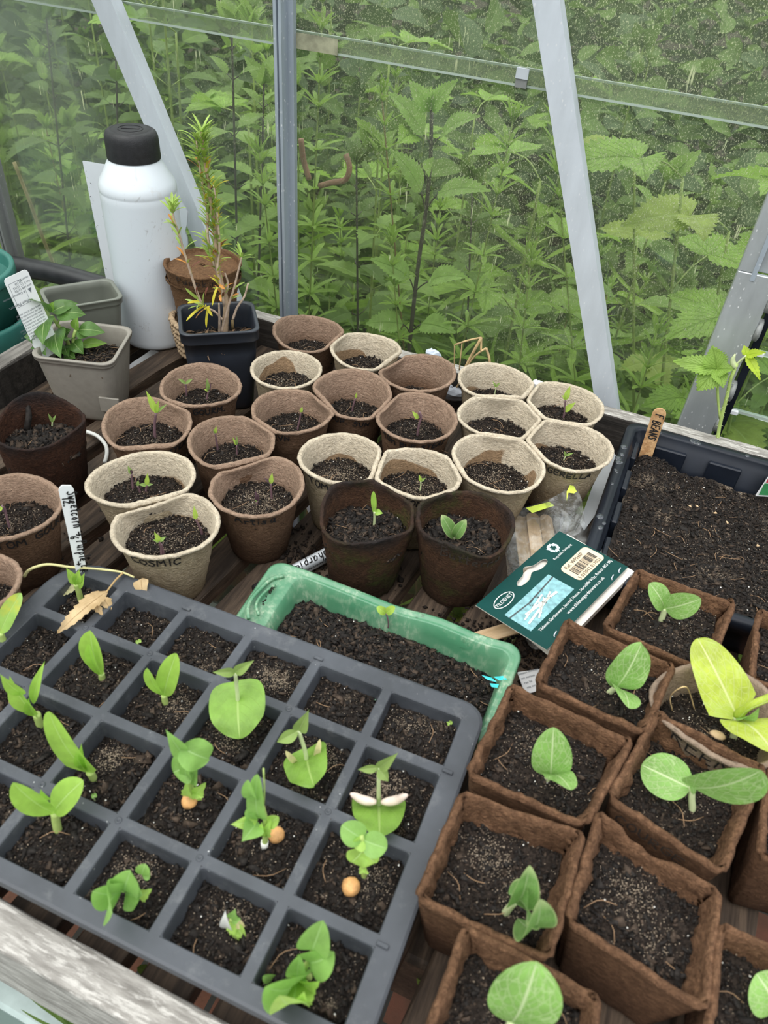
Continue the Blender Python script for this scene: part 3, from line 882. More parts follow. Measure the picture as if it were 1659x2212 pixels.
# ------------------------------------------------------------------ compost, pots, lettering
def compost(name, parent, cx, cy, z, shape, size, mat=None, amp=.0022, dome=0.0, n=None, seed=0, chips=.35, sand=.05, zfun=None, chipsize=1.0, res=None, white=.005, rot=0.0, patches=(), margin=.97):
    """a bed of compost: an uneven surface with loose crumbs, slivers and a few grains lying on it"""
    rng = np.random.default_rng(seed + 100)
    m = MB()
    mat = mat or SOIL
    cr, sr = math.cos(rot), math.sin(rot)
    def height(x, y):
        h = amp * (1.3 * noise.noise(Vector((x * 130, y * 130, seed))) + .9 * noise.noise(Vector((x * 330, y * 330, seed + 9))))
        h += dome * (1 - min(1.0, ((x / (size[0] / 2)) ** 2 + (y / (size[1] / 2)) ** 2)))
        if zfun: h += zfun(x, y)
        return h
    def inside(x, y):
        if shape == 'disc':
            return (2 * x / size[0]) ** 2 + (2 * y / size[1]) ** 2 <= 1
        return abs(x) <= size[0] / 2 and abs(y) <= size[1] / 2
    if shape == 'disc':
        nr, na = res or 13, 40
        V = [(0, 0, height(0, 0))]
        for i in range(1, nr + 1):
            for j in range(na):
                a = 2 * PI * j / na; x = size[0] / 2 * i / nr * math.cos(a); y = size[1] / 2 * i / nr * math.sin(a)
                V.append((x, y, height(x, y) - (.003 if i == nr else 0)))
        V = np.array(V)
        f = [(0, 1 + j, 1 + (j + 1) % na) for j in range(na)]
        f += [tuple(q + 1) for q in grid_faces(na, nr, True)[:, [0, 3, 2, 1]]]
    else:
        r = res or 22
        rx = r; ry = max(4, int(r * size[1] / size[0]))
        xs = np.linspace(-size[0] / 2, size[0] / 2, rx); ys = np.linspace(-size[1] / 2, size[1] / 2, ry)
        V = np.array([(x, y, height(x, y)) for y in ys for x in xs])
        f = grid_faces(rx, ry)
    def place(P):
        P = np.asarray(P, float)
        return np.stack([cx + P[:, 0] * cr - P[:, 1] * sr, cy + P[:, 0] * sr + P[:, 1] * cr, z + P[:, 2]], 1)
    m.add(place(V), f, 0)
    area = size[0] * size[1]
    n = n or int(area * 3.2e5)
    def pts(k, up, mg=.985):
        P = rng.uniform(-.5, .5, (k * 2, 2)) * np.array(size) * mg
        P = np.array([p for p in P if inside(p[0], p[1])][:k]).reshape(-1, 2)
        if len(P) == 0: return np.zeros((0, 3))
        return place(np.stack([P[:, 0], P[:, 1], [height(a, b) + up for a, b in P]], 1))
    s = rng.gamma(2.0, .00028, n) + .0003
    P = pts(n, .0003); s = s[:len(P)]
    scatter(m, P, np.stack([s, s * .85, s * .7], 1), rng, 0, 1)
    k = int(n * chips)
    P = pts(k, .0005, margin); L = (rng.gamma(1.6, .00052, len(P)) + .0005) * chipsize
    L = np.minimum(L, .0062)
    ki = rng.random(len(P)); sz = np.stack([L, L * rng.uniform(.22, .65, len(P)), np.minimum(L * .22, .0008)], 1)
    slivers(m, P[ki < .72], sz[ki < .72], rng, .70, 2); slivers(m, P[ki >= .72], sz[ki >= .72], rng, .70, 6)
    k = int(n * sand)
    P = pts(k, .0010); s = rng.uniform(.00022, .0006, len(P))
    scatter(m, P, np.stack([s, s, s], 1), rng, 0, 3)
    k = max(1, int(n * white))
    P = pts(k, .0010); s = rng.uniform(.0004, .0010, len(P))
    scatter(m, P, np.stack([s, s, s * .8], 1), rng, 0, 4)
    for (fx, fy, sp, kk) in patches:                 # grains of sand left where the seed was covered
        P = np.stack([fx * size[0] + rng.normal(0, sp * size[0], kk), fy * size[1] + rng.normal(0, sp * size[1], kk)], 1)
        P = np.array([p for p in P if inside(p[0] * 1.06, p[1] * 1.06)]).reshape(-1, 2)
        P = place(np.stack([P[:, 0], P[:, 1], [height(a, b) + .0008 for a, b in P]], 1)); s = rng.uniform(.00022, .00052, len(P))
        scatter(m, P, np.stack([s, s, s * .8], 1), rng, 0, 3)
    # a few hair roots
    for q in range(max(1, int(area * 900))):
        P = pts(1, .0012)
        if len(P) == 0: continue
        a = rng.uniform(0, 2 * PI); l = rng.uniform(.004, .010)
        d = np.array([math.cos(a), math.sin(a), 0]); e = np.array([-d[1], d[0], 0])
        tube(m, curve([P[0] - d * l, P[0] + e * l * .3 + [0, 0, .0018], P[0] + d * l], 6), .00022, 4, 5)
    o = m.build(name, [mat, CRUMB, BARK, GRAIN, PERLITE, ROOT, BARK_BROWN], parent, True)
    return o

class RoundPot:
    """pressed fibre pot: tapering wall of real thickness, rolled lip, rim warped out of true"""
    def __init__(self, c, rtop, h, rbot=.026, base=BZ, squash=1.0, lobes=(), rise=(), thick=.0021, lip=.0016, flare=.0025, lean=(0, 0), rough=.00055, seed=0, press=()):
        self.__dict__.update(locals())
        v = np.array([c[0], c[1]]); v = v / np.linalg.norm(v)
        self.va = math.atan2(v[1], v[0])
    def R(self, th, u):
        r = self.rbot + (self.rtop - self.rbot) * (u ** .92)
        r += self.flare * max(0, (u - .72) / .28) ** 2 - self.flare * .6 * u
        k = u ** 1.6
        a = th - self.va
        r *= 1 + k * ((self.squash - 1) * math.cos(a) ** 2)
        for (n, amp, ph) in self.lobes:
            r *= 1 + k * amp * math.cos(n * (th - ph))
        if u > .4:
            for (ang, lim) in self.press:            # flattened where a neighbour's rim pushes
                cs = math.cos(th - ang)
                if cs > .3:
                    q = (lim + (1 - u) * .02) / cs
                    if r > q - .002: r = q - .002 * math.exp(-(max(0, r - q + .002)) / .002)
        return r
    def Z(self, th, u):
        z = self.h * u
        for (n, amp, ph) in self.rise:
            z += u ** 2 * amp * math.cos(n * (th - ph))
        return z
    def pt(self, th, u, off=0.0, rough=True):
        r = self.R(th, u) + off; z = self.Z(th, u)
        if rough:
            r += self.rough * (nz(math.cos(th) * 5 + self.seed, math.sin(th) * 5, u * 9) + 1.2 * nz(math.cos(th) * 14 + self.seed, math.sin(th) * 14, u * 22))
            if u > .9:
                z += .0007 * nz(math.cos(th) * 6, math.sin(th) * 6, self.seed + 3)
        return np.array([self.c[0] + r * math.cos(th) + self.lean[0] * u, self.c[1] + r * math.sin(th) + self.lean[1] * u, self.base + z])
    def body(self, name, mat, parent, na=84):
        m = MB(); ths = np.arange(na) * 2 * PI / na
        rings = []
        rings.append([np.array([self.c[0], self.c[1], self.base + .001])] * na)
        for u, off in [(0, -.004), (.0, -.0012), (.025, 0)] + [(x, 0) for x in np.linspace(.09, .90, 13)] + [(.945, self.lip * .25), (.965, self.lip), (.985, self.lip * 1.15), (1.0, self.lip * .6), (1.004, -self.thick * .5), (.995, -self.thick * 1.1)] + [(x, -self.thick) for x in np.linspace(.95, .30, 10)]:
            rings.append([self.pt(t, u, off) for t in ths])
        rings.append([np.array([self.c[0], self.c[1], self.base + self.h * .3])] * na)
        no = 19
        if isinstance(mat, (tuple, list)):
            loft(m, [np.array(r) for r in rings[:no]], 0); loft(m, [np.array(r) for r in rings[no - 1:]], 1)
        else:
            loft(m, [np.array(r) for r in rings])
        return m.build(name, mat, parent, True, org=(self.c[0], self.c[1], self.base))
    def soil_size(self, u):
        """centre, the two half axes (along and across the sight line) of the opening at height u"""
        r1 = np.mean([self.R(self.va, u), self.R(self.va + PI, u)]) - self.thick + .0004
        r2 = np.mean([self.R(self.va + PI / 2, u), self.R(self.va - PI / 2, u)]) - self.thick + .0004
        return (self.c[0] + self.lean[0] * u, self.c[1] + self.lean[1] * u), r1, r2

# a plain hand-printed alphabet: strokes on a 0..1 square, used for everything written by hand
HAND = {
 'A': [[(0, 0), (.4, 1), (.75, 0)], [(.15, .38), (.62, .38)]], 'B': [[(.05, 0), (.08, 1), (.5, .95), (.6, .75), (.1, .52), (.62, .4), (.66, .15), (.4, 0), (.05, .02)]],
 'C': [[(.68, .85), (.4, 1), (.1, .75), (.05, .3), (.3, 0), (.68, .12)]], 'E': [[(.65, 1), (.1, .97), (.08, .5), (.1, 0), (.66, .03)], [(.1, .5), (.55, .52)]],
 'F': [[(.65, 1), (.1, .97), (.08, 0)], [(.1, .52), (.55, .54)]], 'G': [[(.68, .88), (.4, 1), (.08, .7), (.08, .25), (.35, 0), (.68, .15), (.68, .45), (.4, .45)]],
 'H': [[(.08, 1), (.08, 0)], [(.62, 1), (.62, 0)], [(.08, .5), (.62, .5)]], 'I': [[(.2, 1), (.2, 0)]], 'K': [[(.1, 1), (.1, 0)], [(.62, 1), (.12, .5), (.65, 0)]],
 'L': [[(.1, 1), (.08, .02), (.6, .04)]], 'M': [[(.02, 0), (.1, 1), (.4, .4), (.7, 1), (.8, 0)]], 'N': [[(.06, 0), (.08, 1), (.62, .05), (.65, 1)]],
 'O': [[(.4, 1), (.08, .7), (.1, .2), (.4, 0), (.68, .3), (.66, .8), (.4, 1)]], 'P': [[(.08, 0), (.1, 1), (.55, .95), (.62, .65), (.12, .48)]],
 'R': [[(.08, 0), (.1, 1), (.55, .95), (.6, .65), (.12, .5), (.66, 0)]], 'S': [[(.62, .88), (.35, 1), (.1, .78), (.55, .42), (.55, .12), (.3, 0), (.02, .12)]],
 'T': [[(0, .96), (.7, 1)], [(.36, .98), (.34, 0)]], 'U': [[(.06, 1), (.08, .25), (.35, 0), (.6, .25), (.62, 1)]], 'V': [[(.05, 1), (.35, 0), (.66, 1)]],
 'X': [[(.05, 1), (.65, 0)], [(.65, 1), (.05, 0)]], '.': [[(.05, .02), (.12, .06)]], '-': [[(.05, .5), (.5, .5)]], '>': [[(0, .4), (.8, .4)], [(.55, .62), (.82, .4), (.55, .18)]],
 '1': [[(.1, .8), (.3, 1), (.3, 0)]], '2': [[(.05, .8), (.3, 1), (.55, .75), (.05, .02), (.62, .04)]], '6': [[(.5, 1), (.15, .55), (.1, .15), (.35, 0), (.55, .2), (.4, .45), (.14, .3)]],
 '3': [[(.05, .95), (.5, .95), (.25, .6), (.55, .3), (.3, 0), (.03, .1)]], ' ': [],
 'a': [[(.5, .55), (.2, .58), (.05, .25), (.25, 0), (.5, .3), (.5, .6), (.55, 0)]], 'b': [[(.08, 1), (.08, 0), (.45, .05), (.5, .4), (.1, .5)]], 'c': [[(.5, .52), (.2, .55), (.06, .2), (.25, 0), (.52, .1)]],
 'e': [[(.06, .3), (.5, .35), (.4, .58), (.12, .5), (.1, .1), (.5, .05)]], 'h': [[(.08, 1), (.08, 0)], [(.08, .4), (.3, .58), (.5, .4), (.5, 0)]], 'i': [[(.15, .55), (.15, 0)], [(.15, .78), (.18, .8)]],
 'k': [[(.08, 1), (.08, 0)], [(.45, .55), (.1, .28), (.5, 0)]], 'l': [[(.12, 1), (.12, 0)]], 'm': [[(.05, 0), (.06, .55), (.25, .55), (.3, 0)], [(.3, .45), (.5, .57), (.6, 0)]],
 'n': [[(.06, 0), (.08, .55)], [(.08, .42), (.32, .58), (.48, .4), (.5, 0)]], 'o': [[(.28, .57), (.06, .3), (.28, 0), (.5, .3), (.28, .57)]], 'p': [[(.08, .58), (.06, -.4)], [(.08, .5), (.4, .58), (.5, .25), (.1, .02)]],
 'r': [[(.08, .56), (.08, 0)], [(.08, .38), (.25, .56), (.45, .52)]], 's': [[(.45, .5), (.15, .56), (.15, .36), (.42, .2), (.35, 0), (.04, .04)]], 't': [[(.2, .95), (.2, .05), (.4, .03)], [(.02, .62), (.42, .64)]],
 'u': [[(.06, .55), (.1, .1), (.35, .05), (.48, .3)], [(.5, .56), (.52, 0)]], 'w': [[(.02, .55), (.15, 0), (.32, .42), (.48, 0), (.62, .55)]],
 'y': [[(.06, .55), (.28, .08)], [(.5, .56), (.1, -.4)]],
}
WID = {'I': .4, 'i': .32, 'l': .3, 'M': .95, 'm': .75, 'w': .75, '.': .3, ' ': .5, '1': .5, '>': 1.05, 't': .5, 'r': .52, 'T': .82, 'A': .85}
def hand(text, height, mapper, pen, mb, mi=0, slant=0.0, seed=0, sub=3, aspect=1.0):
    """writes text as flat pen strokes; mapper(x, y) gives a surface point and its outward normal for baseline coordinates"""
    rng = random.Random(seed); x = 0.0
    for ch in text:
        dy = rng.uniform(-.06, .06); sc = rng.uniform(.92, 1.1)
        for st in HAND.get(ch, []):
            P = []
            for a, b in zip(st[:-1], st[1:]):
                for q in range(sub):
                    t = q / sub; P.append((a[0] * (1 - t) + b[0] * t, a[1] * (1 - t) + b[1] * t))
            P.append(st[-1])
            W = []
            for (a, b) in P:
                yy = (b * sc + dy) * height; xx = (x + a * aspect) * height + slant * yy
                W.append(mapper(xx, yy))
            pts = np.array([w[0] for w in W]); nn = np.array([w[1] for w in W])
            T = np.gradient(pts, axis=0) if len(pts) > 1 else np.array([[1, 0, 0]])
            T /= (np.linalg.norm(T, axis=1, keepdims=True) + 1e-12)
            pts = pts + .0 * nn
            pts[0] -= T[0] * pen * .4; pts[-1] += T[-1] * pen * .4
            S = np.cross(nn, T); S /= (np.linalg.norm(S, axis=1, keepdims=True) + 1e-12)
            k = len(pts)
            V = np.concatenate([pts - S * pen / 2, pts + S * pen / 2])
            f = [(i, i + 1, k + i + 1, k + i) for i in range(k - 1)]
            mb.add(V, f, mi)
        x += WID.get(ch, .72) * aspect + .12
    return x * height
def hand_len(text, height, aspect=1.0):
    return sum(WID.get(c, .72) * aspect + .12 for c in text) * height

def pot_text(pot, text, parent, th0, down=.010, height=.0066, pen=.0012, mat=None, drop=0.0, name='lettering'):
    """handwriting round the wall of a pot, centred on the bearing th0, down below the rim"""
    L = hand_len(text, height)
    def mp(x, y):
        r = pot.R(th0, .85)
        th = th0 + (x - L / 2) / r
        u = 1 - (down - y + drop * (x - L / 2)) / pot.h
        p = pot.pt(th, u, .0007)
        return p, np.array([math.cos(th), math.sin(th), 0])
    m = MB(); hand(text, height, mp, pen, m, 0, 0, len(text))
    return m.build(name, mat or INK, parent, False)

def printed(text, size, name='lettering'):
    """printed lettering as flat faces in the XY plane, left end at the origin"""
    cu = bpy.data.curves.new(name, 'FONT')
    cu.body = text; cu.size = size; cu.resolution_u = 2
    tmp = bpy.data.objects.new(name, cu)
    me = bpy.data.meshes.new_from_object(tmp)
    V = np.array([v.co[:] for v in me.vertices]) if len(me.vertices) else np.zeros((0, 3))
    F = [tuple(p.vertices) for p in me.polygons]
    bpy.data.objects.remove(tmp); bpy.data.curves.remove(cu); bpy.data.meshes.remove(me)
    return V, F

class Flat:
    """a flat sheet in space: origin, right, up; puts outlines, printing and bars on its face"""
    def __init__(self, o, r, u):
        self.o = np.asarray(o, float); self.r = unit(r); self.n = unit(np.cross(r, u)); self.u = np.cross(self.n, self.r)
    def p(self, x, y, z=0.0):
        return self.o + self.r * x + self.u * y + self.n * z
    def poly(self, mb, pts, z=0.0, mi=0):
        mb.add([self.p(a, b, z) for a, b in pts], [tuple(range(len(pts)))], mi)
    def rect(self, mb, x0, y0, x1, y1, z=0.0, mi=0):
        self.poly(mb, [(x0, y0), (x1, y0), (x1, y1), (x0, y1)], z, mi)
    def text(self, mb, s, x, y, size, z=0.0, mi=0, center=False, flip=False):
        V, F = printed(s, size)
        if not len(V): return
        if center: V[:, 0] -= (V[:, 0].max() + V[:, 0].min()) / 2
        if flip: V[:, :2] *= -1
        mb.add([self.p(x + a, y + b, z) for a, b, _ in V], F, mi)
    def hand(self, mb, s, x, y, h, pen, z=0.0, mi=0, slant=0.0, seed=0, ang=0.0, aspect=1.0):
        c, sn = math.cos(ang), math.sin(ang)
        return hand(s, h, lambda a, b: (self.p(x + a * c - b * sn, y + a * sn + b * c, z), self.n), pen, mb, mi, slant, seed, aspect=aspect)
    def slab(self, mb, outline, th, mi=0):
        O = np.asarray(outline, float)
        loft(mb, [np.array([self.p(a, b, z) for a, b in O]) for z in (0, th)], mi, True, True)
# ------------------------------------------------------------------ seedlings and round pots
def seedling(parent, base, pts, leaves, stem, r=(.0011, .0008), name='seedling', off=0.0, leafname='leaf'):
    """base: point on the compost; pts: pixels the stem climbs through; leaves: (from pixel or None = stem tip, tip pixel, width mm, material, shape, depth mm, bend, fold)"""
    base = np.asarray(base, float)
    P = [base - [0, 0, .004], base] + [at_up(x, y, base, off) for x, y in pts]
    m = MB()
    C = curve(P, 14)
    tube(m, C, np.linspace(r[0], r[1], 14), 8)
    st = m.build(name, stem, parent, True)
    back = unit([base[0], base[1], 0])
    for i, L in enumerate(leaves):
        src, tip, w, mt, shape, dep, bend, fold = L[:8]
        kw = L[8] if len(L) > 8 else {}
        a = P[-1] if src is None else at_up(src[0], src[1], base, off)
        b = at_up(tip[0], tip[1], base, off + dep * .001)
        nrm = kw.pop('n', None) if kw else None
        if nrm is None:
            nrm = unit(np.array([0, 0, 1.0]) * .75 - back * .65)
        k = dict(nl=14, nw=6, seed=i + len(leaves)); k.update(kw)
        m = MB(); leaf(m, a, b, w * .001, nrm, bend, fold, shape, **k)
        m.build(leafname, mt, st, True)
    return st

BACK_N = lambda c: unit([c[0], c[1], 0])
POTS = {}
def round_pot(key, x0, x1, y0, y1, mt, label, soil_u=.72, text=None, tx=0.0, h=.075, sq=None, lobes=(), rise=(), rbot=.0255, soilm=None, group=None, seedlings=(), down=.0128, th=.0064, cat='pot', name='fibre_pot', drop=0.0, ink=None, base=BZ, lean=(0, 0), thick=.0021, lip=.0016, rough=.00055, chips=.35, na=84, chipsize=1.0, sand=.12, patch=None, flare=.0025, dome=.0025):
    c = at((x0 + x1) / 2, (y0 + y1) / 2, base + h)
    a = at(x0, (y0 + y1) / 2, base + h); b = at(x1, (y0 + y1) / 2, base + h)
    rt = np.linalg.norm(b - a) / 2 - lip * .8
    if RECORD is not None:
        RECORD[key] = (c[:2].copy(), rt + lip + .0006); return None, None, None
    press = []
    for k2, (c2, r2) in RIMS.items():
        if k2 == key: continue
        d = c2 - c[:2]; D = np.linalg.norm(d); r1 = rt + lip + .0006
        if D < r1 + r2 and key[0] + k2[0] != 'gp': press.append((math.atan2(d[1], d[0]), D * r1 / (r1 + r2) - lip - .0008))
    seed = abs(hash(key)) % 97 if False else sum(ord(q) * (i + 3) for i, q in enumerate(key)) % 97
    if not lobes:
        r_ = random.Random(seed)
        lobes = ((3, r_.uniform(.008, .022), r_.uniform(0, 6)), (4, r_.uniform(.003, .010), r_.uniform(0, 6)), (2, r_.uniform(-.015, .015), r_.uniform(0, 6)))
    if not rise:
        r_ = random.Random(seed + 5)
        rise = ((2, r_.uniform(.0006, .0018), r_.uniform(0, 6)), (1, r_.uniform(.0, .0014), r_.uniform(0, 6)))
    p = RoundPot((c[0] - lean[0], c[1] - lean[1]), rt, h, rbot, base, sq or 1.0, lobes, rise, thick, lip, flare, lean, rough, seed, press)
    t = thing(name, label, cat, (c[0] - lean[0], c[1] - lean[1], base), group)
    p.body('pot_wall', mt, t, na)
    (sx, sy), r1, r2 = p.soil_size(soil_u)
    zs = base + h * soil_u
    compost('compost', t, sx, sy, zs - .0015, 'disc', (2 * r1, 2 * r2), soilm or SOIL_FINE, .0016, dome, None, seed, chips, sand, rot=p.va, chipsize=chipsize, patches=patch if patch is not None else ((random.Random(seed).uniform(-.15, .15), random.Random(seed + 1).uniform(-.15, .15), .12, 160),), margin=.97 if chipsize < 1.5 else .84)
    if text:
        pot_text(p, text, t, p.va + PI + tx, down, th * 1.08, .00125, ink, drop)
    for s in seedlings:
        bx, by = s[0]
        bp = at(bx, by, zs + .0008)
        seedling(t, bp, s[1], s[2], s[3], *(s[4:5]))
    POTS[key] = (p, t, zs)
    return p, t, zs

SPROUT = lambda *L: L
def tl(tip, w=3.2, mt=None, dep=-1, bend=.06, fold=.25, src=None, shape='lance', **kw):
    return (src, tip, w, mt or TOM, shape, dep, bend, fold, kw)

G_TAN = 'tan pressed fibre pots on the bench'
G_CRM = 'cream pressed fibre pots on the bench'
ST = STALK_PURP
def _pack(*a, **k): return a, k
D25, D25K = _pack('d25', -24, 182, 842, 984, COIR_RED, 'red-brown coir pot with a heart-shaped sagging rim, left of the STEAK pot', .68, None, 0, .080, 1.0, ((3, .05, .9), (2, .05, 2.0)), ((2, .0045, 2.2), (3, .0030, .3)), .030, SOIL_DARK,
          seedlings=[((113, 923), [(113, 912)], [tl((104, 893), 2.8, TOM_DULL), tl((121, 896), 2.4, TOM_DULL)], STALK_PALE, (.0008, .0007))],
          name='coir_pot', thick=.0025, lip=.0003, chips=1.0, chipsize=2.4, flare=.0, rough=.0009)
RECORD = {}; RIMS = {}
def all_round_pots():
    round_pot('p1', 590, 740, 675, 757, TAN, 'tan fibre pot at the back, closest to the upright glazing bar, compost only', .64, sq=1.06)
    round_pot('p2', 714, 866, 714, 795, CREAMW, 'cream fibre pot with damp stains, next behind the bare tan pot at back', .66, 'RA', .33, sq=1.02, th=.007, patch=((0, .0, .19, 300),))
    round_pot('p3', 544, 694, 747, 843, CREAMW, 'cream fibre pot standing right beside the blue-black rosemary pot, compost only', .70, sq=1.08, lobes=((2, .02, 1.0), (3, .012, 2.0)), patch=((0, .0, .19, 600),))
    round_pot('p4', 822, 983, 755, 850, TAN, 'tan fibre pot leaning left with a line scored inside, little compost', .52, sq=1.05, rise=((1, .004, -.4), (2, .001, 1)))
    round_pot('p5', 993, 1154, 783, 862, CREAM, 'cream fibre pot by the back rail and dry straw, one tiny pale sprout', .62, sq=.93,
              seedlings=[((1069, 850), [(1071, 836)], [tl((1064, 823), 2.4, TOM_DULL), tl((1081, 826), 2.4, TOM_DULL)], STALK_PALE, (.0006, .0005))])
    round_pot('p6', 1140, 1300, 824, 915, CREAM, 'cream fibre pot nearest the right-hand brace, holding a sprout with two broad leaves', .68, sq=.97,
              seedlings=[((1217, 902), [(1220, 885), (1221, 864)], [tl((1232, 833), 6.0, TOM, -2), tl((1214, 853), 2.5, TOM), tl((1244, 869), 6.5, TOM, -4, src=(1220, 889))], ST)])
    round_pot('p7', 677, 847, 797, 898, TAN, 'tan fibre pot lettered with a word ending in SUN', .62, 'BUF. SUN', -.05, sq=1.04, rise=((1, .0035, 2.4), (2, .001, 1)), drop=.10,
              seedlings=[((761, 888), [(764, 872), (768, 860)], [tl((771, 847), 2.6, TOM)], ST)])
    round_pot('p8', 544, 720, 835, 935, TAN, 'tan fibre pot with one upright sprout, directly in front of the cream compost-only pot', .68, 'EVN', -.30, sq=1.0, down=.012,
              seedlings=[((643, 929), [(648, 905), (650, 891)], [tl((653, 878), 3.4, TOM), tl((659, 885), 2.0, TOM_PURPLE)], ST)])
    round_pot('p9', 347, 521, 782, 880, TAN, 'tan fibre pot in front of the rosemary pot, lettered GOURM', .68, 'GOURM.', .18, sq=1.03,
              seedlings=[((403, 854), [(402, 838), (401, 829)], [tl((384, 818), 3.4, TOM_DULL), tl((417, 818), 3.4, TOM_DULL)], ST),
                         ((447, 866), [(450, 845)], [tl((447, 816), 4.0, TOM_DULL), tl((456, 828), 3.4, TOM_PURPLE), tl((441, 841), 2.4, TOM)], ST)])
    round_pot('p10', 816, 985, 841, 958, TAN, 'tan fibre pot lettered TOM BUF STEAK with a drooping purple sprout', .68, 'TOM BUF STEAK', .0, sq=1.12, th=.0060, lobes=((2, .015, .3), (3, .01, 1)),
              seedlings=[((901, 942), [(905, 918), (909, 896), (905, 889)], [tl((890, 888), 4.5, TOM, -2, src=(903, 905)), tl((909, 905), 3.0, TOM_PURPLE, -1)], ST, (.0012, .0011))])
    round_pot('p11', 994, 1168, 851, 948, CREAM, 'cream fibre pot between the TIGERELLA pot and the tiny-sprout pot, compost only', .70, sq=.97, lobes=((4, .015, .5), (2, .02, .2)))
    round_pot('p12', 1138, 1321, 909, 1006, CREAMW, 'cream fibre pot lettered TIGERELLA beside the black tray', .66, 'TIGERELLA', .10, sq=.93, th=.0068,
              seedlings=[((1217, 996), [(1222, 985)], [tl((1219, 974), 2.6, TOM_DULL), tl((1240, 978), 2.8, TOM_DULL)], STALK_PALE, (.0008, .0006))])
    round_pot('p13', 223, 414, 853, 975, TAN, 'tan fibre pot lettered STEAK with a tall bright sprout, by the white cable', .70, 'BUF. STEAK', .42, sq=1.12, th=.0062, patch=((0, .0, .19, 500),),
              seedlings=[((335, 944), [(334, 920), (337, 892)], [tl((315, 843), 6.0, TOM, -2), tl((343, 864), 4.0, TOM, -5), tl((361, 873), 3.2, TOM_DULL, -3)], ST, (.0015, .0012))])
    round_pot('p14', 406, 593, 895, 1010, TAN, 'tan fibre pot with two small sprouts between the STEAK and ARTISA pots', .68, sq=1.05,
              seedlings=[((470, 968), [(467, 950), (465, 936)], [tl((467, 920), 3.2, TOM, -1), tl((460, 928), 2.0, TOM_DULL)], ST),
                         ((512, 984), [(511, 962)], [tl((502, 944), 2.6, TOM), tl((512, 941), 2.4, TOM_DULL)], ST, (.0009, .0007))])
    round_pot('p15', 643, 832, 935, 1040, CREAMW, 'cream fibre pot lettered TOM BLAC, sandy compost and no sprout', .68, 'TOM BLAC', -.12, sq=.93, th=.0070, lobes=((2, .02, 2.2), (3, .012, .3)), sand=.2, patch=((0, .0, .19, 1100),))
    round_pot('p16', 803, 997, 965, 1070, CREAMW, 'cream fibre pot tucked behind the two dark coir pots, lettered TOM', .69, 'TOM', .02, sq=.88, th=.0070, patch=((0, .0, .19, 900),),
              seedlings=[((907, 1062), [(909, 1048), (909, 1040)], [tl((905, 1025), 3.2, TOM), tl((920, 1032), 2.4, TOM_DULL)], STALK_PALE, (.0008, .0006))])
    round_pot('p17', 977, 1176, 938, 1052, CREAMW, 'cream fibre pot with big damp patches inside, behind the bag of labels', .66, sq=.96, sand=.3, rise=((1, .0025, 2.2), (2, .001, 1)), patch=((0, .0, .19, 700),))
    round_pot('p18', 189, 423, 973, 1092, CREAM, 'wide squashed cream fibre pot holding three sprouts, behind the COSMIC pot', .70, 'TOM', .08, sq=.82, h=.073, th=.0075,
              seedlings=[((287, 1055), [(286, 1040), (284, 1024)], [tl((276, 1006), 3.8, TOM_DULL), tl((283, 1012), 3.0, TOM_PURPLE)], ST),
                         ((303, 1064), [(297, 1050)], [tl((299, 1037), 3.0, TOM_DULL)], ST),
                         ((315, 1067), [(317, 1048)], [tl((319, 1021), 4.0, TOM, -2), tl((299, 1047), 3.2, TOM_DULL, -2), tl((331, 1046), 2.4, TOM_DULL)], ST)])
    round_pot('p19', 453, 658, 985, 1108, TAN, 'tan fibre pot lettered Artisa with two sprouts in sandy compost', .70, 'Artisa', -.06, sq=1.0, lobes=((2, .025, 1.6), (3, .01, 2)), rise=((1, .002, .6), (2, .0015, 1)), th=.0078, down=.0130, sand=.2, h=.073, patch=((0, .0, .19, 1300),),
              seedlings=[((587, 1077), [(586, 1060), (585, 1045)], [tl((588, 1021), 4.0, TOM), tl((570, 1031), 2.4, TOM_PURPLE)], ST),
                         ((555, 1093), [(556, 1082)], [tl((551, 1059), 3.4, TOM_PURPLE), tl((559, 1066), 3.0, TOM_PURPLE), tl((550, 1080), 2.2, TOM_DULL)], ST)])
    round_pot('p20', 240, 473, 1062, 1198, CREAM, 'cream fibre pot lettered COSMIC standing behind the blue-grey cell tray', .73, 'COSMIC', -.30, sq=.95, th=.0072, down=.0130, h=.072, sand=.3, patch=((0, .0, .19, 500),),
              seedlings=[((349, 1197), [(348, 1183), (344, 1169)], [tl((333, 1149), 4.2, TOM, -2), tl((359, 1159), 3.4, TOM_DULL, -2), tl((330, 1166), 3.2, TOM_DULL, -2)], ST),
                         ((354, 1196), [(349, 1175)], [], ST, (.0008, .0007)),
                         ((436, 1150), [(430, 1136), (423, 1122)], [tl((419, 1092), 4.2, TOM), tl((427, 1122), 2.0, TOM_PURPLE)], ST)])
    round_pot('p21', -92, 133, 1024, 1162, TAN, 'tan fibre pot lettered TOM GOURM at the left edge behind the label stick', .70, 'TOM GOUR', .28, sq=1.0, th=.0080, down=.0138, h=.073,
              seedlings=[((21, 1140), [(13, 1112), (8, 1096), (3, 1093)], [tl((-2, 1106), 3.2, TOM), tl((10, 1108), 3.0, TOM_PURPLE)], ST)])
    round_pot('p22', -180, 42, 1200, 1330, TAN, 'tan fibre pot cut off by the lower left edge, beside the tray corner', .66, sq=1.0)

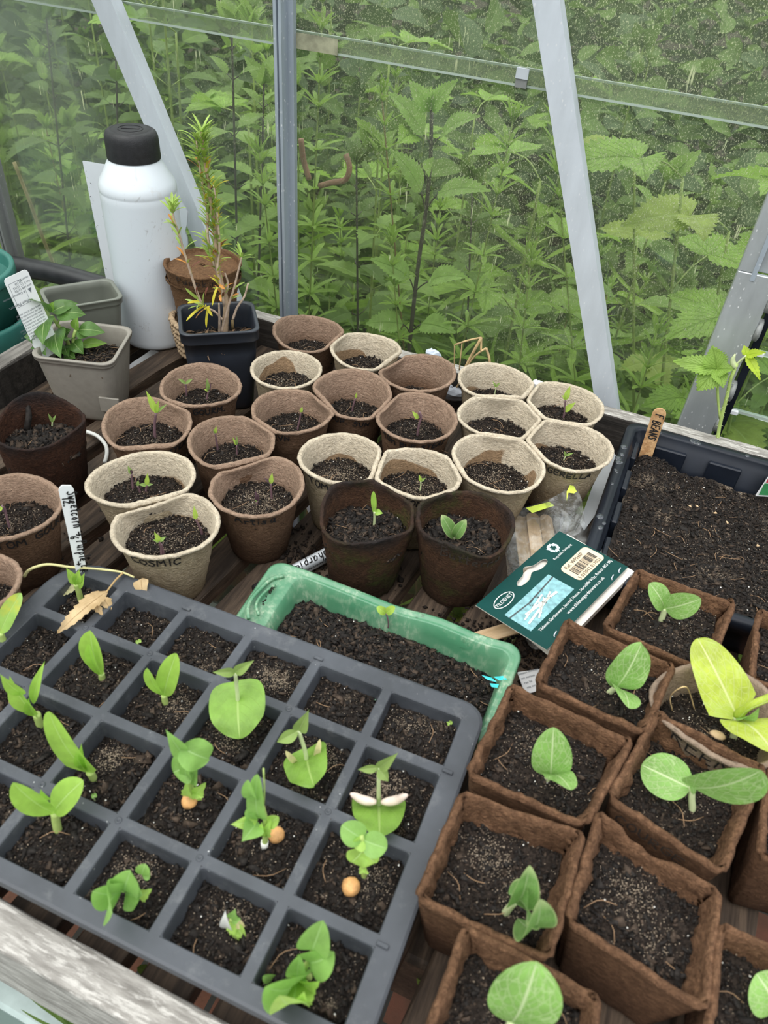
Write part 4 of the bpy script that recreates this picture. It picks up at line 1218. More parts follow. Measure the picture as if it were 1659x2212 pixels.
    # dark coir pots
    round_pot('d23', 688, 898, 1035, 1178, COIR, 'dark coir pot with a wavy rim holding a single grass-like sweetcorn sprout', .70, None, 0, .078, 1.06, ((3, .05, 2.6), (4, .02, .6)), ((2, .0045, 2.25), (3, .0022, 1.1)), .029, SOIL_DARK,
              seedlings=[((808, 1135), [(809, 1122), (809, 1105)], [((809, 1112), (807, 1061), 5.0, CORN, 'spoon', 0, .02, .3, {'n': np.array([.2, -.9, .3])}), ((810, 1106), (827, 1109), 6.0, CORN, 'lance', -2, .15, .2)], STALK_PALE, (.0011, .0012))],
              name='coir_pot', thick=.0025, lip=.0003, chips=.9, chipsize=1.9, flare=.0, rough=.0009)
    round_pot('d24', 900, 1112, 1057, 1190, COIR, 'dark coir pot lettered Buttern, with moss inside and a squash seedling', .69, 'Butternu', .30, .078, .98, ((5, .028, .4), (3, .03, 1.4)), ((3, .0022, .5), (2, .002, 1.0)), .029, SOIL_DARK,
              seedlings=[((981, 1165), [(982, 1157)], [((981, 1162), (954, 1112), 11.5, SQUASH_DARK, 'spoon', -3, .14, .45), ((983, 1162), (1007, 1122), 10.5, SQUASH_DARK, 'spoon', -4, .16, .45)], STALK_PALE, (.002, .0018))],
              name='coir_pot', thick=.0025, lip=.0003, chips=.9, chipsize=2.1, flare=.0, down=.0125, th=.0085, ink=INK_BROWN, rough=.0009)

    return round_pot(*D25, **D25K)
all_round_pots()
RIMS = dict(RECORD); RECORD = None
p, t, zs = all_round_pots()
b0 = at(58, 928, zs + .003)
m = MB(); b1 = at_up(60, 868, b0, .016)
tube(m, [b0, b0 * .5 + b1 * .5 + [.002, 0, 0], b1], [.0036, .0032, .0022], 6); m.build('wood_sliver', BARK, t)
m = MB(); b0 = at(22, 920, zs + .002); tube(m, curve([b0, at_up(36, 903, b0, .004), at_up(47, 891, b0, .008)], 6), .0007, 5); m.build('twig', TWIG_PALE, t)

# coir pot resting in a coil of rope behind the rosemary
c = at(437, 566, .868)
t = thing('coir_pot', 'brown coir pot lettered Pumpkin filled to the brim, behind the rosemary', 'pot', (c[0], c[1], .792))
p = RoundPot(c[:2], .0440, .076, .032, .792, 1.0, ((3, .012, .5), (2, .02, 1.2)), ((2, .0012, 1.0),), .003, .0004, .0012, (0, 0), .0008, 31)
p.body('pot_wall', COIR_PALE, t)
m = MB(); tht = np.arange(84) * 2 * PI / 84
loft(m, [np.array([p.pt(a, .80, .0022 + .0012 * nz(math.cos(a) * 9, math.sin(a) * 9, 4)) for a in tht]), np.array([p.pt(a, .765 + .02 * nz(a * 2, 0, 1), .0032) for a in tht]), np.array([p.pt(a, .74, .0004) for a in tht])])
m.build('wall_fold', COIR_PALE, t)
m = MB(); na = 60; V = [(c[0], c[1], .8655)]
for i in range(1, 15):
    for j in range(na):
        a = 2 * PI * j / na; q = p.pt(a, .965, -.0015); f = i / 14
        V.append((c[0] + (q[0] - c[0]) * f, c[1] + (q[1] - c[1]) * f, .8635 + .0014 * nz(math.cos(a) * f * 9, math.sin(a) * f * 9, 2) + .0015 * (1 - f)))
m.add(V, [(0, 1 + j, 1 + (j + 1) % na) for j in range(na)] + [tuple(q + 1) for q in grid_faces(na, 14, True)])
m.build('coir_filling', COIR_PALE, t, True, org=(c[0], c[1], .83))
pot_text(p, 'Pumpkin', t, p.va + PI - .18, .0105, .0085, .0010, INK_BROWN)
m = MB()
for k, (r, z) in enumerate(((.036, .7570), (.0375, .7655), (.039, .7740), (.0405, .7825), (.0415, .7905), (.0422, .7985))):
    for s in range(2):
        pts = []
        for i in range(73):
            a = 2 * PI * i / 72
            pts.append((c[0] + (r + .0018 * math.cos(a * 22 + s * PI)) * math.cos(a + k), c[1] + (r + .0018 * math.cos(a * 22 + s * PI)) * math.sin(a + k), z + .0018 * math.sin(a * 22 + s * PI)))
        tube(m, pts, .0028, 7, cap=False)
tag(m.build('rope_coil', ROPE), 'coil of pale jute rope under the Pumpkin pot', 'rope')
# ------------------------------------------------------------------ square rough fibre pots
def square_pot(corners, label, seedlings=(), h=.08, soil=.016, seed=0, text=None, ztop=None, wav=.0030, soilm=None, dips=()):
    """corners: pixels (or points) of the outer rim, far left, far right, near right, near left"""
    zt = BZ + h
    K = [at(*q, zt) if len(q) == 2 else np.array([q[0], q[1], zt]) for q in corners]
    ctr = sum(K) / 4; ctr[2] = BZ
    t = thing('square_fibre_pot', label, 'pot', ctr)
    ns = 22
    def outline(scale, z, inset, wave, rc=.10):
        out = []
        for i in range(4):
            a = K[i]; b = K[(i + 1) % 4]
            ab = unit(b - a); inn = np.array([-ab[1], ab[0], 0.0])
            if inn @ (ctr - a) < 0: inn = -inn
            for j in range(ns):
                s = j / ns
                # rounded corners: pull the ends of each side in a little
                e = min(s, 1 - s)
                pull = .0036 * max(0, 1 - e / .075) ** 2
                p = a + (b - a) * s
                p = ctr + (p - ctr) * scale
                d = (ctr - p); d[2] = 0; d = unit(d)
                nn = wave * (nz(p[0] * 95 + seed, p[1] * 95, z * 60) + .8 * nz(p[0] * 230, p[1] * 230 + seed, z * 200))
                p = p + inn * (inset + nn) + d * pull
                zz = z
                if z > BZ + h * .8:
                    zz += .0032 * max(0, 1 - e / .13) ** 2 + .0018 * nz(p[0] * 60, p[1] * 60, seed) + .0009 * nz(p[0] * 220, p[1] * 220, seed)
                    for (side, s0, dep, wd) in dips:
                        if side == i: zz -= dep * math.exp(-((s - s0) / wd) ** 2)
                out.append((p[0], p[1], zz))
        return np.array(out)
    m = MB()
    rings = [np.tile(ctr + [0, 0, .001], (4 * ns, 1)), outline(.70, BZ, .001, .0004)]
    for u in np.linspace(.06, .93, 11):
        rings.append(outline(.72 + .275 * u, BZ + h * u, 0, .0008))
    rings += [outline(1.0, BZ + h * .975, -.0004, .0008), outline(1.0, BZ + h, .0008, .0008), outline(1.0, BZ + h + .0004, .0024, .0008), outline(1.0, BZ + h - .001, .0042, .0012)]
    for u in np.linspace(.93, .45, 14):
        rings.append(outline(.74 + .26 * u, BZ + h * u, .0046, wav))
    rings.append(np.tile(ctr + [0, 0, h * .44], (4 * ns, 1)))
    loft(m, rings)
    m.build('pot_wall', PEAT, t, True, org=ctr)
    u = 1 - soil / h; sc = .74 + .26 * u
    ex = ((K[1] - K[0]) + (K[2] - K[3])) / 2; ey = ((K[0] - K[3]) + (K[1] - K[2])) / 2
    zs = zt - soil
    wx = np.linalg.norm(ex) * sc - .0070; wy = np.linalg.norm(ey) * sc - .0070
    compost('compost', t, ctr[0], ctr[1], zs, 'rect', (wx, wy), soilm or SOIL_FINE, .0020, .003, None, seed + 40, .55, .10, patches=((-.12, .18, .13, 420), (.2, -.1, .10, 160)) if seed in (3, 5, 6) else ((.1, .1, .15, 160),), rot=math.atan2(ex[1], ex[0]), chipsize=1.1, res=26)
    if text:
        side, s0, s1, dz, hh = text[1:]
        b, a = K[side], K[(side + 1) % 4]
        ab = unit(b - a); nn = np.array([ab[1], -ab[0], 0.0])
        if nn @ (ctr - a) > 0: nn = -nn
        def mp(x, y):
            p = a + (b - a) * s0 + ab * x; p = ctr + (p - ctr) * (.72 + .275 * (1 - (dz - y) / h)); p[2] = zt - dz + y
            return p + nn * .0022, nn
        m = MB(); hand(text[0], hh, mp, .0012, m, 0, 0, 5); m.build('lettering', INK_BROWN, t, False)
    for s in seedlings:
        bp = at(s[0][0], s[0][1], zs + .002)
        seedling(t, bp, s[1], s[2], s[3], s[4] if len(s) > 4 else (.0024, .0019))
    return t, zs, ctr

def sl(tip, w, src=None, mt=None, dep=0, bend=.10, fold=.12, shape='oval', **kw):
    kw.setdefault('nl', 18); kw.setdefault('nw', 10)
    return (src, tip, w, mt or SQUASH, shape, dep, bend, fold, kw)
UPF = np.array([.30, -.55, .78])      # blades that face up and towards the bench front
square_pot([(1375, 1226), (1592, 1302), (1535, 1452), (1298, 1356)], 'square brown fibre pot touching the black tray, squash seedling with two spread leaves', seed=1, soil=.013,
    seedlings=[((1427, 1342), [(1433, 1326), (1436, 1314)], [sl((1403, 1260), 17, None, None, -3, n=UPF), sl((1514, 1293), 20, None, None, -8, n=UPF)], STALK_PALE)])
square_pot([(1222, 1335), (1463, 1438), (1397, 1590), (1153, 1476)], 'square brown fibre pot beside the green card, squash leaves one upright one low', seed=2, soil=.015,
    seedlings=[((1316, 1497), [(1324, 1490), (1331, 1485)], [sl((1386, 1390), 25, None, None, 6, n=np.array([.1, -.8, .5]), wave=.05), sl((1358, 1530), 21, None, None, -27, n=UPF)], STALK_PALE)])
square_pot([(1103, 1473), (1372, 1600), (1270, 1790), (1002, 1672)], 'square brown fibre pot right of the cell tray corner, oval squash leaf standing up', seed=3, soil=.018,
    seedlings=[((1180, 1686), [(1184, 1680), (1189, 1676)], [sl((1196, 1571), 24, None, None, 4, n=np.array([.1, -.85, .45])), sl((1234, 1708), 17, None, None, -20, n=UPF, wave=.06)], STALK_PALE)])
square_pot([(1420, 1530), (1659, 1662), (1566, 1895), (1308, 1722)], 'square brown fibre pot in front of the GREEN pot, two broad squash leaves held flat', seed=4, soil=.022, wav=.003,
    text=('COURGE', 2, .12, .9, .016, .009),
    seedlings=[((1494, 1750), [(1494, 1725), (1495, 1700)], [sl((1386, 1652), 27, (1492, 1703), None, -4, n=UPF, bend=.06), sl((1645, 1664), 35, (1497, 1701), None, -6, n=UPF, bend=.06), sl((1499, 1716), 4, (1492, 1690), None, -2, shape='oval', n=UPF)], STALK_PALE)])
square_pot([(995, 1703), (1268, 1800), (1193, 2082), (892, 1943)], 'square brown fibre pot right of the tray, squash with dark cupped leaf edged pale', seed=5, soil=.020,
    seedlings=[((1092, 1972), [(1101, 1960), (1110, 1950)], [sl((1144, 1869), 15, None, SQUASH_DARK, -2, n=np.array([.3, -.8, .35]), fold=.6, shape='oval'), sl((1136, 1996), 20, (1098, 1930), SQUASH_DARK, -24, n=UPF, fold=.40), sl((1166, 1942), 19, (1118, 1984), SQUASH_DARK, -22, n=UPF, fold=.35)], STALK_PALE)])
square_pot([(1290, 1746), (1562, 1925), (1530, 2195), (1216, 1988)], 'square brown fibre pot with a torn rim, compost but no seedling', seed=6, soil=.019, wav=.0034, dips=((0, .48, .010, .12), (0, .30, .006, .08)))
K7 = at(1003, 1990, .83)
ex = np.array([.0745, -.004]); ey = np.array([-.003, -.076])
A = K7[:2]
square_pot([tuple(A) + (0,), tuple(A + ex) + (0,), tuple(A + ex + ey) + (0,), tuple(A + ey) + (0,)], 'square brown fibre pot at the bottom edge with one large pale squash leaf', seed=7, soil=.017,
    seedlings=[((1094, 2235), [(1098, 2222), (1104, 2208)], [sl((1160, 2077), 33, None, None, 8, n=np.array([.1, -.8, .5]), shape='spoon')], STALK_PALE)])
K8 = at(1553, 1985, .83)[:2]
square_pot([tuple(K8) + (0,), tuple(K8 + ex) + (0,), tuple(K8 + ex + ey) + (0,), tuple(K8 + ey) + (0,)], 'square brown fibre pot at the lower right corner of the picture', seed=8, soil=.016,
    seedlings=[((1690, 2215), [(1690, 2195), (1680, 2180)], [sl((1634, 2103), 26, None, None, -4, n=UPF)], STALK_PALE)])
K9 = at(1617, 1466, .83)[:2]
square_pot([tuple(K9 - ey) + (0,), tuple(K9 + ex - ey) + (0,), tuple(K9 + ex) + (0,), tuple(K9) + (0,)], 'square brown fibre pot cut off by the right edge below the black tray', seed=9, soil=.014)
K10 = at(1632, 1850, .83)[:2]
ex2 = np.array([.070, .010]); ey2 = np.array([.006, .072])
square_pot([tuple(K10 + ey2) + (0,), tuple(K10 + ex2 + ey2) + (0,), tuple(K10 + ex2) + (0,), tuple(K10) + (0,)], 'square brown fibre pot cut off by the right edge, front face showing', seed=10, soil=.014)

# round grey-tan pot lettered GREEN, with the yellow squash
p, t, zs = round_pot('g', 1430, 1690, 1428, 1640, GREYFIB, 'grey-tan round pot lettered GREEN holding the big yellowing squash seedling', .70, 'GREEN', -.06, .080, .95, ((3, .05, 1.2), (2, .05, .2)), ((1, .003, .5), (3, .002, 2.0)), .026, SOIL_FINE, th=.011, down=.014, drop=.05,
    seedlings=[((1584, 1593), [(1587, 1570), (1590, 1546)], [
        sl((1507, 1379), 34, (1592, 1548), SQUASH_YEL, 10, n=np.array([.35, -.75, .5]), shape='strap', bend=.05, wave=.03, nl=24),
        sl((1672, 1628), 36, (1585, 1556), SQUASH_YEL, -26, n=np.array([.2, -.45, .85]), bend=.12, wave=.03, nl=20)], STALK_PALE, (.0024, .0026))])
m = MB(); b0 = at_up(1592, 1546, at(1584, 1593, zs))
tube(m, curve([b0, at_up(1625, 1522, b0, -.004), at_up(1672, 1503, b0, .004)], 10), [.0032] * 3 + [.0026] * 7, 8); m.build('young_shoot', SQUASH_YEL, t)
m = MB(); leaf(m, b0, at_up(1640, 1528, b0, -.006), .010, UPF, .1, .6, 'lance'); m.build('folded_leaf', SQUASH, t)
m = MB(); b1 = at(1452, 1535, zs + .001); b2 = at(1500, 1532, zs + .001)
tube(m, curve([b1, at_up(1448, 1505, b1, .0), at_up(1475, 1484, b1), at_up(1492, 1503, b2), b2], 18), .0005, 5); m.build('dry_stalk_loop', STRAW, t)
m = MB(); s0 = at(1549, 1590, zs + .002); th_ = np.arange(14) * 2 * PI / 14
loft(m, [np.stack([s0[0] + r * .0055 * np.cos(th_), s0[1] + r * .0036 * np.sin(th_), np.full(14, s0[2] + z)], 1) for r, z in ((.1, -.001), (.8, .0), (1, .0012), (.8, .0024), (.1, .003))], 0, True, True)
m.build('squash_seed', STICK, t)
# ------------------------------------------------------------------ blue-grey cell tray
TZ = .805
TA = math.radians(1.12)
TO = np.array([-.3137, .3146])
CEX = np.array([math.cos(TA), math.sin(TA)]); CEY = np.array([math.sin(TA), -math.cos(TA)])
PITCH = .055
def tp(i, j, z=TZ):
    q = TO + PITCH * (i * CEX + j * CEY)
    return np.array([q[0], q[1], z])
tray = thing('cell_tray', 'blue-grey plastic tray of square cells holding sweetcorn, bean and pea seedlings', 'seed tray', tp(2, 2, BZ))
colx = [-.76, 0, 1, 2, 3, 4, 5.0]; rowy = [.22, 1, 2, 3, 3.80]
hw = .058                          # half the width of a divider, in pitches
cells = {}
for a in range(6):
    for b in range(4):
        x0 = colx[a] + (hw if a else 0); x1 = colx[a + 1] - (hw if a < 5 else 0)
        y0 = rowy[b] + (hw if b else 0); y1 = rowy[b + 1] - (hw if b < 3 else 0)
        cells[(a, b)] = (x0, x1, y0, y1)
m = MB()
X0, X1, Y0, Y1 = -1.02, 5.26, -.04, 3.99
# top face: the strips between the openings, then cell walls and the skirt
xs = sorted(set([X0 + .36, X1 - .30] + [c[0] for c in cells.values()] + [c[1] for c in cells.values()]))
ys = sorted(set([Y0 + .02, Y1 - .02] + [c[2] for c in cells.values()] + [c[3] for c in cells.values()]))
def open_at(x, y):
    return any(c[0] < x < c[1] and c[2] < y < c[3] for c in cells.values())
cx0, cx1 = min(c[0] for c in cells.values()), max(c[1] for c in cells.values())
cy0, cy1 = min(c[2] for c in cells.values()), max(c[3] for c in cells.values())
xs = [x for x in xs if cx0 <= x <= cx1]; ys = [y for y in ys if cy0 <= y <= cy1]
for i in range(len(xs) - 1):
    for j in range(len(ys) - 1):
        if open_at((xs[i] + xs[i + 1]) / 2, (ys[j] + ys[j + 1]) / 2): continue
        m.add([tp(xs[i], ys[j]), tp(xs[i], ys[j + 1]), tp(xs[i + 1], ys[j + 1]), tp(xs[i + 1], ys[j])], [(0, 1, 2, 3)])
# rim from the block of cells out to a chamfered, rounded outline
def outer(off):
    c = []
    rr = .30
    for (sx, sy, a0, ch) in ((1, -1, 270, .30), (1, 1, 0, .30), (-1, 1, 90, .55), (-1, -1, 180, .62)):
        px = (X1 if sx > 0 else X0) + sx * off; py = (Y1 if sy > 0 else Y0) + sy * off
        for k in range(7):
            a = math.radians(a0 + 90 * k / 6)
            c.append((px - sx * ch + ch * math.cos(a), py - sy * ch + ch * math.sin(a)))
    return c
def inner():
    c = []
    for (x, y) in ((cx1, cy0), (cx1, cy1), (cx0, cy1), (cx0, cy0)):
        c += [(x, y)] * 7
    return c
rings = [[tp(*q) for q in inner()], [tp(*q) for q in outer(-.03)], [tp(q[0], q[1], TZ - .0007) for q in outer(0)], [tp(q[0], q[1], TZ - .007) for q in outer(.004)],
         [tp(q[0], q[1], TZ - .007) for q in outer(-.02)], [tp(q[0], q[1], TZ - .002) for q in outer(-.05)]]
loft(m, [np.array(r)[::-1] for r in rings])
for (x0, x1, y0, y1) in cells.values():
    R = []
    for (z, ins) in ((TZ, 0), (TZ - .0006, .010), (TZ - .0025, .016), (TZ - .046, .085)):
        R.append(np.array([tp(x, y, z) for x, y in [(q[0], q[1]) for q in rrect(x1 - x0 - 2 * ins, y1 - y0 - 2 * ins, .02 + ins * .8, 4, (x0 + x1) / 2, (y0 + y1) / 2)]]))
    # square opening to rounded wall
    loft(m, R, 0, False, True)
    # corner fillets between the square opening and the rounded wall
m.build('cell_grid', TRAY, tray, False)
for (i, j) in [(0, 1), (1, 1), (2, 2), (4, 2), (3, 3), (1, 3), (0, 2), (3, 1), (2, 3)]:
    m = MB(); c = tp(i, j, TZ); th_ = np.arange(14) * 2 * PI / 14
    loft(m, [np.stack([c[0] + r * np.cos(th_), c[1] + r * np.sin(th_), np.full(14, TZ + z)], 1) for r, z in ((.0022, 0), (.0019, .0007), (.0010, .0007), (.0008, .0002))], 0, False, True)
    m.build('mould_mark', TRAY, tray)
for (i, j) in [(1, .16), (3, .16), (5.06, 1.0), (5.06, 3.02)]:
    m = MB(); box(m, tp(i, j, TZ - .001) - [.0035, .0012, 0], tp(i, j, TZ + .0016) + [.0035, .0012, 0], 0, .0004)
    m.build('rim_notch', TRAY, tray, False)
CELLZ = TZ - .0125
lv = {(0, 0): -.002, (1, 0): -.003, (2, 0): .002, (3, 0): .003, (4, 0): .0, (5, 0): .001, (0, 3): -.001, (0, 1): 0}
for k, (x0, x1, y0, y1) in cells.items():
    z = CELLZ + lv.get(k, RNG.uniform(-.0025, .0015))
    c = tp((x0 + x1) / 2, (y0 + y1) / 2)
    sandy = {(3, 0): (.12, -.02, .15, 900), (0, 3): (.0, .1, .13, 800), (2, 2): (-.18, .22, .12, 500), (3, 1): (.0, .0, .12, 300), (4, 1): (.1, .25, .14, 700), (5, 1): (-.1, .2, .14, 600), (3, 3): (-.1, .2, .13, 450), (4, 3): (.1, .2, .14, 350), (2, 1): (.2, .1, .12, 450), (5, 2): (.2, .1, .13, 300), (5, 0): (-.1, .2, .14, 250)}
    compost('compost', tray, c[0], c[1], z, 'rect', ((x1 - x0) * PITCH - .0036, (y1 - y0) * PITCH - .0036), SOIL, .0022, .0022, None, k[0] * 11 + k[1] * 5, .55,
            .15, rot=TA, chipsize=1.25, white=.005, patches=(sandy[k],) if k in sandy else ())
def cell_z(px, py):
    return at(px, py, CELLZ + .001)
def ts(base, pts, leaves, stem=STALK_PALE, r=(.0016, .0012), **kw):
    return seedling(tray, cell_z(*base), pts, leaves, stem, r, **kw)
N_UP = np.array([.25, -.55, .80]); N_FR = np.array([.15, -.9, .35])
def cl(tip, w, src=None, mt=None, dep=0, bend=.06, fold=.25, shape='strap', **kw):
    return (src, tip, w, mt or CORN, shape, dep, bend, fold, kw)
# sweetcorn
ts((175, 1297), [(170, 1278), (164, 1261)], [cl((143, 1226), 7, shape='lance', fold=.4), cl((171, 1230), 7, shape='lance', dep=-2, fold=.4), cl((183, 1237), 6, (167, 1272), shape='lance', dep=-3, fold=.4)], STALK_GR, (.0024, .0020))
ts((15, 1404), [(7, 1385), (0, 1367)], [cl((45, 1281), 13, mt=CORN_YEL, dep=4, n=N_FR, shape='oval', wave=.05)], STALK_GR, (.0027, .0023))
ts((221, 1467), [(219, 1455)], [cl((195, 1362), 17.5, dep=3, n=N_FR, shape='spoon', fold=.35), cl((192, 1391), 8, (220, 1460), dep=-3, n=N_FR, shape='spoon', fold=.5)], STALK_GR, (.0026, .0022))
ts((88, 1571), [(79, 1543)], [cl((21, 1460), 16, dep=3, n=N_FR, shape='lance', fold=.35), cl((0, 1456), 9, (52, 1500), dep=-4, n=N_UP, shape='lance'), cl((97, 1428), 7, (72, 1520), dep=2, n=N_FR, shape='lance', fold=.5), cl((62, 1508), 9, (78, 1548), dep=-4, n=N_FR, shape='lance', fold=.5)], STALK_GR, (.0022, .0026))
ts((201, 1680), [(194, 1668)], [cl((106, 1537), 20, dep=6, n=N_FR, shape='strap', fold=.12, nl=20), cl((176, 1606), 8, (194, 1668), dep=-4, n=N_FR, shape='lance', fold=.6), cl((164, 1625), 6, (186, 1660), dep=-6, n=N_FR, shape='lance', fold=.6)], STALK_GR, (.0024, .0026))
ts((126, 1795), [(118, 1755)], [cl((28, 1690), 15, dep=2, n=N_UP, shape='spoon', fold=.45), cl((180, 1686), 18, (116, 1752), dep=-2, n=np.array([-.3, -.8, .5]), shape='oval', fold=.2), cl((88, 1705), 6, (108, 1728), dep=-3, n=N_UP, shape='lance')], STALK_GR, (.0026, .0024))
ts((357, 1517), [(354, 1502)], [cl((381, 1411), 15, dep=2, n=N_FR, shape='oval', fold=.2), cl((318, 1443), 9, dep=-4, n=N_FR, shape='spoon', fold=.4)], STALK_GR, (.0025, .0020))
# runner beans: a stem with a folded pair on top, and a broad leaf hanging towards the bench front
def bn(tip, w, src, mt=None, dep=0, bend=.08, fold=.1, shape='heart', **kw):
    return (src, tip, w, mt or BEAN, shape, dep, bend, fold, dict(dict(nl=18, nw=10), **kw))
ts((516, 1560), [(514, 1512), (508, 1452)], [bn((459, 1452), 6, None, BEAN_OLIVE, -2, shape='lance', fold=.8), bn((549, 1426), 7, None, BEAN_OLIVE, -2, shape='lance', fold=.8),
    bn((518, 1596), 38, (514, 1512), None, -24, n=np.array([.25, -.66, .70]), wave=.03)], STALK_PALE, (.0016, .0012))
ts((664, 1662), [(661, 1632), (645, 1578)], [bn((598, 1603), 8, None, BEAN_OLIVE, -3, shape='lance', fold=.7), bn((667, 1533), 9, None, BEAN_OLIVE, 0, shape='lance', fold=.7),
    bn((679, 1700), 31, (664, 1640), None, -24, n=np.array([.25, -.66, .70]), wave=.05),
    bn((617, 1622), 4, (640, 1648), BEAN_COT_YEL, -3, shape='oval'), bn((691, 1597), 4, (682, 1640), BEAN_COT_YEL, 2, shape='oval')], STALK_PALE, (.0016, .0012))
b_ = ts((818, 1745), [(818, 1718), (818, 1658)], [bn((773, 1662), 5, None, BEAN_OLIVE, -2, shape='lance', fold=.8), bn((860, 1626), 7, None, BEAN_OLIVE, -1, shape='lance', fold=.8), bn((839, 1688), 7, None, BEAN_OLIVE, -5, shape='lance', fold=.6),
    bn((820, 1811), 34, (818, 1740), None, -30, n=np.array([.25, -.66, .70]), wave=.04)], STALK_PALE, (.0017, .0012))
for (a, b) in (((813, 1733), (757, 1714)), ((824, 1733), (880, 1717))):
    m = MB(); bb = cell_z(818, 1745); p0 = at_up(*a, bb, -.004); p1 = at_up(*b, bb, -.004)
    tube(m, curve([p0, (p0 + p1) / 2 - [0, 0, .0025], p1], 10), [.0013, .0022, .0027, .0029, .0029, .0028, .0026, .0023, .0018, .0007], 9); m.build('seed_leaf', BEAN_COT, b_)
# peas
def pl(tip, w, src=None, mt=None, dep=0, bend=.10, fold=.2, shape='oval', **kw):
    return (src, tip, w, mt or PEA, shape, dep, bend, fold, dict(dict(nl=12, nw=8), **kw))
def pea_seed(parent, px, py, r, n=20):
    c = at(px, py, CELLZ + .004); m = MB(); th_ = np.arange(n) * 2 * PI / n
    R = []
    for ph in np.linspace(-PI / 2, PI / 2, 11):
        R.append(np.array([[c[0] + r * math.cos(ph) * math.cos(a) * (1 + .16 * nz(math.cos(a) * 3, math.sin(a) * 3, ph * 2) + .10 * nz(math.cos(a) * 9, math.sin(a) * 9, ph * 6)), c[1] + r * math.cos(ph) * math.sin(a) * (1 + .14 * nz(math.cos(a) * 3 + 5, math.sin(a) * 3, ph * 2)), c[2] + r * .85 * math.sin(ph)] for a in th_]))
    loft(m, R); m.build('pea_seed', PEASEED, parent)
o = ts((416, 1733), [(414, 1712), (408, 1670), (400, 1630)], [pl((358, 1576), 9, (396, 1630), None, 2, shape='lance', fold=.6), pl((452, 1640), 19, (388, 1612), None, -3, n=N_UP, wave=.06), pl((374, 1668), 19, (410, 1648), None, -2, n=N_FR, wave=.05), pl((402, 1640), 8, (412, 1690), None, -5, n=N_FR, wave=.1), pl((428, 1650), 9, (414, 1690), None, -4, n=N_FR, fold=.5, shape='lance'),
    pl((445, 1690), 10, (416, 1722), PEA_LIGHT, -4, n=N_FR, shape='tooth', teeth=4), pl((404, 1690), 9, (414, 1722), PEA_LIGHT, -5, n=N_FR, shape='tooth', teeth=4), pl((440, 1722), 8, (417, 1708), PEA_LIGHT, -7, n=N_UP, shape='tooth', teeth=4)], STALK_GR, (.0020, .0016))
pea_seed(o, 409, 1730, .0050)
o = ts((572, 1828), [(574, 1800), (574, 1775), (566, 1740)], [pl((556, 1672), 11, (562, 1768), None, 2, n=N_FR, shape='strap', fold=.2), pl((536, 1684), 8, (550, 1722), None, -2, n=N_FR, fold=.5), pl((522, 1818), 13, (556, 1775), None, -12, n=N_UP, fold=.4, shape='lance'), pl((498, 1781), 8, (556, 1772), PEA_LIGHT, -3, n=N_UP, shape='lance'), pl((602, 1764), 8, (576, 1780), PEA_LIGHT, -3, n=N_UP), pl((537, 1745), 7, (552, 1770), None, 0, n=N_FR),
    pl((586, 1768), 7, (574, 1806), PEA_LIGHT, -3, n=N_FR, shape='tooth', teeth=4), pl((566, 1776), 7, (570, 1806), PEA_LIGHT, -4, n=N_FR, shape='tooth', teeth=4), pl((560, 1806), 6, (574, 1795), PEA_LIGHT, -5, n=N_FR, shape='tooth', teeth=3)], STALK_GR, (.0021, .0014))
m = MB(); bb = cell_z(571, 1828); tube(m, [bb - [0, 0, .003], bb + [.0004, 0, .006]], [.0022, .0024], 8); m.build('shoot_base', PEAROOT, o)
m = MB(); tube(m, curve([at_up(570, 1740, bb), at_up(571, 1700, bb), at_up(569, 1660, bb)], 6), .0005, 5); m.build('tendril', STALK_GR, o)
pea_seed(o, 597, 1803, .0050)
o = ts((786, 1897), [(786, 1870), (786, 1830), (780, 1806)], [pl((738, 1782), 14, (785, 1812), None, 2, n=N_UP), pl((836, 1832), 14, (784, 1814), None, -2, n=N_UP), pl((763, 1828), 9, (784, 1812), PEA_LIGHT, -4, n=N_FR, fold=.5), pl((759, 1862), 13, (785, 1836), PEA_LIGHT, -4, n=N_FR, shape='oval', wave=.06), pl((812, 1864), 13, (788, 1836), PEA_LIGHT, -4, n=N_FR, wave=.06), pl((776, 1888), 5, (786, 1872), PEA_LIGHT, -4, n=N_FR, shape='tooth', teeth=3), pl((797, 1888), 5, (786, 1872), PEA_LIGHT, -4, n=N_FR, shape='tooth', teeth=3)], STALK_GR, (.0018, .0014))
pea_seed(o, 758, 1915, .0054)
ts((290, 1950), [(284, 1935), (272, 1918)], [pl((200, 1925), 17, (262, 1925), None, -4, n=N_UP), pl((243, 1972), 20, (262, 1926), None, -22, n=N_UP), pl((282, 1882), 17, (272, 1926), None, -4, n=N_UP, wave=.05), pl((306, 1935), 16, (270, 1928), None, -10, n=N_UP, wave=.06), pl((328, 1920), 8, (300, 1938), PEA_LIGHT, -4, n=N_UP, shape='tooth', teeth=4), pl((314, 1866), 8, (306, 1890), PEA, 2, n=N_UP), pl((324, 1886), 6, (308, 1892), PEA, 0, n=N_UP)], STALK_GR, (.0018, .0013))
ts((500, 2000), [(500, 1985)], [pl((509, 1963), 6, None, PEA, 0, n=N_FR, shape='lance'), pl((487, 1966), 7, (497, 2005), PEAROOT, -2, n=N_FR, shape='lance'), pl((515, 2040), 6, (500, 1992), PEA_LIGHT, -8, n=N_UP, shape='tooth', teeth=3), pl((532, 2030), 6, (505, 1992), PEA_LIGHT, -8, n=N_UP, shape='lance'), pl((530, 2002), 5, (503, 1990), BEAN_COT_YEL, -3, n=N_UP, shape='lance'), pl((520, 1985), 6, (500, 1985), PEA, -2, n=N_UP, shape='tooth', teeth=4), pl((508, 2020), 6, (495, 1990), PEA_LIGHT, -6, n=N_UP, shape='tooth', teeth=4)], STALK_GR, (.0016, .0012))
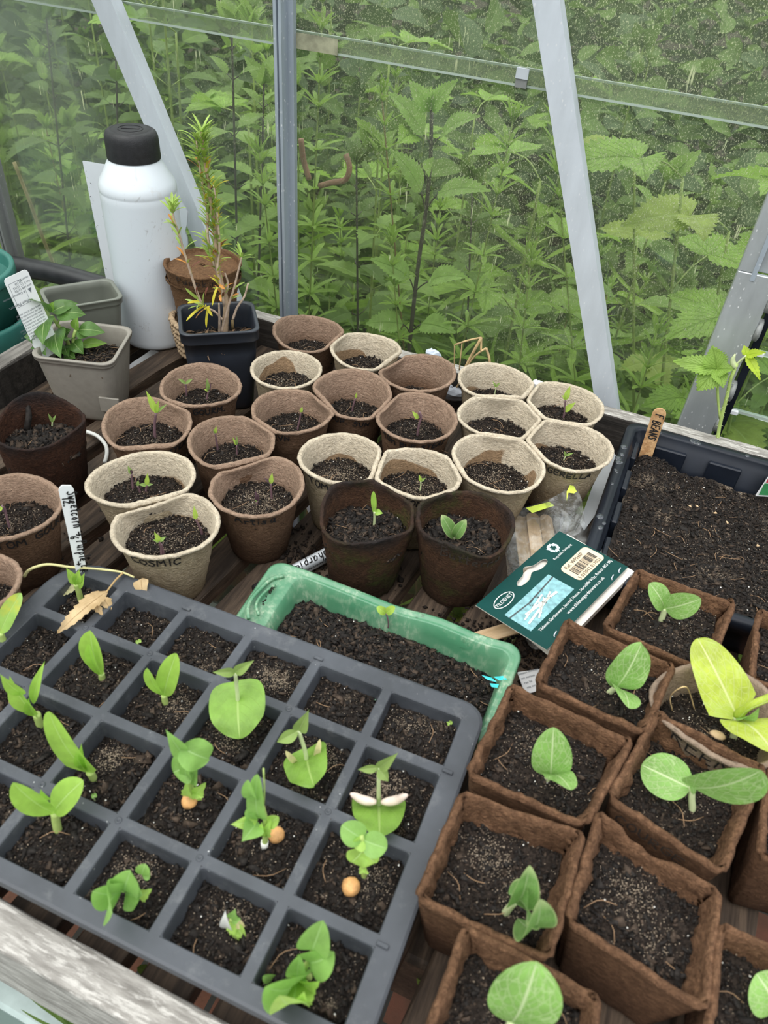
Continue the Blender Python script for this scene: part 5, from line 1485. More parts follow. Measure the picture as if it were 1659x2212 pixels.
ts((668, 2110), [(655, 2100), (672, 2072), (678, 2045)], [pl((698, 1988), 16, (674, 2052), None, 0, n=N_FR, fold=.35), pl((722, 2056), 17, (664, 2076), None, -5, n=N_UP, fold=.45), pl((648, 2064), 11, (646, 2108), None, -2, n=N_FR, fold=.4), pl((572, 2132), 24, (640, 2104), PEA, -20, n=N_UP), pl((604, 2150), 20, (640, 2106), PEA_LIGHT, -30, n=N_UP), pl((657, 2142), 15, (648, 2112), PEA_LIGHT, -26, n=N_UP, shape='tooth', teeth=4), pl((690, 2120), 15, (652, 2108), PEA_LIGHT, -14, n=N_UP, shape='tooth', teeth=5), pl((568, 2108), 6, (590, 2112), PEA, -2, n=N_UP)], STALK_GR, (.0020, .0016))
for (px, py, mt) in ((971, 1562, PEA_LIGHT), (203, 1719, PEA), (299, 1386, PEA_LIGHT)):
    bb = cell_z(px, py + 3)
    ts((px, py + 5), [(px, py)], [pl((px - 6, py + 2), 3.0, None, mt, 0), pl((px + 6, py - 3), 3.0, None, mt, 0)], STALK_PALE, (.0006, .0005))

# ------------------------------------------------------------------ green plastic tray under the edge of the cell tray
gx0, gx1, gy0, gy1 = -.2275, -.0165, .3035, .3885
gz = .801
gt = thing('green_tray', 'long green translucent plastic tray of compost between the cell tray and coir pots', 'tray', ((gx0 + gx1) / 2, (gy0 + gy1) / 2, BZ))
def gring(ins, z, r=.012, n=9, left=0.0):
    o = rrect(gx1 - gx0 - 2 * ins - left, gy1 - gy0 - 2 * ins, max(.002, r - ins * .5), n, (gx0 + gx1 + left) / 2, (gy0 + gy1) / 2)
    out = []
    for i, (a, b) in enumerate(o):
        out.append((a, b))
    # extra points along the long sides so that they can sag
    full = []
    for i in range(len(out)):
        a = np.array(out[i]); b = np.array(out[(i + 1) % len(out)])
        k = {8: 14, 26: 14, 17: 4, 35: 4}.get(i, 1)
        for j in range(k): full.append(a + (b - a) * j / k)
    R = np.array(full)
    Z = np.array([z - (.3885 - y) * .11 * (z - BZ) / .05 + .0016 * nz(x * 26, y * 20, 3) - .003 * math.exp(-((x + .13) / .045) ** 2) * (y > .36) for x, y in R])
    R[:, 1] += np.array([.0022 * nz(x * 30, 0, 5) for x in R[:, 0]])
    return np.concatenate([R, Z[:, None]], 1)
m = MB()
lf = .017
loft(m, [gring(.012, BZ + .002, left=lf * .3), gring(.006, BZ + .012, left=0), gring(.001, gz - .012), gring(.0015, gz - .004), gring(0, gz - .003), gring(-.001, gz - .001), gring(.0006, gz), gring(.0030, gz - .0003), gring(.0036, gz - .0012), gring(.0052, gz - .0014, left=lf * .55), gring(.0060, gz - .0006, left=lf), gring(.0072, gz - .0016, left=lf), gring(.0095, gz - .012, left=lf * 1.05), gring(.0115, gz - .030, left=lf * 1.1), gring(.014, BZ + .006, left=lf * 1.1)], 0, True, True)
m.build('tray_body', GREENP, gt, True)
# pressed loop in the end ledge
m = MB()
pts = [(gx0 + .0125, gy0 + .020), (gx0 + .0060, gy0 + .030), (gx0 + .0050, gy0 + .052), (gx0 + .0085, gy0 + .066), (gx0 + .0145, gy0 + .072)]
tube(m, curve([(a, b, gz - .0016) for a, b in pts], 22), .0016, 7); m.build('pressed_ridge', GREENP, gt)
m = MB(); tube(m, curve([(a + .0045, gy0 + .046 + (b - gy0 - .046) * .72, gz - .0022) for a, b in pts[:4]], 18), .0012, 7); m.build('pressed_ridge', GREENP, gt)
m = MB()
pts = [at(565, 1308, gz - .0005), at(577, 1286, gz - .0003), at(590, 1268, gz - .0005)]
for q in range(26):
    a = pts[0] + (pts[2] - pts[0]) * RNG.uniform(0, 1) + RNG.normal(0, .0006, 3) * [1, 1, .4]
    scatter(m, a[None], np.array([[.0010, .0007, .0006]]) * RNG.uniform(.6, 1.5), RNG)
m.build('soil_smear', CRUMB, gt)
compost('compost', gt, (gx0 + gx1 + .018) / 2, (gy0 + gy1) / 2, .7845, 'rect', (gx1 - gx0 - .020 - .020, gy1 - gy0 - .0235), SOIL_DARK, .0028, .002, 7000, 77, .9, .03, lambda x, y: -.006 * max(0, (x - .02) / .07) - .005 * max(0, (y - .0) / .03) - .003, 1.3, 70)
bp = at(839, 1349, .787)
seedling(gt, bp, [(838, 1338), (834, 1325)], [((834, 1325), (814, 1311), 6.5, TOM, 'oval', -1, .1, .1), ((834, 1325), (853, 1310), 6.5, TOM, 'oval', -2, .1, .1)], STALK_PURP, (.0006, .0006))
m = MB()
for P in ([(1040, 1458), (1062, 1464), (1074, 1474), (1052, 1468)], [(1066, 1462), (1088, 1460), (1096, 1468), (1078, 1470)], [(1058, 1476), (1078, 1478), (1074, 1486), (1062, 1484)]):
    V = [at(a, b, gz - .004 - .0002 * k) for k, (a, b) in enumerate(P)]; m.add(np.array(V), [(0, 1, 2, 3)])
m.build('turquoise_smear', TURQ, gt, False)

# ------------------------------------------------------------------ black tray with a bank of compost
bz = .800
bx0, bx1, by0, by1 = .004, .330, .494, .7475
def water():
    g = G('water_drop'); return g.end(g.bsdf(color=(.03, .035, .045), rough=.05, spec=.9))
WATER = water()
bt = thing('black_tray', 'glossy black plastic tray banked with compost in the right corner of the bench', 'tray', ((bx0 + bx1) / 2, (by0 + by1) / 2, BZ))
def bring(ins, z, r=.014):
    o = rrect(bx1 - bx0 - 2 * ins, by1 - by0 - 2 * ins, max(.004, r - ins * .4), 7, (bx0 + bx1) / 2, (by0 + by1) / 2)
    c = np.array([(bx0 + bx1) / 2, (by0 + by1) / 2]); R = (o - c) @ rotz(math.radians(-.6))[:2, :2].T + c
    return ring3(R, z)
m = MB()
loft(m, [bring(.016, BZ + .001), bring(.014, BZ + .010), bring(.010, bz - .012), bring(.002, bz - .012), bring(-.001, bz - .012), bring(0, bz - .003), bring(.0012, bz), bring(.0095, bz), bring(.0108, bz - .002), bring(.0115, bz - .008), bring(.0135, bz - .009), bring(.018, BZ + .005), bring(.019, BZ + .003)], 0, True, True)
m.build('tray_body', BLACKP, bt, True)
m = MB()
for k in range(5):
    m = MB(); x = bx0 + .052 + k * .056
    box(m, (x - .0165, by1 - .0205, bz - .036), (x + .0165, by1 - .0150, bz - .0100), 0, .0012); m.build('wall_rib', BLACKP, bt, False)
for k in range(4):
    m = MB(); y = by0 + .05 + k * .056
    box(m, (bx0 + .0140, y - .0165, bz - .036), (bx0 + .0200, y + .0165, bz - .0100), 0, .0012); m.build('wall_rib', BLACKP, bt, False)
for k in range(26):
    m = MB(); x = bx0 + RNG.uniform(.0025, .0085) if k < 13 else RNG.uniform(bx0 + .02, bx1)
    y = RNG.uniform(by0, by1 - .01) if k < 13 else by1 - RNG.uniform(.0025, .008)
    th_ = np.arange(10) * 2 * PI / 10; r = RNG.uniform(.0012, .0042)
    loft(m, [np.stack([x + q * r * np.cos(th_), y + q * r * 1.3 * np.sin(th_), np.full(10, bz + z)], 1) for q, z in ((1, -.0002), (.85, .00035), (.2, .0005))], 0, False, True)
    m.build('water_drop', WATER, bt)
compost('compost', bt, (bx0 + bx1) / 2, (by0 + by1) / 2 - .004, .771, 'rect', (bx1 - bx0 - .038, by1 - by0 - .046), SOIL, .0026, .0, 15000, 88, .62, .05,
        lambda x, y: .020 * max(0, min(1, (.085 - y) / .15)) + .004 * noise.noise(Vector((x * 22, y * 22, 1))) + .016 * math.exp(-((x + .125) / .022) ** 2 - ((y - .085) / .026) ** 2), 1.15, 110, patches=((.0, -.28, .14, 600), (-.2, -.1, .10, 300), (.05, .12, .12, 300), (-.28, .30, .05, 200)))
for (px, py) in ((1571, 1131), (1407, 1205), (1490, 1095), (1545, 1110), (1505, 1095), (1635, 1180), (1442, 1225), (1575, 1237)):
    c = at(px, py, .787); m = MB(); scatter(m, c[None] + [0, 0, .001], np.array([[.0024, .0016, .0012]]), RNG, .8); m.build('pale_bark_bit', STICK, bt)
# ------------------------------------------------------------------ square plastic pots
def plastic_pot(name, label, K, zt, h, mat, taper=.80, wall=.0022, rim=.006, soil=None, rr=.012, z0=BZ, band=True, rimh=.010):
    """K: the four outer rim corners, in order; returns the thing and the middle of the rim"""
    K = [np.array([k[0], k[1]]) for k in K]; c = sum(K) / 4
    ex = ((K[1] - K[0]) + (K[2] - K[3])) / 2; ey = ((K[3] - K[0]) + (K[2] - K[1])) / 2
    w, d = np.linalg.norm(ex), np.linalg.norm(ey); ux = ex / w; uy = ey / d
    def ring(s, z, ins=0.0, r=None):
        o = rrect(w * s - 2 * ins, d * s - 2 * ins, r or rr, 6)
        return np.array([[*(c + ux * a + uy * b), z] for a, b in o])
    flip = (ux[0] * uy[1] - ux[1] * uy[0]) < 0
    t = thing(name, label, 'pot', (c[0], c[1], z0))
    m = MB(); H = zt - z0
    R = [ring(taper * .96, z0), ring(taper, z0 + .003)]
    R += [ring(taper + (.955 - taper) * u, z0 + H * u * .93) for u in np.linspace(.1, 1, 6) * .93]
    s0 = .955
    R += [ring(s0, zt - rimh - .001), ring(.99, zt - rimh), ring(1.0, zt - rimh + .001), ring(1.0, zt - .0022), ring(1.012, zt - .002), ring(1.012, zt - .0006), ring(1.004, zt), ring(1.0, zt - .0002, .0030), ring(1.0, zt - .0015, .0038)]
    R += [ring(1.0, zt - rimh, .0042), ring(s0, zt - rimh - .001, .0026), ring(s0 - .01, zt - H * .3, .0026), ring(s0 - (s0 - taper) * .6, zt - H * .6, .0026), ring(taper, z0 + .006, .0024)]
    loft(m, R, 0, True, True)
    m.build('pot_wall', mat, t, True)
    return t, c, ux, uy, w, d, ring

K = [at(*q, .830) for q in [(64, 767), (238, 792), (292, 705), (122, 690)]]
t, c, ux, uy, w, d, ring = plastic_pot('plastic_pot', 'taupe square plastic pot with a bushy young pepper plant', K, .830, .08, TAUPE, .74, rr=.013, rimh=.006)
zs = .830 - .022
compost('compost', t, c[0], c[1], zs, 'rect', (w * .80, d * .80), SOIL_DARK, .0028, .003, 2400, 51, .9, .05, rot=math.atan2(ux[1], ux[0]), chipsize=1.3, margin=.92)
m = MB()
f0 = c + ux * w * .36 - uy * d * .43
box(m, (-.011, -.0012, 0), (.011, .0012, .018), 0, .0006)
V = m.v[0]; m.v[0] = np.stack([f0[0] + V[:, 0] * ux[0] - V[:, 1] * uy[0] * -1, f0[1] + V[:, 0] * ux[1] + V[:, 1] * uy[1], BZ + .018 + V[:, 2]], 1)
m.build('stacking_tab', TAUPE, t, False)
# pepper plant: two stems and long pointed leaves
b1 = at(150, 752, zs + .002); b2 = at(165, 765, zs + .002)
def pp(tip, src, w, mt=None, dep=0, bend=.1, **kw):
    return (src, tip, w * 1.18, mt or PEPPER, 'ovate', dep - 4, bend, .22, dict(dict(nl=16, nw=8, wave=.03), **kw))
NU = np.array([.1, -.6, .8]); NF = np.array([.1, -.9, .4])
seedling(t, b1, [(138, 720), (122, 698), (111, 682)], [
    pp((63, 648), (107, 675), 13, None, -16, n=NU), pp((117, 651), (110, 673), 7, PEPPER_LT, 2, n=NF), pp((168, 655), (112, 674), 15, None, 6, n=NU), pp((186, 680), (121, 678), 20, None, -4, .16, n=NU),
    pp((93, 745), (104, 683), 20, None, -34, .12, n=NU), pp((70, 742), (84, 704), 20, None, -26, .1, n=NF, wave=.08), pp((132, 774), (122, 714), 23, None, -44, .12, n=NU), pp((155, 712), (132, 735), 14, None, -8, n=NU), pp((100, 768), (112, 738), 14, None, -34, n=NF), pp((75, 755), (86, 735), 13, None, -28, n=NF)], STALK_GR, (.0022, .0017))
seedling(t, b2, [(158, 735), (163, 713)], [
    pp((168, 686), (163, 712), 10, PEPPER_LT, 2, n=NF), pp((228, 719), (170, 712), 15, None, -3, .12, n=NU), pp((190, 727), (165, 716), 12, None, 2, n=NU), pp((181, 765), (158, 738), 14, None, -10, .14, n=NU), pp((232, 742), (176, 746), 10, PEPPER_LT, -4, n=NU), pp((163, 775), (142, 762), 14, None, -12, n=NU), pp((140, 738), (157, 732), 11, None, -10, n=NU), pp((118, 766), (135, 744), 12, None, -8, n=NU), pp((148, 770), (140, 748), 11, None, -10, n=NU)], STALK_GR, (.0022, .0016))
m = MB(); tube(m, curve([at_up(122, 704, b1), at_up(133, 686, b1, -.003), at_up(152, 682, b1, -.006)], 8), .0010, 6); m.build('leaf_stalk', STALK_GR, t)
m = MB()
for q in range(60):
    a = RNG.uniform(0, 2 * PI); p = np.array([*(c + ux * RNG.uniform(-.1, .38) * w + uy * RNG.uniform(-.4, .35) * d), zs + .003]); l = RNG.uniform(.004, .010); dd = np.array([math.cos(a), math.sin(a), .1])
    tube(m, curve([p - dd * l, p + [0, 0, .002], p + dd * l], 5), .0004, 4)
m.build('loose_fibre', plain('dark_fibre', (.10, .065, .035), .8, var=.5), t)

# empty grey-green pot behind it
cc = at(180, 645, .838)
fl = at(162, 660, .838); fr = at(268, 643, .838); e = unit((fr - fl)[:2]); n2 = np.array([-e[1], e[0]])
P2 = fr[:2]
K = [P2 - e * .082, P2, P2 + n2 * .058, P2 - e * .082 + n2 * .058]
plastic_pot('plastic_pot', 'empty grey-green square plastic pot behind the pepper pot', K, .838, .088, SAGE, .72, rr=.010, rimh=.008)

# blue-black pot with rosemary
K = [at(*q, .852) for q in [(388, 724), (562, 716), (546, 648), (383, 658)]]
t, c, ux, uy, w, d, ring = plastic_pot('plastic_pot', 'blue-black square plastic pot with a leggy rosemary', K, .852, .10, NAVYP, .78, rr=.011, rimh=.013)
m = MB()
for sx in (-1, 1):
    for q in (0,):
        cen = c + ux * sx * w * .485
        o = np.array([(a, b) for a, b in ((-.012, -.003), (.012, -.003), (.012, .003), (-.012, .003))])
        V = [np.array([*(cen + uy * a - ux * sx * .0012), .844 + b * 1.0]) for a, b in o]
        tube(m, V + [V[0]], .0006, 5)
m.build('hook_slot', plain('scuffed_grey_plastic', (.20, .21, .22), .6), t)
zs = .852 - .030
compost('compost', t, c[0], c[1], zs, 'rect', (w * .82, d * .82), SOIL_DARK, .003, .002, 2000, 61, .9, .05, rot=math.atan2(ux[1], ux[0]), chipsize=1.6, margin=.9)
rb = at(484, 722, zs + .001)
def U(x, y, off=0.0): return at_up(x, y, rb, off)
m = MB()
main = curve([rb - [0, 0, .004], U(487, 690), U(489, 655), U(482, 625), U(474, 600), U(468, 560), U(466, 500), U(456, 440), U(448, 380), U(440, 330), U(436, 285)], 40)
tube(m, main, np.concatenate([np.linspace(.0040, .0032, 10), np.linspace(.0030, .0012, 30)]), 8)
twig = m.build('main_stem', TWIG, t)
BR = [[(476, 605), (462, 570), (450, 520), (448, 460), (438, 400), (428, 340), (424, 300)], [(437, 660), (425, 630), (412, 590), (398, 545), (385, 500), (375, 470), (372, 445)],
      [(478, 720), (492, 665), (506, 620), (516, 580), (522, 555)], [(503, 690), (512, 665), (528, 640), (536, 612)], [(474, 718), (474, 690), (473, 655)], [(480, 690), (462, 672), (445, 665), (432, 655)], [(484, 660), (478, 620), (470, 585), (474, 540), (470, 470), (462, 400)], [(487, 640), (492, 610), (486, 590)]]
offs = [.004, -.012, -.006, -.002, -.010, -.012, -.006, .006]
lens = []
for pts, of in zip(BR, offs):
    cv = curve([U(x, y, of * (.3 + .7 * i / len(pts))) for i, (x, y) in enumerate(pts)], 24)
    m = MB(); tube(m, cv, np.linspace(.0015, .0009, 24), 6); m.build('branch', TWIG_PALE, t); lens.append(cv)
rng = np.random.default_rng(5)
needles = {k: MB() for k in 'gyor'}
def needle_run(cv, i0, i1, n, L=(.013, .020), prob=(.80, .11, .06, .03)):
    for q in range(n):
        i = rng.uniform(i0, i1) * (len(cv) - 1); k = int(min(i, len(cv) - 2)); p = cv[k] + (cv[k + 1] - cv[k]) * (i - k)
        T = unit(cv[min(k + 1, len(cv) - 1)] - cv[max(k - 1, 0)])
        a = rng.uniform(0, 2 * PI); e1 = unit(np.cross(T, [.3, .9, .1])); e2 = np.cross(T, e1)
        rad = e1 * math.cos(a) + e2 * math.sin(a)
        dd = unit(T * rng.uniform(.35, 1.0) + rad * .85); l = rng.uniform(*L)
        key = rng.choice(list('gyor'), p=prob)
        leaf(needles[key], p, p + dd * l, .0026, unit(T - dd * (T @ dd) + rad * .01), -rng.uniform(.03, .12) * -1, .35, 'needle', 7, 2)
needle_run(main, .40, .62, 30, prob=(.50, .22, .16, .12)); needle_run(main, .58, .9, 62); needle_run(main, .86, 1.0, 46, (.012, .020), (1, 0, 0, 0))
needle_run(lens[0], .1, .85, 54); needle_run(lens[0], .8, 1.0, 34, (.012, .020), (1, 0, 0, 0))
needle_run(lens[1], .15, .7, 9); needle_run(lens[1], .72, .8, 5, (.014, .018)); needle_run(lens[1], .9, 1.0, 16, (.012, .018), (.94, .0, .0, .06))
needle_run(lens[2], .96, 1.0, 8, (.015, .020), (1, 0, 0, 0)); needle_run(lens[2], .35, .6, 4, (.010, .015), (.5, .2, .2, .1))
needle_run(lens[5], .5, 1.0, 12, (.014, .022), (.4, .5, .1, 0)); needle_run(lens[6], .05, .6, 26, prob=(.55, .2, .15, .1)); needle_run(lens[6], .6, 1.0, 30)
for (a, b, k) in [((441, 660), (402, 694), 'y'), ((447, 662), (459, 683), 'y'), ((452, 660), (446, 708), 'y'), ((470, 620), (459, 660), 'y'), ((432, 652), (405, 655), 'y'), ((428, 645), (400, 622), 'g'), ((476, 636), (478, 652), 'o'), ((474, 615), (486, 625), 'o'), ((430, 640), (426, 618), 'r'), ((445, 640), (450, 620), 'r')]:
    leaf(needles[k], U(*a, -.010), U(*b, -.018), .0030, (0, -.7, .6), .08, .3, 'needle', 9, 2)
for k, mt in zip('gyor', (ROSEM, ROSEM_YEL, ROSEM_ORG, ROSEM_RED)):
    needles[k].build('needles', mt, t)
m = MB()
for q in range(40):
    a = rng.uniform(0, 2 * PI); p = np.array([*(c + ux * rng.uniform(-.38, .38) * w + uy * rng.uniform(-.40, .3) * d), zs + .003]); l = rng.uniform(.005, .014); dd = np.array([math.cos(a), math.sin(a), rng.uniform(-.1, .35)])
    leaf(m, p - dd * l, p + dd * l, rng.uniform(.0012, .004), (0, -.4, 1), .1, .3, 'lance', 6, 2)
m.build('leaf_litter', plain('brown_litter', (.16, .095, .05), .75, var=.6, scale=60), t)
m = MB(); b0 = at(503, 715, zs); tube(m, [b0, at_up(502, 692, b0)], .0016, 7); m.build('cut_stub', STALK_BROWN, t)

# ------------------------------------------------------------------ white bottle with black cap
bc = np.array([-.590, .7245])
t = thing('plastic_bottle', 'tall white plastic bottle with a black screw cap', 'bottle', (bc[0], bc[1], BZ))
def lathe(mb, prof, n=48, mi=0, c=bc, z0=BZ, c0=False, c1=False):
    th_ = np.arange(n) * 2 * PI / n
    loft(mb, [np.stack([c[0] + r * np.cos(th_), c[1] + r * np.sin(th_), np.full(n, z0 + z)], 1) for r, z in prof], mi, c0, c1)
m = MB()
br = .0432
lathe(m, [(br - .006, .0), (br - .002, .001), (br - .0004, .004), (br, .009), (br, .06), (br, .120), (br, .176), (br, .1835), (br - .0003, .1845), (br, .1855), (br, .190), (br - .0022, .1965), (br - .0075, .2045), (.0305, .2145), (.0285, .2175), (.0282, .2185), (.0270, .2187), (.0270, .223)], 56, 0, bc, BZ, True, True)
m.build('bottle_body', BOTTLE, t)
m = MB(); lathe(m, [(.0272, .2185), (.0288, .2187), (.0291, .2200), (.0288, .2375), (.0284, .2420), (.0268, .2460), (.0240, .2480), (.0215, .2483), (.0212, .2479), (.0205, .2479), (.0202, .2484), (.004, .2487)], 56, 0, bc, BZ, False, True)
cap = m.build('screw_cap', CAPBLK, t)
m = MB(); q = np.array([[bc[0], bc[1], BZ + .2487]]); box(m, q[0] + [-.010, -.0012, -.0002], q[0] + [.010, .0012, .0009], 0, .0004, rotz(.5)); m.build('cap_mark', CAPBLK, cap, False)
m = MB(); th_ = np.arange(15) / 14 * 2 * PI
P = [(bc[0] + .0135 * math.cos(a) * (1 + .02 * math.cos(3 * a)), bc[1] + .0135 * math.sin(a), BZ + .2487) for a in th_]
tube(m, P, .0005, 5, cap=False); m.build('cap_ring', CAPBLK, cap)

# white sheet of plastic standing behind the bottle
t = thing('plastic_sheet', 'broken white plastic strip standing upright behind the bottle', 'plastic sheet', (-.65, .797, .60))
m = MB()
rows = np.linspace(.60, .925, 40); V = []
for i, z in enumerate(rows):
    xl = -.7265 + (.925 - z) * .03
    xr = -.580 + .006 * nz(z * 60, 1.3) + .004 * nz(z * 170, 4.1) - max(0, (z - .895)) * .8 - max(0, .862 - z) * .2
    for s in np.linspace(0, 1, 16):
        x = xl + (xr - xl) * s
        roll = .0038 * math.exp(-((x - xl - .003) / .0045) ** 2) - .002 * math.exp(-((x - xl - .012) / .004) ** 2)
        V.append((x, .7945 - roll, z + .001 * math.sin(x * 90)))
m.add(np.array(V), grid_faces(16, 40))
V2 = np.array(V) + [0, .0016, 0]; m.add(V2, grid_faces(16, 40)[:, ::-1])
m.build('strip', WHITEP, t)
m = MB()
for (px, py) in ((186, 370), (189, 384), (190, 412), (193, 405), (195, 425), (201, 434), (199, 440), (209, 490), (211, 487), (218, 547), (214, 515), (222, 468), (229, 580), (228, 600), (196, 396)):
    q = at_wall(px, py, .7900); scatter(m, q[None], np.array([[.0012, .0003, .0006]]) * RNG.uniform(.5, 1.4), RNG)
m.build('dirt_speck', INK, t)

# ------------------------------------------------------------------ printed plant label in the pepper pot
B = at(77, 755, .832)
TLp = at_up(7, 604, B, .016); TRp = at_up(44, 548, B, .034); BLp = at_up(77, 758, B, .006)
u_ = unit(TLp - BLp); wv = TRp - TLp; wv = wv - u_ * (wv @ u_); Wd = np.linalg.norm(wv); Hd = np.linalg.norm(TLp - BLp) + .012
F_ = Flat(BLp - u_ * .012, wv, u_)
t = thing('plant_label', 'white printed plastic plant label leaning in the pepper pot', 'label', tuple(BLp))
m = MB(); F_.slab(m, rrect(Wd, Hd, .004, 5, Wd / 2, Hd / 2), -.0006); m.build('label_sheet', LABELW, t, False)
m = MB()
def fl_box(x0, y0, x1, y1, l=.0003):
    F_.rect(m, x0, y0, x1, y0 + l, .0002); F_.rect(m, x0, y1 - l, x1, y1, .0002); F_.rect(m, x0, y0, x0 + l, y1, .0002); F_.rect(m, x1 - l, y0, x1, y1, .0002)
fl_box(Wd * .08, Hd * .66, Wd * .62, Hd * .93)
rr_ = random.Random(3)
def words(n):
    return ' '.join(''.join(rr_.choice('aeinorstlm') for _ in range(rr_.randint(2, 6))) for _ in range(n))
m.build('printed_frame', GREYPRINT, t, False)
m = MB()
for k, (tx, y, s) in enumerate([('Plant Passport', .70, .0042), ('A Capsicum annuum', .80, .0032), ('B 12150', .84, .0032), ('C 12112', .875, .0032), ('D GB', .91, .0032)]):
    F_.text(m, tx, Wd * .58, Hd * y, s, .0003, flip=True)
for k in range(10):
    F_.text(m, words(5), Wd * .90, Hd * (.28 + k * .034), .0030, .0003, flip=True)
for k in range(3):
    F_.text(m, words(2), Wd * .92, Hd * (.84 + k * .045), .0034, .0003, flip=True)
F_.poly(m, [(Wd * .70, Hd * .80), (Wd * .86, Hd * .80), (Wd * .78, Hd * .745)], .0003)
m.build('lettering', GREYPRINT, t, False)

# ------------------------------------------------------------------ white hand-lettered stick in the cell tray
B = at(181, 1262, CELLZ)
bl = at_up(174, 1262, B); brr = at_up(188, 1262, B); tl_ = at_up(126, 1047, B, .006); tr_ = at_up(157, 1053, B, .006)
up_ = unit((tl_ + tr_) / 2 - (bl + brr) / 2); rt_ = tr_ - tl_; rt_ = unit(rt_ - up_ * (rt_ @ up_)); H_ = np.linalg.norm((tl_ + tr_) / 2 - (bl + brr) / 2); W_ = np.linalg.norm(tr_ - tl_)
o_ = (bl + brr) / 2
F_ = Flat(o_, rt_, up_)
t = thing('plant_label', 'white plastic stick label hand-lettered Sweetcorn in the cell tray corner', 'label', tuple(o_))
m = MB(); F_.slab(m, [(-W_ * .34, -.012), (W_ * .34, -.012), (W_ * .42, H_ * .5), (W_ / 2, H_ - .004), (W_ * .36, H_ - .0005), (-W_ * .2, H_ + .001), (-W_ / 2 + .001, H_ - .0005), (-W_ / 2, H_ - .003), (-W_ * .42, H_ * .5)], -.0010); m.build('label_stick', LABELW, t, False)
m = MB()
F_.hand(m, 'Sweetcorn > Purple bean 3>', W_ * .02, H_ - .005, .0072, .00105, .0004, 0, .1, 4, -PI / 2, .60)
m.build('lettering', INK, t, False); m = MB()
F_.hand(m, '12.', -W_ * .34, H_ - .009, .0058, .0010, .0004, 0, .1, 4, -PI / 2, .8)
m.build('lettering', INK, t, False); m = MB(); F_.hand(m, '6', -W_ * .30, H_ - .045, .0058, .0010, .0004, 0, .1, 4, -PI / 2, .8); m.build('lettering', INK, t, False); m = MB(); F_.hand(m, '> 6', -W_ * .28, H_ - .070, .0055, .0010, .0004, 0, .1, 4, -PI / 2, .8)
m.build('lettering', INK, t, False)

# ------------------------------------------------------------------ withered tomato leaf lying across the tray
zt = TZ + .0015
t = thing('withered_leaf', 'withered tan leaf on a long bent stalk lying across the cell tray', 'dry leaf', tuple(at(200, 1250, zt)))
m = MB()
S = [at(52, 1246, zt - .004), at(62, 1232, zt + .002), at(90, 1221, zt + .004), at(152, 1225, zt + .003), at(228, 1231, zt + .002), at(266, 1237, zt + .002), at(290, 1247, zt + .001)]
tube(m, curve(S, 40), np.linspace(.0013, .0008, 40), 7); m.build('stalk', STALK_DRY, t)
m = MB(); tube(m, curve([S[5], at(249, 1254, zt + .002), at(238, 1268, zt + .002), at(230, 1279, zt + .003)], 14), np.linspace(.0009, .0007, 14), 6); m.build('leaf_stalk', plain('brown_dry_stalk', (.42, .28, .12), .7), t)
m = MB()
a = at(232, 1277, zt + .003); b = at(124, 1369, zt + .001)
leaf(m, a, b, .0155, (.1, -.2, 1), .05, .25, 'lance', teeth=9, nw=8, wave=.10, seed=3)
a2 = at(222, 1290, zt + .003); leaf(m, a2, at(240, 1318, zt - .004), .009, (.1, -.2, 1), .05, .3, 'lance', teeth=4, nw=6, wave=.12)
leaf(m, at(205, 1306, zt + .002), at(222, 1330, zt - .002), .006, (.1, -.2, 1), .05, .3, 'lance', teeth=3, nw=4, wave=.12)
m.build('leaf_blade', DRYLEAF, t)
m = MB(); leaf(m, at(305, 1250, zt + .002), at(309, 1284, zt - .004), .0115, (.1, -.5, .8), .1, .2, 'strap', nl=8, nw=6, wave=.10, seed=2); m.build('leaf_blade', DRYLEAF, t)
m = MB(); leaf(m, at(165, 1268, CELLZ + .006), at(117, 1287, CELLZ + .004), .011, (.1, -.2, 1), .06, .2, 'lance', teeth=6, nw=6, wave=.05); m.build('leaf_blade', DRYLEAF_GR, t)

# ------------------------------------------------------------------ packet of wooden labels: header card, film bag, sticks
ca, cb, ccn, cd = at(1225, 1133, .800), at(1340, 1244, .803), at(1147, 1419, .796), at(1060, 1297, .792)
r_ = unit((ca - cd) + (cb - ccn)); u_ = (cd - ccn) + (ca - cb); u_ = unit(u_ - r_ * (u_ @ r_))
CW = (np.linalg.norm(ca - cd) + np.linalg.norm(cb - ccn)) / 2; CH = (np.linalg.norm(cd - ccn) + np.linalg.norm(ca - cb)) / 2
ctr = (ca + cb + ccn + cd) / 4
F_ = Flat(ctr - r_ * CW / 2 - u_ * CH / 2, r_, u_)
if F_.n[2] < 0: F_.n = -F_.n
pk = thing('label_packet', 'packet of wooden labels with a dark green card header on clear film', 'packet', (ctr[0], ctr[1], BZ))
def cxy(fx, fy): return (CW * fx, CH * fy)
# card with a hanger slot (from 0.30 to 0.56 along the upper edge)
def card_fill():
    m = MB(); nx, ny = 80, 44; th = .0006
    def slot(x, y):
        dx = (x - .52); w = .085 + .03 * math.exp(-(dx / .035) ** 2)
        return abs(dx) < .165 and abs(y - (.835 + .05 * math.exp(-(dx / .04) ** 2))) < (.046 + .03 * math.exp(-(dx / .05) ** 2)) * (1 if abs(dx) < .14 else math.sqrt(max(0, 1 - ((abs(dx) - .14) / .025) ** 2)))
    return m, slot
m, slot = card_fill()
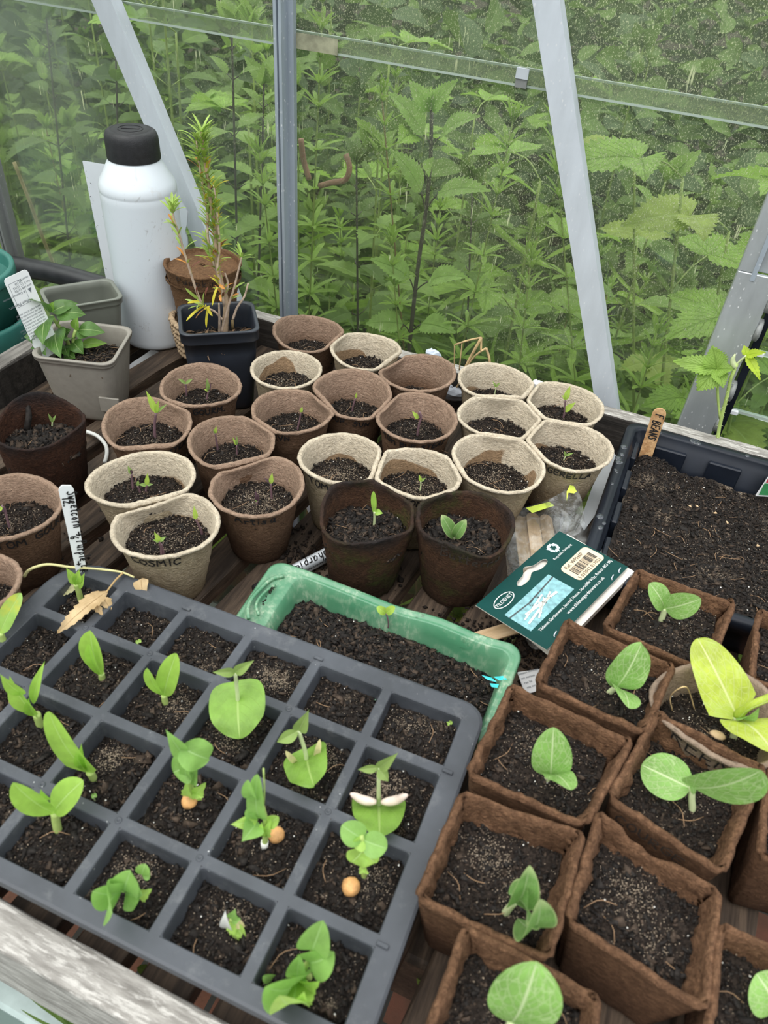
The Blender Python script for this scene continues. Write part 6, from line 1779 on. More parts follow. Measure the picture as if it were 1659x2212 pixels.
# outline of the slot, and the card as a plate round it
def slot_outline():
    top, bot = [], []
    for s in np.linspace(-1, 1, 25):
        e = math.sqrt(max(0, 1 - abs(s) ** 6)); bump_ = .075 * math.exp(-(s / .26) ** 2)
        top.append((.51 + .175 * s, .822 + .050 * e + bump_)); bot.append((.51 + .175 * s, .822 - .050 * e + bump_ * .7))
    return bot + top[::-1]
so = [cxy(*q) for q in slot_outline()]
n_ = len(so)
def plate(z):
    # project each slot point outwards on to the card border
    cx_, cy_ = cxy(.51, .840); out = []
    for (x, y) in so:
        dx, dy = x - cx_, y - cy_
        ts_ = []
        if dx > 1e-9: ts_.append((CW - cx_) / dx)
        if dx < -1e-9: ts_.append((0 - cx_) / dx)
        if dy > 1e-9: ts_.append((CH - cy_) / dy)
        if dy < -1e-9: ts_.append((0 - cy_) / dy)
        k = min(ts_); out.append((cx_ + dx * k, cy_ + dy * k))
    for corner in ((0, 0), (CW, 0), (CW, CH), (0, CH)):
        i = min(range(len(out)), key=lambda q: (out[q][0] - corner[0]) ** 2 + (out[q][1] - corner[1]) ** 2); out[i] = corner
    return out
po = plate(0)
V = [F_.p(a, b, 0) for a, b in so] + [F_.p(a, b, 0) for a, b in po] + [F_.p(a, b, .0008) for a, b in so] + [F_.p(a, b, .0008) for a, b in po]
f = []; fe = []
for i in range(n_):
    j = (i + 1) % n_
    f.append((2 * n_ + i, 2 * n_ + j, 3 * n_ + j, 3 * n_ + i)); f.append((i, n_ + i, n_ + j, j))
    fe.append((i, j, 2 * n_ + j, 2 * n_ + i)); fe.append((n_ + i, 3 * n_ + i, 3 * n_ + j, n_ + j))
m = MB(); m.add(V, f, 0); m.add(V, fe, 1)
card = m.build('header_card', [CARD, CARDEDGE], pk, False)
m = MB()
for k in range(n_ - 1): pass
zc = .0011
# cream barcode panel
m = MB(); F_.slab(m, [(CW * .885 + (a - .0) , CH * .50 + b) for a, b in rrect(CW * .315, CH * .50, .004, 5, -CW * .16, .0)], zc + .0) if False else None
x0, x1, y0, y1 = CW * .655, CW * .982, CH * .295, CH * .605
m = MB(); F_.poly(m, [(a, b) for a, b in rrect(x1 - x0, y1 - y0, .0045, 5, (x0 + x1) / 2, (y0 + y1) / 2)], zc); m.build('barcode_panel', CREAMLAB, card, False)
m = MB(); F_.text(m, 'Ref: WPH6P', x0 + .0040, y1 - .0052, .0050, zc + .0003); F_.text(m, '5 032042 017031', x0 + .0022, y0 + .0014, .0046, zc + .0003)
rr_ = random.Random(9); x = x0 + .0048
while x < x1 - .0048:
    wbar = rr_.choice([.0003, .0003, .0006, .0009]); F_.rect(m, x, y0 + .0056, x + wbar, y1 - .0068, zc + .0003); x += wbar + rr_.choice([.0003, .0005, .0008])
m.build('barcode', PRINT, card, False)
# photograph panel: teal boards with pale sticks lying on them
X0, X1, Y0_, Y1_ = CW * .058, CW * .565, CH * .285, CH * .655
m = MB(); F_.rect(m, X0, Y0_, X1, Y1_, zc); m.build('picture_panel', PICTEAL, card, False)
m = MB()
def bar(mb, xa, ya, xb, yb, w, z):
    d_ = unit(np.array([xb - xa, yb - ya])); n_2 = np.array([-d_[1], d_[0]]) * w / 2
    F_.poly(mb, [(xa + n_2[0], ya + n_2[1]), (xb + n_2[0], yb + n_2[1]), (xb - n_2[0], yb - n_2[1]), (xa - n_2[0], ya - n_2[1])], z)
w_, h_ = X1 - X0, Y1_ - Y0_
for (a, b, c_, d_, wd) in ((.10, .40, .62, .62, .0014), (.08, .22, .66, .40, .0018), (.25, .12, .60, .50, .0014), (.18, .50, .80, .34, .0022), (.34, .18, .52, .60, .0012), (.52, .34, .74, .50, .0014)):
    bar(m, X0 + w_ * a, Y0_ + h_ * b, X0 + w_ * c_, Y0_ + h_ * d_, wd, zc + .0005)
m.build('pictured_stick', PICSTICK, card, False)
m = MB(); bar(m, X0, Y0_ + h_ * .80, X0 + w_ * .45, Y0_ + h_ * .70, .0012, zc + .0003); bar(m, X0 + w_ * .40, Y0_ + h_ * .72, X1, Y0_ + h_ * .82, .0013, zc + .0003)
for k in range(16):
    a, b = X0 + w_ * RNG.uniform(.3, .7), Y0_ + h_ * RNG.uniform(.3, .7); F_.rect(m, a, b, a + RNG.uniform(.0004, .0012), b + RNG.uniform(.0004, .001), zc + .0006)
m.build('pictured_soil', PICDARK, card, False)
# white print: logo, recycling arrows, address
m = MB()
lx, ly = CW * .163, CH * .80
th_ = np.linspace(0, 2 * PI, 33)
for i in range(32):
    pts = [(lx + (.0118 - q) * math.cos(a), ly + (.0056 - q) * math.sin(a)) for a, q in ((th_[i], 0), (th_[i + 1], 0), (th_[i + 1], .0007), (th_[i], .0007))]
    F_.poly(m, pts, zc)
F_.text(m, 'TILDENET', lx, ly - .0016, .0046, zc, center=True)
F_.text(m, 'Tildenet Gardenware, Journal House, Hartcliffe Way, Bristol, BS3 5RJ', CW * .097, CH * .200, .00375, zc)
F_.text(m, 'www.tildenetgardenware.co.uk', CW * .345, CH * .110, .0043, zc)
F_.text(m, 'Recyclable Packaging', CW * .625, CH * .845 + .0015, .0032, zc) if False else None
F_.text(m, 'Recyclable Packaging', CW * .715, CH * .735, .0031, zc)
rx_, ry_ = CW * .775, CH * .955 - .001
m.build('lettering', WHITEPRINT, card, False)
m = MB(); rx_, ry_ = CW * .815, CH * .860
R0 = .0058
for k in range(3):
    a0 = math.radians(90 + 120 * k)
    def rp(r, a): return (rx_ + r * math.cos(a), ry_ + .0012 + r * math.sin(a))
    F_.poly(m, [rp(R0, a0 - .42), rp(R0, a0 + .42), rp(R0 * .56, a0 + .55), rp(R0 * .56, a0 - .55)], zc)
    F_.poly(m, [rp(R0 * 1.02, a0 + .52), rp(R0 * .95, a0 + 1.05), rp(R0 * .45, a0 + 1.15), rp(R0 * .52, a0 + .62)], zc)
    F_.poly(m, [rp(R0 * 1.18, a0 + 1.02), rp(R0 * .78, a0 + 1.62), rp(R0 * .30, a0 + 1.10)], zc)
m.build('recycling_mark', plain('pale_mint_print', (.62, .84, .82), .6), card, False)
m = MB()
for (fx, fy) in ((.143, .055), (.248, .06), (.835, .045), (.93, .045)):
    tube(m, [F_.p(CW * fx - .003, CH * fy - .0012, zc), F_.p(CW * fx - .002, CH * fy, zc + .0006), F_.p(CW * fx + .002, CH * fy + .0008, zc + .0006), F_.p(CW * fx + .003, CH * fy + .001, zc)], .0005, 5)
m.build('staple', ALU_WHITE, card)
m = MB(); a_ = .022; ro = lambda x, y: (x * math.cos(a_) + y * math.sin(a_), -x * math.sin(a_) + y * math.cos(a_))
F_.slab(m, [ro(*q) for q in ((CW * .02, -.0050), (CW * 1.022, -.0022), (CW * 1.030, CH * .96), (CW * .10, CH * .93))], -.0055)
m.v = [np.asarray(v_) - F_.n * .0030 for v_ in m.v]
m.build('card_back', CARDEDGE, pk, False)
# film bag: two crumpled skins round the sticks
OUT = [(1092, 1196), (1100, 1140), (1112, 1104), (1146, 1092), (1188, 1078), (1220, 1058), (1232, 1040), (1247, 1058), (1260, 1096), (1264, 1130), (1284, 1162), (1322, 1208), (1357, 1246), (1318, 1286), (1262, 1330), (1196, 1386), (1158, 1404), (1120, 1330), (1100, 1262)]
O3 = [at(x, y, .772 + (.024 if y < 1135 and x > 1180 else 0) + (.02 if x > 1290 else 0)) for x, y in OUT]
O3 = curve(np.array(O3 + [O3[0]]), 97)[:-1]
cen = np.mean(O3, axis=0)
for sgn, zz in ((1, .788), (-1, .758)):
    m = MB(); R = []
    for s in (1.0, .97, .92, .84, .74, .62, .48, .34, .2, .08):
        r = cen + (O3 - cen) * s
        k = (1 - s) ** .6
        r[:, 2] = O3[:, 2] * (1 - k) + zz * k
        for q in r:
            am = .0050 if (q[1] > .50) else .0022
            q[2] += sgn * am * abs(nz(q[0] * 52 + sgn, q[1] * 52, 2)) * 1.6 * (1 - s ** 8) + .0016 * nz(q[0] * 170, q[1] * 170, sgn)
            if sgn > 0 and q[1] < .555: q[2] = min(q[2], .7905)
            q[2] = max(q[2], .7525)
        R.append(r)
    loft(m, R, 0, False, True); m.build('film_bag', FILM, pk)
m = MB()
for (P, wd) in (([(1224, 1062), (1231, 1048), (1240, 1050), (1246, 1062), (1240, 1066), (1228, 1064), (1224, 1082)], 0), ([(1136, 1097), (1186, 1084), (1198, 1092), (1150, 1108)], 0)):
    V = [at(x, y, .802 if P[0][0] > 1200 else .790) for x, y in P]; m.add(np.array(V), [tuple(range(len(V)))])
m.build('lime_strip', LIME, pk, False)
fz = Flat(at(1238, 1062, .8035), at(1226, 1045, .8035) - at(1228, 1063, .8035), at(1222, 1060, .8035) - at(1242, 1060, .8035)); 
# the sticks inside
def wood_label(p0, p1, w, th, label, mat=STICK, name='wooden_label', group=None, nrm=(0, 0, 1)):
    p0 = np.asarray(p0, float); p1 = np.asarray(p1, float)
    L = np.linalg.norm(p1 - p0); d_ = (p1 - p0) / L; nr = np.asarray(nrm, float); nr = unit(nr - d_ * (nr @ d_)); s_ = np.cross(d_, nr)
    o = MB(); prof = [(-w / 2, 0)] + [(w / 2 * math.cos(a) * -1 * -1 if False else -w / 2 * math.cos(a), L - w / 2 + w / 2 * math.sin(a)) for a in np.linspace(0, PI, 11)] + [(w / 2, 0), (w * .12, -w * .35), (-w * .12, -w * .35)]
    rings = []
    for z, k in ((0, .94), (.0003, 1), (th - .0003, 1), (th, .94)):
        rings.append(np.array([[a * k, b if 0 < b < L else b, z] for a, b in prof]))
    loft(o, rings, 0, True, True)
    ob = o.build(name, mat, None, False)
    M = Matrix(((s_[0], d_[0], nr[0], p0[0]), (s_[1], d_[1], nr[1], p0[1]), (s_[2], d_[2], nr[2], p0[2]), (0, 0, 0, 1)))
    ob.matrix_world = M
    ORG[ob.name] = p0
    return tag(ob, label, 'label', group)
gs = 'wooden labels inside the film bag'
for k, (xt, yt, xb, yb, z) in enumerate([(1121, 1117, 1141, 1262, .7575), (1149, 1110, 1168, 1262, .7605), (1177, 1114, 1199, 1262, .7580), (1136, 1118, 1153, 1262, .7550), (1164, 1122, 1182, 1262, .7555)]):
    a = at(xb, yb, z); b = at(xt, yt, z + .004); dd = unit(a - b)
    wood_label(b + dd * .112, b, .0125, .0018, 'plain pale wooden plant label inside the clear film bag', STICK, group=gs)
a, b = at(1128, 1352, .768), at(988, 1394, .7585)
wood_label(a, b, .0130, .0020, 'loose pale wooden label sticking out from under the green card')
# brown-tipped label in the black tray
B = at(1398, 972, .786); tp_ = at_up(1428, 881, B, .004)
ob = wood_label(B - (tp_ - B) * .42, tp_, .0135, .0020, 'stained wooden label lettered F BEANS standing in the black tray', STICK_OLD, nrm=-unit([B[0], B[1], 0]) + np.array([.15, 0, .1]))
u_ = unit(tp_ - B); 
nr = np.array(ob.matrix_world.col[2][:3]); sd = np.array(ob.matrix_world.col[0][:3])
F2 = Flat(tp_, sd if sd @ RX > 0 else -sd, u_); F2.n = nr
m = MB(); F2.hand(m, 'F BEANS', -.0034, -.0065, .0078, .0013, .0024, 0, .1, 6, -PI / 2, .62)
lt = m.build('lettering', INK, None, False); lt.parent = ob; lt.matrix_parent_inverse = ob.matrix_world.inverted()

# ------------------------------------------------------------------ marker pen
a = at(722, 1190, .7585); b = at(590, 1258, .7585)
ax_ = unit(b - a); R_ = .0066
t = thing('marker_pen', 'white barrelled marker pen lying between the green tray and the wavy coir pot', 'pen', tuple((a + b) / 2))
m = MB(); tube(m, [a, a + ax_ * .0006, a + ax_ * .0012, a + ax_ * .080, b - ax_ * .02], [R_ * .80, R_ * .95, R_, R_, R_ * .98], 20); m.build('barrel', WHITEP, t)
m = MB(); tube(m, [b - ax_ * .0225, b - ax_ * .022, b, b + ax_ * .018], [R_ * .9, R_ * 1.06, R_ * 1.06, R_ * .92], 20); m.build('pen_cap', INK, t)
back_ = unit(np.cross(ax_, [0, 0, 1]))
if back_ @ np.array([a[0], a[1], 0]) > 0: back_ = -back_
def penmap(x, y, off):
    p = a + ax_ * (off + x); th = .62 + y / R_ * -1
    n3 = np.array([0, 0, 1.0]) * math.sin(th + PI / 2 - .0) if False else None
    ang = y / R_
    n3 = unit(np.array([0, 0, 1.0]) * math.cos(ang) + back_ * math.sin(ang))
    return p + n3 * (R_ + .0003), n3
m = MB(); hand('S', .0080, lambda x, y: penmap(x, y - .0010 + .003 - .0018, .0085), .0012, m, 0, .25, 3); hand('harpie', .0074, lambda x, y: penmap(x, y - .0010 + .003 - .0018, .0145), .0011, m, 0, .25, 3, aspect=.95)
m.build('lettering', INK, t, False)
m = MB(); hand('permanent marker', .0022, lambda x, y: penmap(x, y + .0082, .0130), .0004, m, 0, 0, 3); m.build('lettering', INK, t, False)

# ------------------------------------------------------------------ papers, scraps, cable, straw
t = MB(); V = [at(*q, .7515) for q in [(1322, 968), (1338, 1000), (1300, 1092), (1262, 1146), (1252, 1128), (1280, 1050)]]
t.add(np.array(V), [tuple(range(6))]); t.add(np.array(V) - [0, 0, .0006], [tuple(range(6))[::-1]])
tag(t.build('paper_sheet', PAPER, None, False), 'grey-white paper sheet trapped under the side of the black tray', 'paper')
q = [at(1118, 1452, .757), at(1172, 1444, .757), at(1180, 1486, .757), at(1135, 1500, .757)]
pp_ = thing('paper_sheet', 'small white printed paper scrap between the green tray and square pots', 'paper', tuple(q[0]))
m = MB(); m.add(np.array(q), [(0, 1, 2, 3)]); m.add(np.array(q) - [0, 0, .0008], [(3, 2, 1, 0)]); m.build('sheet', PAPERW, pp_, False)
Fp = Flat(q[3] + [0, 0, .0004], q[2] - q[3], q[0] - q[3]); m = MB()
for k in range(4): Fp.text(m, words(2), .004, .004 + .0045 * k, .0030, .0001)
m.build('lettering', GREYPRINT, pp_, False)
m = MB(); Cc = [at(172, 930, .753), at(192, 934, .757), at(212, 943, .757), at(226, 958, .754), at(231, 980, .7535), at(226, 1000, .752)]
tube(m, curve(Cc, 30), .0021, 9); tag(m.build('cable', CABLE), 'short white cable curving beside the STEAK pot', 'cable')
m = MB()
def W(x, y, Y=.762): return at_wall(x, y, Y)
for P, r in (([(982, 745), (1012, 735), (1040, 729)], .0011), ([(1040, 729), (1039, 758)], .0012), ([(1039, 731), (1020, 765), (1002, 800)], .0018), ([(1050, 752), (1030, 765), (1010, 790), (992, 828), (968, 862)], .0012), ([(1050, 752), (1056, 770), (1058, 785)], .0015), ([(982, 745), (981, 800)], .0007), ([(998, 742), (992, 800)], .0007)):
    tube(m, curve([W(*q) for q in P], 10), r, 6)
tag(m.build('dry_straw', STRAW), 'bent dry straw standing against the back rail behind the tiny-sprout pot', 'straw')
for (px, py, zz, mt, lab, s) in ((935, 764, .795, plain('pale_blue_plastic', (.62, .70, .80), .4), 'pale blue plastic scrap on the back rail', .010), (1161, 829, .795, PAPERW, 'crumpled white scrap on the rail between two cream pots', .008), (978, 850, .765, plain('grey_plastic_scrap', (.36, .38, .42), .5), 'grey plastic scrap wedged behind the leaning tan pot', .016)):
    c = at(px, py, zz); m = MB(); R = []
    for ph in np.linspace(-PI / 2, PI / 2, 8):
        R.append(np.array([[c[0] + s * math.cos(ph) * math.cos(a) * (1 + .5 * nz(a, ph, px)), c[1] + s * .5 * math.cos(ph) * math.sin(a) * (1 + .5 * nz(a, ph, py)), c[2] + s * .55 * math.sin(ph) * (1 + .4 * nz(a * 2, ph, 3))] for a in np.arange(14) * 2 * PI / 14]))
    loft(m, R); tag(m.build('plastic_scrap', mt, None, False), lab, 'scrap')
# seed packet at the right edge, standing in the black tray
B = at(1645, 1052, .790); a = at_up(1643, 1052, B); b = at_up(1662, 1010, B)
F3 = Flat(a, RX * [1, 1, 0] + np.array([0, .0, 0]), [0, 0, 1]); t = thing('seed_packet', 'seed packet with red and green print at the right edge of the black tray', 'packet', tuple(a))
m = MB(); F3.slab(m, [(0, -.012), (.05, -.012), (.055, .030), (.004, .020)], -.0015); m.build('paper', PAPERW, t, False)
m = MB(); F3.rect(m, .003, .006, .05, .018, .0003); m.build('red_picture', RED, t, False)
m = MB(); F3.rect(m, .002, -.010, .05, .005, .0003); m.build('green_band', GREENPRINT, t, False)
# spilled compost on the slats
for k, (px, py, sx, sy, n, lab) in enumerate(((690, 1200, .06, .03, 420, 'loose compost spilled on the slats around the marker pen'), (1130, 1400, .05, .03, 420, 'loose compost spilled on the slats below the green card'), (60, 1190, .05, .03, 200, 'loose compost spilled on the slats by the lower left pots'), (960, 1360, .03, .03, 160, 'loose compost spilled on the slats in front of the coir pots'))):
    c = at(px, py, BZ + .0012); P = np.stack([c[0] + RNG.normal(0, sx / 2, n), c[1] + RNG.normal(0, sy / 2, n), np.full(n, c[2])], 1)
    s = RNG.gamma(2, .0006, n) + .0004; m = MB(); scatter(m, P, np.stack([s, s * .8, s * .6], 1), RNG, .3)
    tag(m.build('spilled_compost', CRUMB), lab, 'compost', kind='stuff')
# teal tub outside the side rail
t = thing('plastic_tub', 'teal plastic tub at the left edge behind the bench rail', 'tub', (-.853, .652, 0))
tc = np.array([-.853, .652])
m = MB(); lathe(m, [(.060, .0), (.066, .004), (.082, .70), (.087, .704), (.0895, .707), (.0895, .742), (.088, .746), (.084, .746), (.082, .742), (.080, .70), (.078, .66)], 56, 0, tc, 0, True, True); m.build('lower_tub', TEAL, t)
m = MB(); lathe(m, [(.062, .66), (.072, .79), (.080, .792), (.0822, .795), (.0822, .806), (.0805, .808), (.0765, .808), (.0745, .804), (.066, .68)], 56, 0, tc + [.0, .0], 0, True, True); m.build('upper_tub', TEAL, t)
# ------------------------------------------------------------------ plants outside the glass
def template(shape, ratio, nl=7, nw=2, bend=.08, fold=.25, teeth=0, wave=0.0):
    m = MB(); leaf(m, (0, 0, 0), (0, 1, 0), ratio, (0, 0, 1), bend, fold, shape, nl, nw, teeth, 0, wave)
    return m.v[0], m.f[0][0], m.u[0]
def put_leaves(mb, tmpl, P, D, N, S, mi=0):
    """many copies of one blade: at P, along D, facing N, of length S"""
    v, f, uv = tmpl
    P = np.asarray(P, float); D = np.asarray(D, float); N = np.asarray(N, float); S = np.asarray(S, float)
    D = D / np.linalg.norm(D, axis=1, keepdims=True)
    N = N - D * np.sum(N * D, 1, keepdims=True); N = N / (np.linalg.norm(N, axis=1, keepdims=True) + 1e-9)
    X = np.cross(D, N)
    V = (v[None, :, 0:1] * X[:, None] + v[None, :, 1:2] * D[:, None] + v[None, :, 2:3] * N[:, None]) * S[:, None, None] + P[:, None]
    n = len(P)
    F = (f[None] + (np.arange(n) * len(v))[:, None, None]).reshape(-1, f.shape[1])
    mb.add(V.reshape(-1, 3), F, mi, np.tile(uv, (n, 1)))

T_NET = template('tooth', .56, 0, 4, .10, .22, 11)
T_NETLO = template('tooth', .56, 0, 2, .10, .22, 7)
T_CLV = template('needle', .17, 7, 2, .06, .35)
T_RASP = template('tooth', .72, 0, 6, .08, .18, 10, .03)
T_OVAL = template('oval', .55, 6, 2, .10, .2)
T_LANCE = template('lance', .34, 6, 2, .12, .25)
T_BLADE = template('needle', .06, 7, 2, .16, .3)

def nettle(base, top, label, lmat=NETTLE, smat=STALK_NET, big=.062, tmpl=T_NET, group='stinging nettles against the glass', seed=0, rs=.0032, n0=.35):
    rng = np.random.default_rng(seed)
    base = np.asarray(base, float); top = np.asarray(top, float); H = np.linalg.norm(top - base)
    t = thing('stinging_nettle', label, 'nettle', tuple(base), group)
    sway = rng.normal(0, .012, 2)
    cv = curve([base, base * .55 + top * .45 + [sway[0], sway[1] * .5, 0], top], 26)
    m = MB(); tube(m, cv, np.linspace(rs, rs * .45, 26), 7); m.build('stem', smat, t)
    m = MB(); ms = MB(); z = n0; k = 0; a0 = rng.uniform(0, PI)
    while z < .995:
        i = z * 25; j = int(min(i, 24)); p = cv[j] + (cv[j + 1] - cv[j]) * (i - j)
        gap = (.068 + .03 * (1 - z)) / H
        size = big * (1.15 - .75 * max(0, (z - .80) / .2)) * (1 if z > .5 else .8)
        for s in (0, PI):
            a = a0 + k * PI / 2 + s + rng.normal(0, .15)
            out = np.array([math.cos(a), math.sin(a), 0])
            el = -.15 + 1.0 * max(0, (z - .86) / .14) + rng.normal(0, .12)
            pe = p + (out * math.cos(.6) + np.array([0, 0, math.sin(.6)])) * size * .30
            tube(ms, [p, pe], rs * .25, 4)
            d = out * math.cos(el) + np.array([0, 0, math.sin(el)])
            put_leaves(m, tmpl, [pe], [d], [np.array([0, 0, 1.0]) + out * .15 + rng.normal(0, .12, 3)], [size * rng.uniform(.9, 1.15)])
        k += 1; z += max(.012, gap * (.5 if z > .9 else 1))
    d = np.array([[math.cos(a), math.sin(a), 1.1] for a in rng.uniform(0, 2 * PI, 6)])
    put_leaves(m, tmpl, np.tile(top, (6, 1)), d, np.tile([0, -.6, .6], (6, 1)) + rng.normal(0, .4, (6, 3)), rng.uniform(.4, .75, 6) * big)
    m.build('leaves', lmat, t, False); ms.build('leaf_stalks', smat, t)
    return t

def cleavers(base, top, label, group='cleavers stems outside the glass', seed=0, rs=.0014, L=.030, mt=CLEAVER, n0=.30, step=.050):
    rng = np.random.default_rng(seed)
    base = np.asarray(base, float); top = np.asarray(top, float); H = np.linalg.norm(top - base)
    t = thing('cleavers', label, 'weed', tuple(base), group)
    sw = rng.normal(0, .02, 2)
    cv = curve([base, base * .5 + top * .5 + [sw[0], sw[1] * .4, 0], top], 26)
    m = MB(); tube(m, cv, np.linspace(rs * 1.2, rs * .7, 26), 6); m.build('stem', STALK_WEED if rng.random() < .7 else STALK_BROWN, t)
    m = MB(); z = n0
    while z < 1.0:
        i = z * 25; j = int(min(i, 24)); p = cv[j] + (cv[j + 1] - cv[j]) * (i - j)
        k = rng.integers(6, 9); a = rng.uniform(0, 2 * PI) + np.arange(k) * 2 * PI / k
        up = .25 + .9 * max(0, (z - .85) / .15)
        D = np.stack([np.cos(a), np.sin(a), np.full(k, up) + rng.normal(0, .15, k)], 1)
        put_leaves(m, T_CLV, np.tile(p, (k, 1)), D, np.tile([0, 0, 1.0], (k, 1)) + rng.normal(0, .1, (k, 3)), L * rng.uniform(.8, 1.2, k) * (1.15 - .4 * max(0, z - .8) / .2))
        z += step / H * (1 if z < .88 else .55)
    D = np.stack([rng.normal(0, .35, 8), rng.normal(0, .35, 8), np.ones(8)], 1)
    put_leaves(m, T_CLV, np.tile(top, (8, 1)), D, rng.normal(0, 1, (8, 3)), rng.uniform(.5, .9, 8) * L)
    m.build('leaves', mt, t, False)
    return t

def raspberry(base, top, label, group='raspberry canes outside the glass', seed=0, size=.075, mt=RASP, n=5, n0=.45, droop=-.15):
    rng = np.random.default_rng(seed)
    base = np.asarray(base, float); top = np.asarray(top, float); H = np.linalg.norm(top - base)
    t = thing('raspberry_cane', label, 'raspberry', tuple(base), group)
    cv = curve([base, base * .5 + top * .5 + [rng.normal(0, .02), 0, 0], top], 26)
    m = MB(); ms = MB(); tube(ms, cv, np.linspace(.0035, .0018, 26), 7)
    for q in range(n):
        z = n0 + (1 - n0) * q / max(1, n - 1); i = z * 25; j = int(min(i, 24)); p = cv[j] + (cv[j + 1] - cv[j]) * (i - j)
        a = q * 2.4 + rng.uniform(0, .8); out = np.array([math.cos(a), math.sin(a) * .7 - .35, .35]); out = unit(out)
        pe = p + out * size * .75; tube(ms, curve([p, p * .5 + pe * .5 + [0, 0, .008], pe], 6), .0011, 5)
        side = unit(np.cross(out, [0, 0, 1.0]))
        d0 = unit(out * [1, 1, 0] + [0, 0, droop])
        for dd, s in ((d0, 1.1), (unit(d0 * .25 + side), .85), (unit(d0 * .25 - side), .85)):
            put_leaves(m, T_RASP, [pe], [dd], [np.array([0, -.35, 1.0]) + rng.normal(0, .12, 3)], [size * s * rng.uniform(.9, 1.1)])
    ms.build('cane', STALK_WEED, t); m.build('leaves', mt, t, False)
    return t

def top_at(px, py, y): return at_wall(px, py, y)
def foot(px, py, y):
    q = at_wall(px, py, y); return q
def stand(fn, tx, ty, fx, fy, y, *a, **k):
    """a plant whose tip and lower stem pass through two points of the wall plane y, carried down to the ground"""
    T = at_wall(tx, ty, y); B = at_wall(fx, fy, y)
    d = (B - T); s = (T[2] - .0) / max(.05, T[2] - B[2]); G_ = T + d * min(s, 6)
    G_[2] = 0.0
    return fn(G_, T, *a, **k)
NL = 'stinging nettle with toothed leaves in pairs, close behind the glass'
# the tallest one, leaf by leaf
nb = at_wall(884, 752, .95); ntp = at_wall(932, 240, .95); dd_ = (nb - ntp) / (ntp[2] - nb[2])
ng = ntp + dd_ * ntp[2]; ng[2] = 0.0
t = thing('stinging_nettle', 'tallest nettle against the glass, dark stem and serrated leaf crown, left of the right brace', 'nettle', tuple(ng), 'stinging nettles against the glass')
m = MB(); tube(m, curve([ng, nb, at_wall(905, 560, .95), at_wall(922, 440, .95), at_wall(931, 320, .95), ntp], 30), np.linspace(.0042, .0024, 30), 8); m.build('stem', STALK_NET, t)
m = MB(); ms = MB()
for (root, a, b, w, y0, y1, nrm) in [((932, 245), (931, 240), (884, 174), .026, .95, .945, (.3, -.8, .3)), ((932, 245), (933, 240), (990, 172), .027, .95, .945, (-.3, -.8, .3)), ((932, 245), (932, 238), (935, 196), .018, .95, .94, (0, -.9, .3)), ((932, 245), (930, 240), (905, 190), .016, .95, .935, (.2, -.9, .3)), ((932, 245), (934, 240), (958, 186), .016, .95, .935, (-.2, -.9, .3)),
    ((932, 318), (915, 291), (838, 200), .034, .94, .92, (.35, -.5, .75)), ((932, 318), (951, 296), (1038, 252), .036, .94, .925, (-.1, -.5, .8)), ((919, 456), (909, 414), (842, 322), .034, .94, .92, (.35, -.5, .75)), ((919, 456), (945, 420), (1060, 414), .036, .94, .92, (0, -.5, .8)),
    ((895, 632), (884, 600), (800, 560), .038, .94, .92, (.2, -.5, .8)), ((895, 632), (925, 608), (1010, 600), .038, .94, .92, (0, -.5, .8)), ((926, 390), (922, 375), (938, 340), .02, .935, .92, (0, -.8, .5)), ((886, 720), (870, 700), (790, 700), .04, .94, .92, (.2, -.5, .8)), ((886, 720), (910, 700), (985, 720), .04, .94, .92, (0, -.5, .8))]:
    p0 = at_wall(*root, .95); p1 = at_wall(*a, y0); p2 = at_wall(*b, y1)
    tube(ms, curve([p0, p0 * .5 + p1 * .5 + [0, 0, .002], p1], 5), .0010, 5)
    leaf(m, p1, p2, w, nrm, .10, .22, 'tooth', teeth=12, nw=6)
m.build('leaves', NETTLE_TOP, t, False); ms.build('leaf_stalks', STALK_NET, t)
stand(nettle, 770, 352, 772, 680, 1.02, 'slimmer nettle left of the tallest nettle with a dark thin stem', seed=2, big=.055, n0=.5, rs=.003)
stand(nettle, 1022, 390, 1000, 640, 1.12, 'pale-stemmed nettle right of the tallest nettle, set further back', seed=3, big=.06, n0=.5, rs=.003)
stand(nettle, 500, 60, 520, 560, 1.04, 'nettle between the bottle and the upright bar, above the rosemary', seed=4, big=.062, n0=.5, lmat=NETTLE_LT)
stand(nettle, 570, 180, 570, 600, 1.10, 'nettle with bright leaves immediately left of the upright bar', seed=5, big=.068, n0=.45, lmat=NETTLE_LT)
stand(nettle, 100, 40, 130, 520, 1.06, 'nettle at the far left above the plant label', seed=6, big=.07, n0=.35)
stand(nettle, 250, 120, 260, 560, 1.14, 'nettle behind the left brace and bottle cap', seed=7, big=.072, n0=.35)
CLL = {0: 'cleavers stem climbing the glass right beside the upright bar', 1: 'cleavers stem left of the tallest nettle with whorled leaves', 2: 'cleavers stem leaning right, midway between tallest nettle and right brace',
       3: 'cleavers stem just left of the right brace', 4: 'low cleavers stem above the straw and tiny-sprout pot', 5: 'cleavers stem between the rosemary and the upright bar', 6: 'low cleavers beyond the glass behind the raspberry shoot', 7: 'cleavers stem left of the tallest nettle, low among leaves'}
for k, (tx, ty, fx, fy, y, L) in enumerate([(697, 5, 672, 640, .93, .036), (824, 200, 852, 640, .95, .030), (1108, 262, 1040, 700, .95, .034), (1196, 270, 1216, 600, .98, .040), (1148, 560, 1110, 760, .93, .036), (560, 330, 590, 640, .94, .034), (1420, 720, 1400, 880, .92, .036), (845, 520, 850, 700, .92, .028)]):
    stand(cleavers, tx, ty, fx, fy, y, CLL[k], seed=20 + k, L=L, n0=.45 if ty < 300 else .55)
RL = ['raspberry cane with broad leaves right of the right brace', 'raspberry cane with pale leaves near the louvre post', 'low raspberry cane behind the louvre post foot', 'raspberry cane high at the far left above the bottle']
